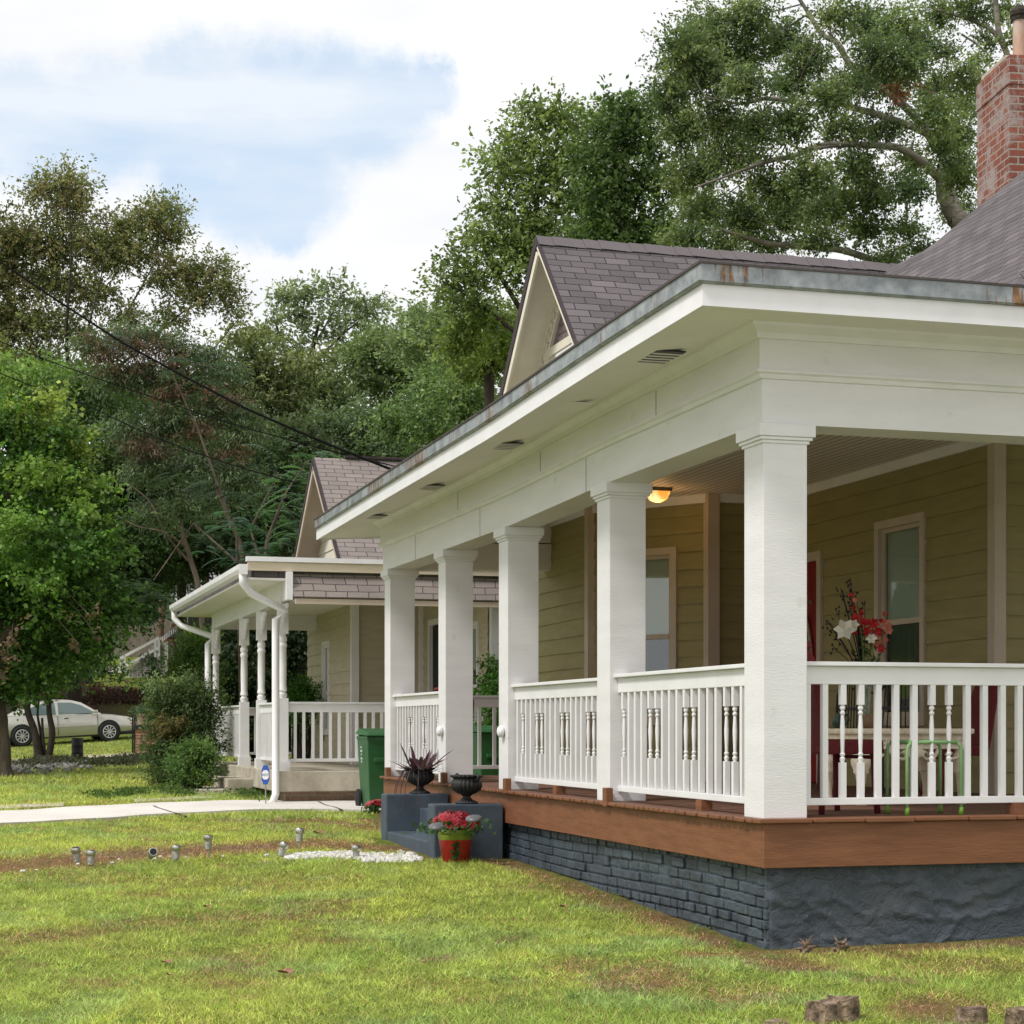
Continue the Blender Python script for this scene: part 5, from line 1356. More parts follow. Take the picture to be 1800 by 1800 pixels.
fcv=bpy.data.curves.new('t','FONT');fcv.body='ADT';fcv.size=.045;fcv.align_x='CENTER';fcv.align_y='CENTER';fcv.extrude=.001
fo=bpy.data.objects.new('t',fcv);C.objects.link(fo);bpy.context.view_layer.update()
tme=bpy.data.meshes.new_from_object(fo);bpy.data.objects.remove(fo)
lo=bpy.data.objects.new('lettering',tme);tme.materials.clear();tme.materials.append(blue);C.objects.link(lo);lo.parent=sy
M=Matrix((tx.to_4d(),(0,0,1,0),nrm.to_4d(),(0,0,0,1))).transposed();M[3][3]=1
pl_=c0+nrm*.0205-sy.location;M.translation=pl_;lo.matrix_local=M
# ================= power lines
def wire(pts,r,label,sag=.3):
    p=[at(*q) for q in pts];out_=[]
    for a,b in zip(p,p[1:]):
        for i in range(12):
            t=i/12;out_.append(a.lerp(b,t)-Vector((0,0,sag*4*t*(1-t)*(a-b).length*.01)))
    out_.append(p[-1])
    tag(MB().tube(out_,r,6).build('power_line',mat('cable_rubber',(.006,.006,.006),(.004,.004,.004),5,.95,0,spec=.05),loc=out_[0],smooth=True),label,'wire')
wire([(-60,428,36),(0,460,34.5),(215,602,31),(430,717,28.5),(600,790,27),(722,838,26)],.019,'thick black power cable sloping down to the near house eave')
wire([(-60,585,44),(0,600,43),(290,705,37),(480,765,32),(705,822,30)],.012,'thin middle power wire sloping down under the thick cable',.5)
wire([(-60,640,44),(0,656,43),(150,711,40),(320,787,36),(480,838,33),(640,874,29.5)],.012,'lowest thin power wire reaching the tan house gable',.5)
# ================= vegetation
def nearest(nodes_,p):
    best=None;bd=1e9
    for q,r in nodes_:
        d=(q-p).length
        if d<bd:bd=d;best=(q,r)
    return best
def branch(m,a,b,r0,r1,n=5,wob=.06,sides=5):
    L=(b-a).length;pts=[];rs=[]
    mid=a.lerp(b,.5)+Vector((random.gauss(0,1),random.gauss(0,1),random.gauss(0,.6)+.5))*L*wob
    for i in range(n+1):
        t=i/n;p=a*(1-t)**2+mid*2*t*(1-t)+b*t*t;pts.append(p);rs.append(r0+(r1-r0)*t)
    m.tube(pts,rs,sides,False);return list(zip(pts,rs))
R3=Vector(RIGHT);F3=Vector(FWD)
NLEAF=[0]
def crownpts(blobs,Y,leaf,cover,csc,bias=.45,flat=.55,up=.7,aspect=.55,droop=.2,pal=None,maxn=60000,sh=.3,lf=1.0):
    """returns leaf verts, colours, cluster centres. blobs: (px,py,rx,ry[,dY[,colour]]) give each foliage mass its place and real size"""
    V=[];K=[];CL=[];cover=cover*1.9
    for b in blobs:
        px,py,rx,ry=b[:4];dY=b[4] if len(b)>4 else 0;col=b[5] if len(b)>5 and b[5] is not None else None
        y=Y+dY;c=np.array(at(px,py,y));s=y/F;Rx,Rz=rx*s,ry*s;Ry=(Rx+Rz)*.5
        apx=PI*rx*ry*.3236;la=(leaf/s*.569)**2*aspect*.5*.7
        n=int(min(cover*apx/la,maxn))
        cs=csc*1.45*min(Rx,Rz);k=max(5,int(2.6*(Rx*Rz)/(cs*cs)*.62))
        d=unit(RNG.normal(size=(k,3)));rr_=RNG.random(k)**bias
        cc_=d*rr_[:,None]*np.array([Rx,Ry,Rz])*.92
        cen=c+cc_[:,0:1]*RIGHT+cc_[:,1:2]*FWD+cc_[:,2:3]*UP
        w_=RNG.uniform(.4,1.6,k);w_/=w_.sum()
        per=9;nsp=max(2,n//per);ci_=RNG.choice(k,nsp,p=w_)
        off=RNG.normal(size=(nsp,3))*cs*np.array([.78,.78,.78*flat])*RNG.uniform(.4,1.7,(nsp,1))
        sd=unit(off+RNG.normal(size=(nsp,3))*cs*.35+np.array([0,0,cs*(.1-droop*.5)]))
        sc0=cen[ci_]+off;Ls=leaf*per*.42*RNG.uniform(.6,1.4,nsp)
        si=np.repeat(np.arange(nsp),per);n=len(si);tt=RNG.random(n)
        P=sc0[si]+sd[si]*(tt*Ls[si])[:,None]+RNG.normal(size=(n,3))*leaf*.42
        idx=ci_[si];dirn=sd[si]
        V.append(leafverts(P,leaf*RNG.uniform(.6,1.3,n),up,aspect,droop,dirn*.9+RNG.normal(size=(n,3))*.5))
        base=np.array(pal if pal is not None else [(.06,.11,.025)])
        if col is not None: base=np.array([col])
        ci=RNG.integers(0,len(base),k);tint=RNG.uniform(1-sh,1+sh,k);ts=RNG.uniform(.8,1.25,nsp)
        cc2=1.9*base[ci[idx]]*(tint[idx]*ts[si])[:,None]*RNG.uniform(.75,1.25,n)[:,None]
        NLEAF[0]+=n
        K.append(cc2);CL.append((Vector(c),[Vector(q) for q in cen],max(Rx,Rz)))
    return np.concatenate(V),np.concatenate(K),CL
def tree(name,label,Y,limbs,blobs,leaf,cover,csc,pal,bark,group=None,twr=.02,twigs=7,cat='tree',lr=.5,**kw):
    """limbs: list of polylines [(px,py,dY,radius m)...]; first starts at the ground"""
    limbs=[[(a,b,d,r*lr) for a,b,d,r in l] for l in limbs];b0=limbs[0][0];base=at(b0[0],b0[1],Y+b0[2]);g=Vector((base.x,base.y,tz(base.x,base.y)))
    t=thing(name,label,cat,g,group)
    m=MB();nodes_=[]
    for li,l in enumerate(limbs):
        pts=[at(a,b,Y+d) for a,b,d,r in l];rs=[q[3] for q in l]
        if li==0: pts[0]=g-Vector((0,0,.15))
        # resample smoothly
        P=[];R_=[]
        for i in range(len(pts)-1):
            p0=pts[max(i-1,0)];p1=pts[i];p2=pts[i+1];p3=pts[min(i+2,len(pts)-1)]
            for k in range(5):
                s=k/5
                P.append(.5*((2*p1)+(p2-p0)*s+(2*p0-5*p1+4*p2-p3)*s*s+(3*p1-p0-3*p2+p3)*s**3));R_.append((rs[i]+(rs[i+1]-rs[i])*s)*random.uniform(.93,1.08))
        P.append(pts[-1]);R_.append(rs[-1])
        if li==0: R_[0]*=1.5;R_[1]*=1.15
        m.tube(P,R_,9,False);nodes_+=list(zip(P[2:],R_[2:]))
    V,K,CL=crownpts(blobs,Y,leaf,cover,csc,pal=pal,**kw)
    for c,cl,R_ in CL:
        q,r=nearest(nodes_,c);nb=branch(m,q,c,max(min(r*.5,R_*.035),twr*.5),twr*.4,5)
        nn=nb[2:];sel=random.sample(cl,min(len(cl),twigs))
        for s in sel:
            q,r=min(nn,key=lambda z:(z[0]-s).length);branch(m,q,s,twr*.35,twr*.15,3,.1,4)
    m.build('trunk',bark,t,smooth=True)
    npmesh('crown',V,4,leafm,t,K)
    return t
G1=[(.055,.115,.022),(.075,.15,.03),(.04,.085,.02),(.10,.18,.035)]      # bright maple
GD=[(.028,.055,.016),(.04,.072,.02),(.02,.042,.014)]                     # dark
GM=[(.055,.085,.03),(.075,.105,.04),(.045,.07,.028)]                     # mid
GO=[(.115,.13,.055),(.135,.14,.06),(.09,.11,.045),(.13,.115,.055)]       # olive brown
GP=[(.135,.165,.09),(.155,.185,.10),(.11,.14,.08)]                       # pale far
OAK=[(.075,.105,.045),(.10,.13,.055),(.05,.075,.034),(.125,.15,.06)]
BR=(.08,.055,.035)
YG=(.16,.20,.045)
# front maple at the left edge
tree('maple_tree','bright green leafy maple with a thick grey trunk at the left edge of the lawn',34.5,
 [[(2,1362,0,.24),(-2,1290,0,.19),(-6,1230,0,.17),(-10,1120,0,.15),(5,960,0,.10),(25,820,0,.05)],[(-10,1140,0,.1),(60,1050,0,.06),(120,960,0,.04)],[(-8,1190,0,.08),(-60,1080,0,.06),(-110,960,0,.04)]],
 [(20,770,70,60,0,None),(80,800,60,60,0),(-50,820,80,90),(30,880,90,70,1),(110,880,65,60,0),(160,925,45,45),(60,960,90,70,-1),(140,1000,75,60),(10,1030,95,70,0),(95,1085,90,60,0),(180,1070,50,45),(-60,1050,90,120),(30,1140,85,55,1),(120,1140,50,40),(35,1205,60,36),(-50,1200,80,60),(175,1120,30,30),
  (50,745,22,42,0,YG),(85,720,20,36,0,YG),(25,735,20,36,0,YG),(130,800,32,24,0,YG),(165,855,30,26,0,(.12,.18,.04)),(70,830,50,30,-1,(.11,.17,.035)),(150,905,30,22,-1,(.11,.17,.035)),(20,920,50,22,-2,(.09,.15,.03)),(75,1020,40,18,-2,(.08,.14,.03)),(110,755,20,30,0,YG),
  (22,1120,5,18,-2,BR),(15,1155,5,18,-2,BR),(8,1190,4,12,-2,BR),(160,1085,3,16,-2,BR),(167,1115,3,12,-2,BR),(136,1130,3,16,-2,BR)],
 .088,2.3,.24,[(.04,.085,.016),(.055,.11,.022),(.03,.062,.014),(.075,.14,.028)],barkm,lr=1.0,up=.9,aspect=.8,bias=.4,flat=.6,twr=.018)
tree('small_tree','dark multi-stemmed small tree with thin forked trunks on a rocky bed',42.5,
 [[(70,1338,0,.13),(62,1290,0,.09),(48,1245,0,.08),(60,1200,0,.06)],[(84,1338,.1,.10),(92,1290,0,.08),(86,1240,0,.07),(95,1160,0,.05)],[(76,1330,.2,.06),(72,1290,.1,.04),(66,1255,.1,.03),(70,1225,.1,.02)],[(80,1330,.1,.05),(76,1300,0,.035),(74,1262,0,.03)]],
 [(70,1150,80,40),(140,1160,60,38),(180,1172,30,18),(90,1200,50,16),(40,1190,50,40),(170,1120,40,26),(215,1185,22,9),(235,1200,14,7)],
 .085,1.5,.30,[(.035,.065,.022),(.05,.09,.03),(.06,.10,.04)],barkdark,lr=.9,up=.6,aspect=.7)
# dense dark evergreen behind the maple
tree('dense_tree','dense dark evergreen tree between the maple and the mimosa',64,
 [[(90,1220,0,.2),(120,1050,0,.16),(180,850,0,.08)]],
 [(190,760,80,70),(240,860,80,70,3),(170,860,90,70,2),(210,950,80,60),(250,1010,60,45,2),(200,1060,60,40),(270,930,50,60,4),(150,1030,70,60,3),(120,720,70,50,6),(245,1075,36,26,0,(.03,.055,.02)),(310,900,60,60,9),(330,820,60,60,9),(300,1000,45,45,12)],
 .16,3.2,.26,[(.026,.05,.016),(.035,.065,.018),(.045,.07,.025)],barkdark)
# tall olive tree upper left
tree('tall_tree','tall spreading olive-brown tree with bare fanned limbs, upper left against the sky',72,
 [[(150,1230,0,.45),(140,900,0,.38),(140,760,0,.34),(142,712,0,.30)],
  [(142,712,0,.22),(120,640,0,.15),(118,560,-1,.11),(125,450,-1,.07),(120,330,-1,.03)],
  [(142,712,0,.20),(165,650,1,.15),(200,590,2,.11),(240,520,2,.07),(290,430,2,.03)],
  [(142,712,0,.2),(185,665,0,.14),(250,610,0,.1),(320,550,0,.06),(400,500,0,.03)],
  [(142,720,0,.2),(90,650,0,.14),(50,590,0,.1),(10,520,0,.06)],
  [(140,700,0,.15),(150,600,-2,.1),(175,500,-2,.06),(190,420,-2,.03)],
  [(185,690,0,.12),(260,690,0,.08),(340,650,0,.05),(420,560,0,.03)],
  [(140,720,0,.14),(60,700,0,.1),(-20,650,0,.07)]],
 [(85,325,42,26),(135,335,28,22),(55,345,20,14),(120,375,45,24),(40,420,55,30),(100,430,55,28),(165,425,45,28),(220,395,42,24),(265,380,40,26),(300,370,30,22),(195,460,55,28),(250,445,50,24),(10,480,50,34),(60,500,45,28),(120,505,45,26),(175,520,40,22),(285,490,36,20),(330,480,40,22),(370,475,34,20),(400,505,30,20),(335,525,45,18),(20,560,60,30),(80,570,45,24),(140,585,40,18),(-30,440,60,70),(-20,600,60,70),(230,560,40,18),(10,640,60,34),(290,420,30,18),(300,560,36,14),(410,540,24,18),(60,640,50,26)],
 .155,2.6,.32,GO,barkdark,up=.5,flat=.85,bias=.6,twr=.045,aspect=.5,twigs=6)
tree('tall_tree','second olive-brown tree standing behind the fanned one, lower crown joining it',84,
 [[(360,1000,0,.4),(365,800,0,.3),(380,640,0,.15)],[(365,790,0,.16),(430,700,0,.1),(480,620,0,.05)],[(365,760,0,.16),(300,690,0,.1),(240,650,0,.05)],[(370,700,0,.12),(440,620,0,.07),(470,560,0,.03)]],
 [(430,610,45,34),(470,650,50,34),(400,680,60,40),(450,720,60,45),(340,700,70,40),(280,690,60,34),(520,700,45,40),(480,770,70,50),(400,770,70,50),(330,780,60,50),(450,590,24,22),(210,700,55,36),(60,720,80,50),(0,700,70,50),(540,640,30,30)],
 .24,2.3,.28,[(.095,.115,.05),(.115,.13,.055),(.08,.095,.04)],barkdark,up=.5,twr=.045)
# mimosa
MIM=[(.075,.10,.055),(.09,.12,.06),(.06,.085,.05)]
mt=tree('mimosa_tree','mimosa tree with a slanting bare pale trunk and clusters of brown seed pods',48,
 [[(372,1230,0,.18),(352,1060,0,.15),(335,985,0,.13),(320,935,0,.12),(314,880,0,.10),(302,830,0,.09),(285,770,0,.08),(268,725,0,.06)],
  [(318,925,0,.09),(330,880,.3,.08),(335,830,.5,.06),(350,780,.6,.045),(375,740,.6,.03)],
  [(330,985,0,.08),(300,950,-.3,.06),(280,915,-.5,.05),(262,880,-.5,.04),(225,850,-.5,.03)],
  [(325,960,0,.07),(285,935,-.8,.05),(240,925,-1,.04),(205,905,-1,.025)],
  [(285,770,0,.05),(250,700,0,.04),(225,640,0,.025)],[(290,780,0,.05),(320,700,0,.04),(340,640,0,.025)]],
 [(210,590,45,18),(165,610,38,18),(260,585,34,16),(300,605,45,20),(355,625,42,20),(390,655,40,20),(330,680,60,26),(260,660,60,24),(200,665,45,20),(395,720,45,24),(300,740,70,26),(420,770,50,28),(340,810,60,26),(240,760,60,26),(260,830,55,26),(390,850,50,26),(330,880,45,22),(440,830,36,24),(280,900,45,20),
  (230,608,26,14,-.5,BR),(180,622,22,12,-.5,BR),(275,612,22,13,-.5,BR),(160,600,12,10,-.5,BR),(320,640,26,12,-.5,BR),(250,640,20,12,-.5,BR),(370,690,18,12,-.5,(.10,.06,.04)),(300,690,26,12,-.5,(.10,.06,.045)),(410,700,12,12,-.5,BR),(210,650,14,12,-.5,BR),(400,800,20,16,-.5,(.09,.06,.04)),(260,790,40,14,-.5,(.08,.055,.04)),(350,760,26,12,-.5,(.09,.06,.04))],
 .13,2.1,.28,MIM,barkm,up=.7,aspect=.28,droop=.6,flat=.45,bias=.6)
# fern-like fronds: long rachis with paired leaflets
def fronds(name,label,cat,Y,items,leafL,pal,stemlist,bark,group=None):
    b0=stemlist[0][0];g=at(b0[0],b0[1],Y);g=Vector((g.x,g.y,tz(g.x,g.y)));t=thing(name,label,cat,g,group)
    m=MB();V=[];K=[]
    for st in stemlist:
        pts=[at(a,b,Y+d) for a,b,d,r in st]
        if st is stemlist[0]: pts[0]=g-Vector((0,0,.1))
        m.tube(pts,[q[3] for q in st],6,False)
    for px,py,n,sp in items:
        c=np.array(at(px,py,Y+random.uniform(-1.2,1.2)))
        for i in range(n):
            a=random.uniform(0,2*PI);o=c+RNG.normal(size=3)*np.array([sp,sp,sp*.5])*Y/F
            L=leafL*random.uniform(.6,1.1);d=np.array([math.cos(a),math.sin(a),random.uniform(-.1,.5)]);d/=np.linalg.norm(d)
            s=np.cross(d,[0,0,1]);s/=np.linalg.norm(s);col=np.array(pal[random.randrange(len(pal))])*random.uniform(.7,1.35)
            k=11;prev=None
            for j in range(1,k+1):
                tt=j/k;p=o+d*L*tt-np.array([0,0,1])*L*.55*tt*tt
                w=L*.26*math.sin(PI*min(tt*.9+.08,1))**.7
                for sg in (-1,1):
                    tip=p+sg*s*w+d*w*.35-np.array([0,0,w*.25]);q=.5*L/k
                    V+= [p-d*q*.75,p+(tip-p)*.6-d*q*.6,tip,p+d*q*.75];K.append(col)
    m.build('stem',bark,t,smooth=True);npmesh('crown',np.array(V),4,leafm,t,np.array(K));return t
FP=[(.085,.16,.075),(.06,.125,.07),(.10,.19,.085),(.05,.10,.06)]
fronds('mimosa_sapling','bright feathery green mimosa shoots rising left of the tan gable','tree',36,
 [(545,805,9,14),(520,840,12,18),(500,870,12,20),(540,860,10,18),(485,900,10,18),(525,900,10,20),(500,940,9,20),(470,930,8,18),(550,830,5,12),(560,800,4,8),(530,950,8,18)],.62,FP,
 [[(455,1330,0,.06),(458,1050,0,.05),(470,950,0,.04),(500,870,0,.02),(540,810,0,.01)],[(462,1000,0,.03),(440,930,0,.025),(490,830,0,.012)]],barkm)
fronds('mimosa_sapling','blue-green feathery mimosa clump just above the flat porch roof','tree',33,
 [(415,905,10,14),(410,940,12,18),(395,965,9,18),(440,960,9,16),(425,985,8,18),(400,925,6,12),(455,985,8,14)],.55,[(.05,.11,.075),(.07,.14,.085),(.04,.085,.06)],
 [[(428,1340,0,.05),(420,1050,0,.04),(415,930,0,.015)],[(420,1010,0,.03),(445,970,0,.012)]],barkm)
fronds('mimosa_sapling','grey-green feathery mimosa canopy spreading behind the saplings','tree',44,
 [(460,880,12,30),(400,860,10,30),(360,900,12,28),(300,860,9,24),(350,850,10,30),(255,1030,9,16),(270,1045,7,14),(480,970,9,24),(380,820,10,30),(440,830,10,26),(320,930,8,24),(290,640,8,18),(340,645,8,18),(355,660,8,14),(370,690,6,14),(200,590,6,18)],.8,[(.05,.08,.06),(.065,.10,.07),(.04,.065,.05)],
 [[(480,1330,0,.1),(440,1050,0,.08),(420,950,0,.06),(380,860,0,.03)],[(430,1000,0,.05),(340,920,0,.03),(270,1020,0,.015)],[(400,900,0,.04),(350,760,0,.03),(300,650,0,.015)]],barkm)
# middle-distance trees
tree('open_crown_tree','pale green tree with an open see-through crown, rising above the middle wood',98,
 [[(540,900,0,.5),(540,720,0,.4),(545,640,0,.28),(560,570,0,.12)],[(542,670,0,.2),(500,610,0,.12),(480,550,0,.05)],[(545,650,0,.2),(600,590,0,.12),(650,550,0,.05)],[(545,620,0,.15),(590,540,0,.08),(600,510,0,.04)]],
 [(500,520,28,22),(540,515,30,20),(585,505,34,20),(480,550,24,20),(530,555,34,18),(620,530,34,20),(655,545,26,22),(600,560,36,18),(560,590,34,18),(640,580,34,18),(480,590,30,18),(515,610,34,20),(600,620,34,18)],
 .26,1.7,.30,GP,barkdark,up=.5,flat=.5,bias=.6,twr=.05)
WOOD='trees of the wood behind the houses'
def bush(px,py,rx,ry,Y,label,pal,leaf,cover=3.0,csc=.24,n=8):
    bl=[]
    for i in range(n):
        a=2*PI*i/n+random.uniform(-.3,.3);k=random.uniform(.35,.75)
        bl.append((px+rx*k*math.cos(a),py+ry*k*math.sin(a),rx*random.uniform(.38,.55),ry*random.uniform(.34,.5),random.uniform(-3,3)))
    bl.append((px,py,rx*.6,ry*.6,0));
    gy=py+ry*2.2
    return tree('leafy_tree',label,Y,[[(px,gy,0,.4),(px,py+ry*.6,0,.32),(px+rx*.05,py,0,.18),(px,py-ry*.5,0,.07)],[(px,py+ry*.4,0,.2),(px-rx*.5,py-ry*.1,0,.06)],[(px,py+ry*.3,0,.2),(px+rx*.5,py-ry*.2,0,.06)]],bl,leaf,cover,csc,pal,barkdark,group=WOOD,twr=.04,bias=.42,flat=.6)
bush(560,710,80,80,92,'rounded mid-green tree under the open-crowned one',[(.11,.14,.075),(.13,.16,.085),(.09,.12,.065)],.22)
bush(680,640,85,80,88,'broad green tree left of the tallest centre tree',[(.10,.135,.06),(.125,.16,.07),(.08,.11,.05)],.20)
bush(640,780,95,75,80,'low dense tree directly above the tan gable ridge',[(.085,.12,.06),(.105,.14,.07),(.065,.095,.05)],.18)
bush(500,800,90,80,76,'dark low tree left of the tan gable',[(.06,.08,.04),(.075,.10,.045),(.05,.065,.032)],.18)
bush(790,720,100,90,70,'dense green tree behind the white eave, left of the near gable',[(.08,.12,.045),(.105,.15,.055),(.06,.095,.035)],.17)
bush(860,600,80,75,60,'sunlit rounded tree touching the left verge of the near gable',[(.12,.155,.045),(.145,.18,.055),(.085,.12,.036)],.14)
bush(755,600,70,60,82,'pale tree between the broad tree and the tall centre tree',[(.11,.145,.07),(.13,.165,.08)],.20)
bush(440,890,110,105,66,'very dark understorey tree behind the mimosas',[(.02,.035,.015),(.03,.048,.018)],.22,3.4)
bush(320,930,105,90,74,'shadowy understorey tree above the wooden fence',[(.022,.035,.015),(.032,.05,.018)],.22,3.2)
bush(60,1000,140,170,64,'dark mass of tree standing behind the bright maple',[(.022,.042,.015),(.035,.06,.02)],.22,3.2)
bush(20,690,110,70,60,'fresh green young tree behind the top of the maple',[(.08,.13,.035),(.10,.16,.045),(.13,.18,.05)],.16,2.6)
bush(130,680,90,50,66,'dim green tree filling under the fanned limbs',[(.05,.075,.03),(.065,.09,.035)],.18,2.2)
bush(620,900,120,90,72,'tree hidden low behind the tan house roof',GD,.24,3)
tree('tall_tree','tallest light green tree in the centre, leaning crown left of the near gable',56,
 [[(900,1000,0,.5),(920,720,0,.4),(925,560,0,.3),(935,440,0,.2),(950,300,0,.1)],[(925,560,0,.18),(870,470,0,.12),(830,400,0,.05)],[(930,480,0,.16),(900,380,0,.1),(880,290,0,.05)],[(935,430,0,.16),(1000,330,0,.1),(1040,260,0,.05)],[(925,600,0,.16),(850,540,0,.1),(790,500,0,.05)]],
 [(960,200,40,28),(1000,215,36,30),(925,250,45,34),(985,280,50,36),(885,300,40,32),(1040,260,40,36),(940,330,55,36),(880,370,48,30),(850,420,40,28),(1010,350,50,36),(930,410,60,36),(1050,340,45,40),(820,470,45,28),(880,480,55,34),(790,510,36,26),(850,540,50,30),(1070,420,50,40),(1000,430,50,34),(900,430,40,30),(925,195,22,18),(1070,210,24,22)],
 .16,2.3,.27,[(.11,.145,.05),(.135,.17,.06),(.085,.115,.04)],barkdark,up=.5,flat=.55,bias=.5,twr=.035)
tree('tall_tree','dark round tree between the centre tree and the great oak',46,
 [[(1080,1000,0,.4),(1085,500,0,.3),(1090,380,0,.2),(1100,260,0,.1)],[(1085,430,0,.14),(1040,340,0,.06)],[(1085,420,0,.14),(1130,330,0,.06)]],
 [(1110,190,40,28),(1085,230,48,36),(1130,250,44,38),(1060,290,44,34),(1110,320,52,40),(1150,330,40,40),(1060,360,46,34),(1120,400,50,36),(1170,420,50,36),(1040,410,44,26),(1100,440,50,24),(1160,200,24,24)],
 .14,2.8,.26,[(.05,.08,.024),(.065,.10,.03),(.038,.062,.02)],barkdark,up=.5)
# the great oak
OL=[[(1790,900,2,.55),(1760,500,1,.50),(1700,400,0,.42),(1682,384,0,.40),(1660,330,0,.36),(1662,275,0,.26)],
 [(1662,275,0,.20),(1639,240,0,.19),(1610,225,0,.15),(1587,217,0,.14),(1538,200,0,.13),(1494,188,0,.12),(1471,179,0,.11),(1422,182,-.5,.10),(1350,173,-1,.08),(1300,182,-1.5,.06),(1240,170,-2,.03)],
 [(1655,270,0,.17),(1610,208,.3,.16),(1575,173,.5,.15),(1552,156,.6,.14),(1520,135,.8,.13),(1492,110,1,.13),(1471,75,1,.12),(1445,60,1.2,.10),(1416,15,1.4,.08),(1393,-20,1.5,.06)],
 [(1658,318,0,.20),(1622,286,-.3,.17),(1587,263,-.5,.14),(1552,256,-.7,.13),(1480,254,-1,.12),(1437,257,-1.2,.11),(1393,275,-1.5,.10),(1350,283,-1.8,.09),(1290,305,-2,.05),(1220,330,-2,.03)],
 [(1700,470,1,.2),(1620,470,.5,.16),(1538,457,0,.14),(1480,440,0,.13),(1408,433,-.5,.12),(1350,428,-.7,.10),(1270,405,-1,.06)],
 [(1800,190,1,.16),(1769,92,1,.13),(1755,52,1,.12),(1749,-20,1,.10)],[(1769,92,1,.08),(1745,55,1.2,.09),(1711,37,1.3,.08),(1668,23,1.4,.06),(1640,15,1.5,.03)],
 [(1720,430,1,.2),(1790,300,1,.18),(1800,190,1,.16)],
 [(1578,165,.5,.07),(1584,87,.6,.06),(1588,10,.7,.03)],[(1605,182,.3,.05),(1635,165,.3,.04),(1644,158,.3,.025)],
 [(1492,110,1,.06),(1460,60,1,.05),(1466,0,1,.03)],[(1690,60,1,.05),(1720,80,1,.04),(1745,105,1,.03)],
 [(1552,300,0,.07),(1520,330,0,.05),(1515,320,0,.03)],[(1480,254,-1,.07),(1410,262,-1.4,.05),(1370,240,-1.4,.03)]]
rb=random.Random(21);OB=[]
oakmass=[(1200,90,46,40),(1250,50,46,36),(1310,30,50,30),(1190,160,44,36),(1240,130,44,34),(1300,95,50,30),(1370,60,44,28),(1420,100,44,26),(1200,230,44,34),(1260,210,50,30),(1320,150,46,24),(1330,225,50,26),(1390,140,46,24),(1400,215,50,24),(1220,300,50,34),(1290,275,46,28),(1350,330,54,30),(1420,310,54,30),(1240,370,50,34),(1310,380,54,34),(1390,380,56,34),(1460,370,54,34),(1450,170,44,22),(1480,225,46,22),(1500,150,44,26),(1540,100,46,28),(1520,50,46,28),(1580,40,40,28),(1470,30,40,20),(1560,140,40,24),(1600,110,40,26),(1640,160,34,24),(1620,70,30,22),(1550,230,40,22),(1500,300,50,28),(1540,350,44,26),(1600,330,36,24),(1640,200,36,28),(1680,230,32,34),(1690,300,30,36),(1600,280,36,18),(1690,140,28,24),(1700,180,24,24),(1650,30,34,18),(1700,15,40,16),(1760,20,34,14),(1790,60,20,24),(1730,70,20,12),(1660,260,26,22),(1520,400,44,22),(1590,400,34,16),(1430,420,40,18),(1350,430,40,14),(1620,440,30,12),(1560,448,44,9),(1270,430,44,16),(1720,110,22,14),(1660,90,24,14),(1690,370,24,26),(1200,420,44,20)]
for a,b,c,d in oakmass: OB.append((a,b,c*.92,d*.92,rb.uniform(-2.6,2.6)))
OB+= [(1590,140,13,14,0,(.17,.07,.04)),(1582,165,10,12,0,(.17,.07,.04)),(1605,125,9,9,0,(.17,.07,.04))]
tree('oak_tree','huge oak with long pale curving limbs spreading over the house roof, upper right',36,OL,OB,.078,4.0,.30,OAK,barkoak,up=.45,flat=.85,bias=.55,twr=.022,twigs=6,aspect=.5)
# dark evergreens right behind the second porch
def shrub(name,label,Y,base,blobs,leaf,cover,csc,pal,stems=3,cat='shrub',**kw):
    g=onY(base[0],Y)
    t=thing(name,label,cat,g);m=MB();V,K,CL=crownpts(blobs,Y,leaf,cover,csc,pal=pal,**kw)
    for c,cl,R_ in CL:
        for j in range(stems):
            s=random.choice(cl);q=g+Vector((random.uniform(-.1,.1),random.uniform(-.1,.1),-.05));branch(m,q,s,.022,.006,4,.08,4)
    m.build('stem',barkdark,t);npmesh('foliage',V,4,leafm,t,K);return t
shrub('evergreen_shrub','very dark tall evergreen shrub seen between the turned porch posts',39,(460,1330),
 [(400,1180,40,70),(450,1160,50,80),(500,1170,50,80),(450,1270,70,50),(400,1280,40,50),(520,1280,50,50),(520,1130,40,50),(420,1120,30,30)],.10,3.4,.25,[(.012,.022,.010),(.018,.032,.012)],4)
shrub('boxwood_shrub','clipped bright green bush under the window of the tan house porch',31.5,(528,1330),[(528,1212,24,14),(520,1222,20,16),(540,1222,20,16),(528,1250,26,26)],.05,3.0,.3,[(.04,.10,.02),(.05,.12,.025)],3)
shrub('juniper_shrub','golden green feathery juniper behind the tan house downspout',37.5,(342,1330),
 [(345,1145,22,30),(330,1175,24,30),(352,1185,26,34),(335,1215,28,28),(355,1235,26,30),(338,1130,10,18),(355,1120,10,16),(350,1260,36,40)],.09,3.2,.30,[(.05,.085,.018),(.07,.11,.02),(.035,.065,.016)],3,aspect=.3,up=.1,droop=-.6)
shrub('tall_shrub','tall loose nandina shrub with wispy pale shoots beside the tan porch',29.5,(318,1385),
 [(310,1225,34,22),(350,1215,26,26),(285,1235,22,12),(330,1255,40,26),(360,1260,22,30),(310,1290,38,28),(350,1300,34,28),(290,1310,26,24),(285,1265,20,18),(320,1340,42,30),(300,1365,30,24),(270,1330,14,14),(275,1205,14,8,0,(.12,.16,.07)),(300,1200,12,6,0,(.13,.17,.07)),(330,1195,10,7,0,(.11,.16,.07)),(278,1240,10,8,0,(.12,.13,.05)),(300,1275,26,14,-.3,(.10,.08,.035))],
 .055,3.0,.28,[(.035,.06,.022),(.05,.08,.03),(.065,.09,.035)],4,aspect=.4)
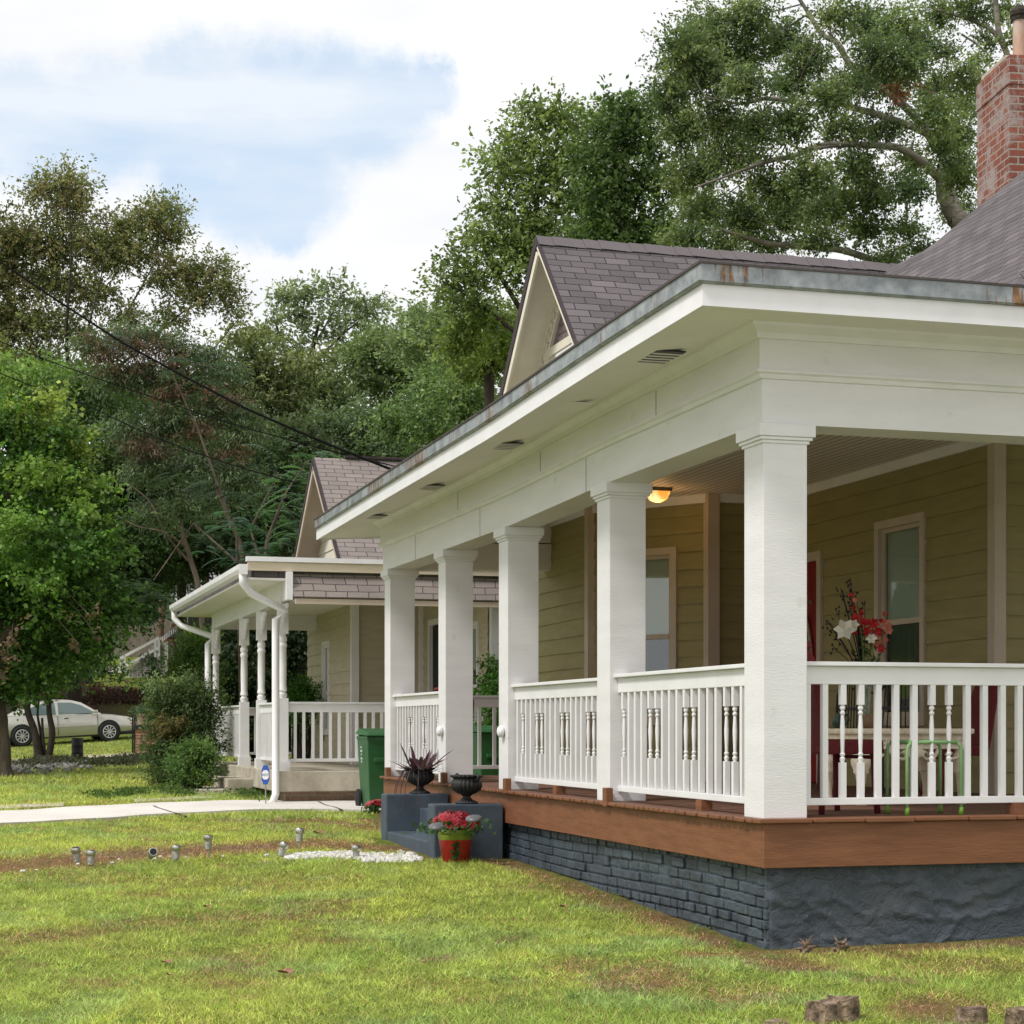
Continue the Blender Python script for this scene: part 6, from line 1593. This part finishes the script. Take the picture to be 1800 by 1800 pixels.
shrub('boxwood_shrub','round glossy boxwood bush in front of the tall loose shrub',27.2,(342,1392),
 [(342,1335,30,28),(325,1345,22,26),(360,1345,22,26),(342,1365,32,24),(330,1320,18,16),(352,1318,18,16),(342,1312,16,10)],.036,2.6,.30,[(.075,.13,.035),(.11,.17,.05),(.05,.09,.026)],4)
shrub('evergreen_shrub','leafy bush behind the railing between the third and fourth columns',25.5,(868,1400),[(868,1200,22,22),(880,1180,18,18),(860,1215,14,16),(880,1240,26,40),(868,1300,24,50)],.055,3.0,.30,[(.05,.12,.02),(.07,.16,.03),(.035,.085,.018)],3)
shrub('evergreen_shrub','narrow green bush against the cream wall between the houses',26.5,(962,1400),[(960,1165,14,20),(965,1200,18,30),(962,1250,20,50),(970,1150,12,14)],.055,3.2,.30,[(.045,.10,.02),(.06,.13,.025)],3)
shrub('conifer_shrub','small dark upright conical evergreen by the brick house steps',70,(270,1215),[(270,1160,5,10),(270,1178,7,12),(270,1200,8,14),(270,1212,8,8)],.12,3.0,.4,[(.02,.045,.018),(.03,.06,.02)],1)
# low ground cover
def cover(label,pts,h,n,pal,leaf,seed):
    r_=random.Random(seed);P=[]
    for i in range(n):
        a,b,ra,rb_=pts[r_.randrange(len(pts))];px=r_.gauss(a,ra*.45);py=r_.gauss(b,rb_*.45);g,Y=ground(px,py)
        P.append((g.x,g.y,g.z+r_.uniform(0,h)))
    P=np.array(P);V=leafverts(P,RNG.uniform(leaf*.6,leaf*1.3,n),.7,.5,-.3)
    o=npmesh('ground_cover',V,4,leafm,None,np.array(pal)[RNG.integers(0,len(pal),n)]*RNG.uniform(.6,1.3,(n,1)));return tag(o,label,'ground cover',kind='stuff')
cover('dark low weeds in the turf beside the driveway and the shrub',[(180,1403,34,4),(215,1400,18,4),(320,1398,45,5),(290,1392,30,5),(240,1396,30,3),(400,1392,20,8),(455,1396,14,12),(480,1402,12,8),(430,1400,16,6)],.10,4200,[(.10,.17,.04),(.13,.20,.05),(.07,.13,.035)],.05,4)
cover('trailing plants and leaf litter round the stems of the small tree',[(60,1350,45,6),(130,1347,60,4),(200,1345,50,5),(250,1338,50,5),(100,1342,50,5)],.16,9000,[(.04,.06,.02),(.10,.10,.075),(.07,.04,.03),(.05,.08,.03)],.07,5)
cover('fallen leaf mulch on the bank behind the parked car',[(140,1222,70,14),(200,1225,60,12),(250,1228,40,8),(100,1220,40,14)],.12,14000,[(.11,.055,.04),(.07,.035,.028),(.14,.08,.055),(.05,.028,.02)],.16,6)
cover('low clover and broad-leaved weeds growing in clumps through the near lawn',[(random.uniform(-20,1500),random.uniform(1560,1800),random.uniform(10,45),random.uniform(4,14)) for _ in range(90)],.022,4500,[(.24,.33,.10),(.28,.38,.11),(.18,.28,.09)],.020,9)
rk=MB()
for i in range(260):
    px=rr.gauss(70,34);py=rr.gauss(1349,4);g,Y=ground(px,py);s=rr.uniform(.04,.12);rk.blob((g.x,g.y,g.z+s*.3),(s*1.3,s,s*.8),6,4,.5,rr.uniform(0,3))
tag(rk.build('bed_stones',mat('grey_bed_rock',(.30,.29,.26),(.12,.115,.10),8,.9,.4,20)),'loose grey stones round the foot of the small tree','stones',kind='stuff')
# ================= parked car
def car():
    t=thing('parked_car','champagne silver four-door saloon parked side-on on the grass beyond the trees','car',(0,0,0))
    paint=mat('champagne_paint',(.58,.56,.50),(.55,.53,.475),3,.25,0,metal=.55)
    L=4.75;W=.87
    # stations: x from rear(-) to front(+): (x, z_low, z_belt, half width)
    st=[(-2.37,.42,.72,.60),(-2.30,.30,.90,.74),(-2.1,.24,.955,.82),(-1.6,.20,.985,.86),(-.8,.19,.965,.87),(0,.19,.945,.87),(.75,.19,.925,.87),(1.1,.19,.90,.865),(1.6,.20,.85,.85),(2.0,.22,.78,.80),(2.25,.26,.70,.72),(2.38,.36,.58,.58)]
    prof=lambda zl,zb,w:[(w*.86,zl),(w*.97,zl+.10),(w,zl+(zb-zl)*.45),(w*.985,zl+(zb-zl)*.72),(w*.93,zb-.03),(w*.86,zb),(0,zb+.02)]
    def loft(rows,name,m_,parent,**k):
        mb=MB();n=len(rows[0])
        for r_ in rows: mb.v+=r_
        for i in range(len(rows)-1):
            for j in range(n): mb.f.append([i*n+j,i*n+(j+1)%n,(i+1)*n+(j+1)%n,(i+1)*n+j]);mb.uv.append(None)
        mb.f.append(list(range(n))[::-1]);mb.uv.append(None);mb.f.append([(len(rows)-1)*n+j for j in range(n)]);mb.uv.append(None)
        return mb.build(name,m_,parent,**k)
    rows=[]
    for x,zl,zb,w in st:
        p=prof(zl,zb,w);rows.append([(x,-y,z) for y,z in p[::-1]][::-1]+[(x,y,z) for y,z in p[::-1][1:]])
    body=loft(rows,'body',paint,t,smooth=True,auto=True)
    # wheel arches as dark discs set just proud, then wheels
    def gh(zs,name,m_,par,sc=1.0,dz=0):
        rows=[]
        for x,z,w0,w1 in zs: rows.append([(x,-w0*sc,.90),(x,-w1*sc,z+dz),(x,0,z+.03+dz),(x,w1*sc,z+dz),(x,w0*sc,.90)])
        return loft(rows,name,m_,par,smooth=True,auto=True)
    gh([(-1.75,.95,.72,.66),(-1.15,1.28,.76,.60),(-.75,1.375,.79,.60),(-.2,1.41,.80,.61),(.25,1.385,.80,.60),(.55,1.30,.78,.60),(1.15,.93,.74,.68)],'cabin',paint,t)
    for s in (-1,1):
        def pane(pts,nm='side_window',m_=cglass):
            mb=MB();v=[]
            for x,z in pts:
                w=.80-(z-.90)/(1.40-.90)*.19;v.append((x,s*(w+.012),z))
            k=len(v);v+= [(a,b-s*.02,c) for a,b,c in v]
            mb.add(v,[tuple(range(k)),tuple(range(k,2*k))[::-1]]+[(i,k+i,k+(i+1)%k,(i+1)%k) for i in range(k)])
            return mb.build(nm,m_,t)
        pane([(-1.33,.97),(-.28,.955),(-.30,1.325),(-.75,1.30),(-1.10,1.19)])
        pane([(-.20,.955),(.98,.94),(.52,1.22),(.22,1.315),(-.20,1.33)])
        for x in (-1.38,1.37):
            m=MB();ang=np.linspace(0,2*PI,28,endpoint=False)
            m.lathe([(.365,-.01),(.365,.008),(.001,.008)],(x,s*.862,.335),28,axis='y');m.build('wheel_arch',rubber,t)
            w_=MB().lathe([(.20,-.10),(.29,-.105),(.315,-.08),(.315,.08),(.29,.105),(.20,.10)],(x,s*.80,.315),28,axis='y').build('wheel',rubber,t,smooth=True,auto=True)
            r_=MB();yo=s*.895
            r_.lathe([(.05,-.01),(.05,.01)],(x,yo,.315),12,axis='y')
            for k in range(10):
                a=2*PI*k/10;r_.bar((x+.03*math.cos(a),yo,.315+.03*math.sin(a)),(x+.20*math.cos(a),yo,.315+.20*math.sin(a)),.03,.022,(0,1,0))
            r_.tube([(x+.20*math.cos(a),yo,.315+.20*math.sin(a)) for a in np.linspace(0,2*PI,25)],.014,6,False)
            r_.build('rim',mat('alloy',(.6,.6,.6),(.5,.5,.5),9,.3,0,metal=.6),w_,smooth=True,auto=True)
        MB().box(.88,1.03,s*.84 if s>0 else s*.96,s*.96 if s>0 else s*.84,.93,1.04).build('wing_mirror',paint,t,bevel=.03)
        MB().box(-.04,.10,min(s*.868,s*.885),max(s*.868,s*.885),.80,.825).build('door_handle',black,t)
        MB().box(-1.14,-1.0,min(s*.866,s*.883),max(s*.866,s*.883),.815,.84).build('door_handle',black,t)
        MB().box(-1.0,1.0,min(s*.868,s*.886),max(s*.868,s*.886),.53,.57).build('door_trim',paint,t,bevel=.006)
        d=MB()
        for x in (-.24,1.02): d.box(x-.006,x+.006,min(s*.86,s*.874),max(s*.86,s*.874),.28,.93)
        d.build('door_seam',black,t)
        MB().blob((2.20,s*.62,.665),(.14,.13,.065),12,8).build('headlight',mat('clear_lamp',(.6,.58,.5),(.5,.48,.42),9,.1,0),t,smooth=True)
        MB().blob((2.12,s*.735,.55),(.11,.05,.028),10,6).build('side_marker',mat('amber_lens',(.6,.14,.02),(.5,.1,.02),9,.3,0),t,smooth=True)
        MB().blob((-2.27,s*.66,.78),(.09,.12,.08),10,6).build('tail_light',mat('red_lens',(.35,.01,.01),(.25,.01,.01),9,.3,0),t,smooth=True)
    MB().add([(.64,-.60,1.26),(.64,.60,1.26),(1.14,.70,.955),(1.14,-.70,.955)],[(0,1,2,3)]).add([(.645,-.60,1.24),(.645,.60,1.24),(1.13,.70,.945),(1.13,-.70,.945)],[(3,2,1,0)]).build('windscreen',cglass,t)
    MB().box(-2.2,2.2,-.80,.80,.20,.30).build('underbody',rubber,t)
    return t
cr_=car()
wl=at(40,1311.5,57.4);wr_=at(193,1303,58.4)
d=(wr_-wl).normalized();mid=(wl+wr_)/2
sdv=Vector((-d.y,d.x,0)).normalized();upv=d.cross(sdv)
Mx=Matrix((d.to_4d(),sdv.to_4d(),upv.to_4d(),(0,0,0,1))).transposed();Mx[3][3]=1
sc_=(wr_-wl).length/2.75
base=mid+sdv*.8
Mx=Matrix.Translation((base.x,base.y,base.z))@Mx.to_3x3().to_4x4()@Matrix.Diagonal((sc_,sc_,sc_,1))
cr_.matrix_world=Mx
# ================= black bollard-like barrel
g=onY(136,43.5);bt=thing('black_barrel','plain black cylindrical barrel standing by the small tree','barrel',(g.x,g.y,g.z))
hb=(1335-1296)/F*43.5;rb_=10/F*43.5
MB().lathe([(rb_*.95,0),(rb_,.02),(rb_,hb*.33),(rb_*1.02,hb*.35),(rb_,hb*.37),(rb_,hb*.66),(rb_*1.02,hb*.68),(rb_,hb*.70),(rb_,hb-.02),(rb_*.97,hb),(.001,hb)],tuple(bt.location),24).build('drum',black,bt,smooth=True,auto=True)
# ================= brick pillar with pots and iron rail
g=onY(256,47.0);pil=thing('brick_pillar','low red brick pillar with a dark coping near the parked car','pillar',(g.x,g.y,g.z))
s_=47/F;z1=CZ+(HY-1281)*s_
mb=MB();mb.box(-14*s_,22*s_,-.25,.25,-.3,z1-g.z);mb.xform(Matrix.Translation(g)@Matrix.Rotation(-TH,4,'Z'));mb.build('brickwork',farbrick,pil)
mb=MB();mb.box(-17*s_,24*s_,-.30,.30,z1-g.z,z1-g.z+.09);mb.xform(Matrix.Translation(g)@Matrix.Rotation(-TH,4,'Z'));mb.build('coping',roomdark,pil)
mb=MB()
for k in range(3): p=onY(233+k*3,47.2);mb.tube([p,(p.x,p.y,z1+.35-k*.04)],.02,5)
p=onY(233,47.2);q=onY(239,47.2);mb.tube([(p.x,p.y,z1+.34),(q.x,q.y,z1+.25)],.02,5);mb.build('iron_rail',black,pil)
def plantpot(px,pyb,Y,label,r,h,pal,n,leaf,sp,m=terra):
    p=at(px,pyb,Y);t=thing('plant_pot',label,'pot',(p.x,p.y,p.z))
    MB().lathe([(.001,0),(r*.7,0),(r*.95,h*.8),(r*1.08,h*.82),(r*1.08,h),(r*.9,h),(.001,h*.9)],tuple(p),18).build('pot_body',m,t,smooth=True,auto=True)
    P=np.array(p)+np.array([0,0,h+sp*.4])+RNG.normal(size=(n,3))*np.array([sp,sp,sp*.45]);npmesh('foliage',leafverts(P,RNG.uniform(leaf*.6,leaf*1.3,n),.5,.4,-.2),4,leafm,t,np.array(pal)[RNG.integers(0,len(pal),n)]*RNG.uniform(.6,1.3,(n,1)))
plantpot(251,1273,47,'beige clay pot of pale green plants on the brick pillar',.16,.26,[(.12,.18,.11),(.07,.12,.06)],260,.11,.15)
plantpot(266,1273,47.3,'dark green pot beside the beige one on the brick pillar',.17,.26,[(.05,.09,.04)],220,.12,.17,mat('dark_pot',(.03,.05,.04),(.02,.03,.03),5,.5))
plantpot(293,1236,46,'cream planter with trailing pale shoots above the tall shrub',.22,.20,[(.10,.15,.06),(.14,.19,.07)],260,.15,.24,white2)
mb=MB();p0=at(293,1236,46);mb.tube([onY(293,46),p0],.04,6);tag(mb.build('plant_stand',black,loc=onY(293,46)),'thin dark stand carrying the cream planter','stand')
# ================= brick house, its steps, fence and blue-white house
Yb=76.;s_=Yb/F
def fr(px,py,Y,m,w,h,d,name,mt,par,dz=0,rot=0):
    """box w,h in photo px at that depth, top-left px,py, d metres deep, square to the street grid"""
    p=at(px,py,Y);k=Y/F;mb=m or MB();mb.v+= [];q=MB().box(0,w*k,0,d,-h*k,0);q.xform(Matrix.Translation(p)@Matrix.Rotation(-TH+rot,4,'Z'))
    o=q.build(name,mt,par);uv=None;return o
gb=onY(330,Yb)
Bh=thing('brick_house','red brick house with a striped awning edge up the bank, mostly hidden by shrubs','house',gb)
p=at(282,1118,Yb)
mb=MB();mb.box(0,6.6,0,7,-3.2,0);mb.xform(Matrix.Translation(p)@Matrix.Rotation(-TH,4,'Z'));mb.build('wall',farbrick,Bh)
mb=MB();mb.box(-.1,.55,-.12,-.02,-1.9,-.95).box(-.1,.6,-.2,-.03,-2.9,-1.95);mb.xform(Matrix.Translation(p)@Matrix.Rotation(-TH,4,'Z'));mb.build('basement_panel',mat('dark_panel',(.10,.11,.09),(.06,.07,.06),6,.8),Bh)
rf=MB()
a0=at(283,1120,Yb-1.2);a1=at(345,1072,Yb-1.2);
for k,(o0,o1) in enumerate(((0,0),)):
    n_=F3
    rf.add([a0,a1,a1+Vector(R3)*8,a0+Vector(R3)*8+Vector((0,0,-.0)),a0+F3*8,a1+F3*8+Vector((0,0,.0)),a1+F3*8+R3*8,a0+F3*8+R3*8],[(0,1,5,4),(0,4,7,3),(1,2,6,5),(0,3,2,1),(4,5,6,7),(3,7,6,2)])
rf.build('roof',shing3,Bh)
aw=MB();a1b=at(332,1083,Yb-1.3);a0b=at(282,1121,Yb-1.3)
for i in range(16):
    q=a0b.lerp(a1b,i/16);q2=a0b.lerp(a1b,(i+.5)/16);aw.add([q,q2,q2+Vector((0,0,-.22)),q+Vector((0,0,-.22))],[(0,1,2,3)])
aw.build('awning_edge',white2,Bh)
cm_=MB()
for px in (306,318,332): q=at(px,1110,Yb-.6);cm_.box(q.x-.12,q.x+.12,q.y-.12,q.y+.12,q.z-2.4,q.z+.3)
cm_.build('porch_pier',farbrick,Bh)
# steps with white handrail
St=thing('hillside_steps','pale concrete steps with a white handrail up to the brick house','steps',onY(240,74))
st_=MB()
for i in range(9):
    a=at(222+i*6.5,1178-i*6.2,74);q=MB().box(0,.5,-.1,2.2,-1.2,0);q.xform(Matrix.Translation(a)@Matrix.Rotation(-TH,4,'Z'));st_.add(q.v,q.f)
st_.build('tread',conc,St)
ra_=MB();P0,P1=at(212,1157,73.8),at(280,1121,73.8);Q0,Q1=at(222,1170,73.8),at(280,1138,73.8)
ra_.bar(P0,P1,.08,.10);ra_.bar(Q0,Q1,.08,.10)
for px,pt,pb in ((213,1156,1172),(219,1153,1169),(273,1124,1155),(279,1120,1160)): ra_.bar(at(px,pt,73.8),at(px,pb,73.8),.09,.09,(0,1,0))
ra_.build('handrail',white2,St)
q=[at(130,1172,75.5),at(222,1166,75.5)]
mb=MB();mb.box(0,(q[1]-q[0]).length,0,.4,-.8,0);mb.xform(Matrix.Translation(q[0])@Matrix.Rotation(-TH,4,'Z'));tag(mb.build('retaining_wall',conc,loc=onY(130,75.5)),'long pale low concrete wall at the top of the bank','wall')
Fn=thing('board_fence','weathered grey vertical board fence above the bank','fence',onY(205,84))
fb2=MB();rf_=random.Random(8)
for i in range(52):
    px=150+i*3.4;tp_=1102-(px-205)*.17+rf_.uniform(-1.5,1.5);p=at(px,tp_,84);q=at(px,1152,84);w_=3.0/F*84/2
    mb=MB().box(-w_,w_,-.015,.015,0,p.z-q.z+.6);mb.xform(Matrix.Translation((q.x,q.y,q.z-.6))@Matrix.Rotation(-TH,4,'Z'));fb2.add(mb.v,mb.f)
fb2.build('boards',woodfence,Fn)
mb=MB();mb.bar(at(150,1135,84.1),at(325,1130,84.1),.05,.12);mb.build('rail',woodfence,Fn)
mb=MB();a=at(284,1168,83);mb.tube([(a.x,a.y,a.z-1),at(283,1100,83),at(285,1055,83)],[.16,.14,.13],9);tag(mb.build('utility_pole',mat('pole_wood',(.17,.10,.07),(.10,.06,.04),5,.9,.5,20,.01,(1,1,.2)),loc=a,smooth=True),'brown wooden pole standing before the board fence','pole')
Wh=thing('white_house','white house with a railed balcony and blue gable, glimpsed above the gutter','house',onY(330,96))
s9=96/F
def wb(px0,px1,py0,py1,d,y,name,mt):
    p=at(px0,py0,96+y);mb=MB().box(0,(px1-px0)*s9,0,d,-(py1-py0)*s9,0);mb.xform(Matrix.Translation(p)@Matrix.Rotation(-TH,4,'Z'));return mb.build(name,mt,Wh)
wb(306,420,1000,1110,6,0,'wall',white2)
wb(345,420,985,1000,7,-.2,'band_board',mat('pale_blue_siding',(.25,.33,.42),(.2,.28,.36),4,.7))
wb(300,430,1042,1047,1.6,-1.6,'balcony',white2)
bl_=MB()
for i in range(24):
    p=at(304+i*2.1,1012,94.4);bl_.box(p.x-.02,p.x+.02,p.y-.02,p.y+.02,p.z-.9,p.z)
bl_.build('balcony_rail',black,Wh)
a0,a1,a2=at(330,990,95.5),at(372,955,95.5),at(415,990,95.5)
MB().add([a0,a1,a2,a0+F3*7,a1+F3*7,a2+F3*7],[(0,1,4,3),(1,2,5,4),(0,2,1),(3,4,5),(0,3,5,2)]).build('roof',shing3,Wh)
wb(318,326,1008,1034,.1,-.12,'window',cglass);wb(338,346,1008,1034,.1,-.12,'window',cglass)

print('LEAVES',NLEAF[0])
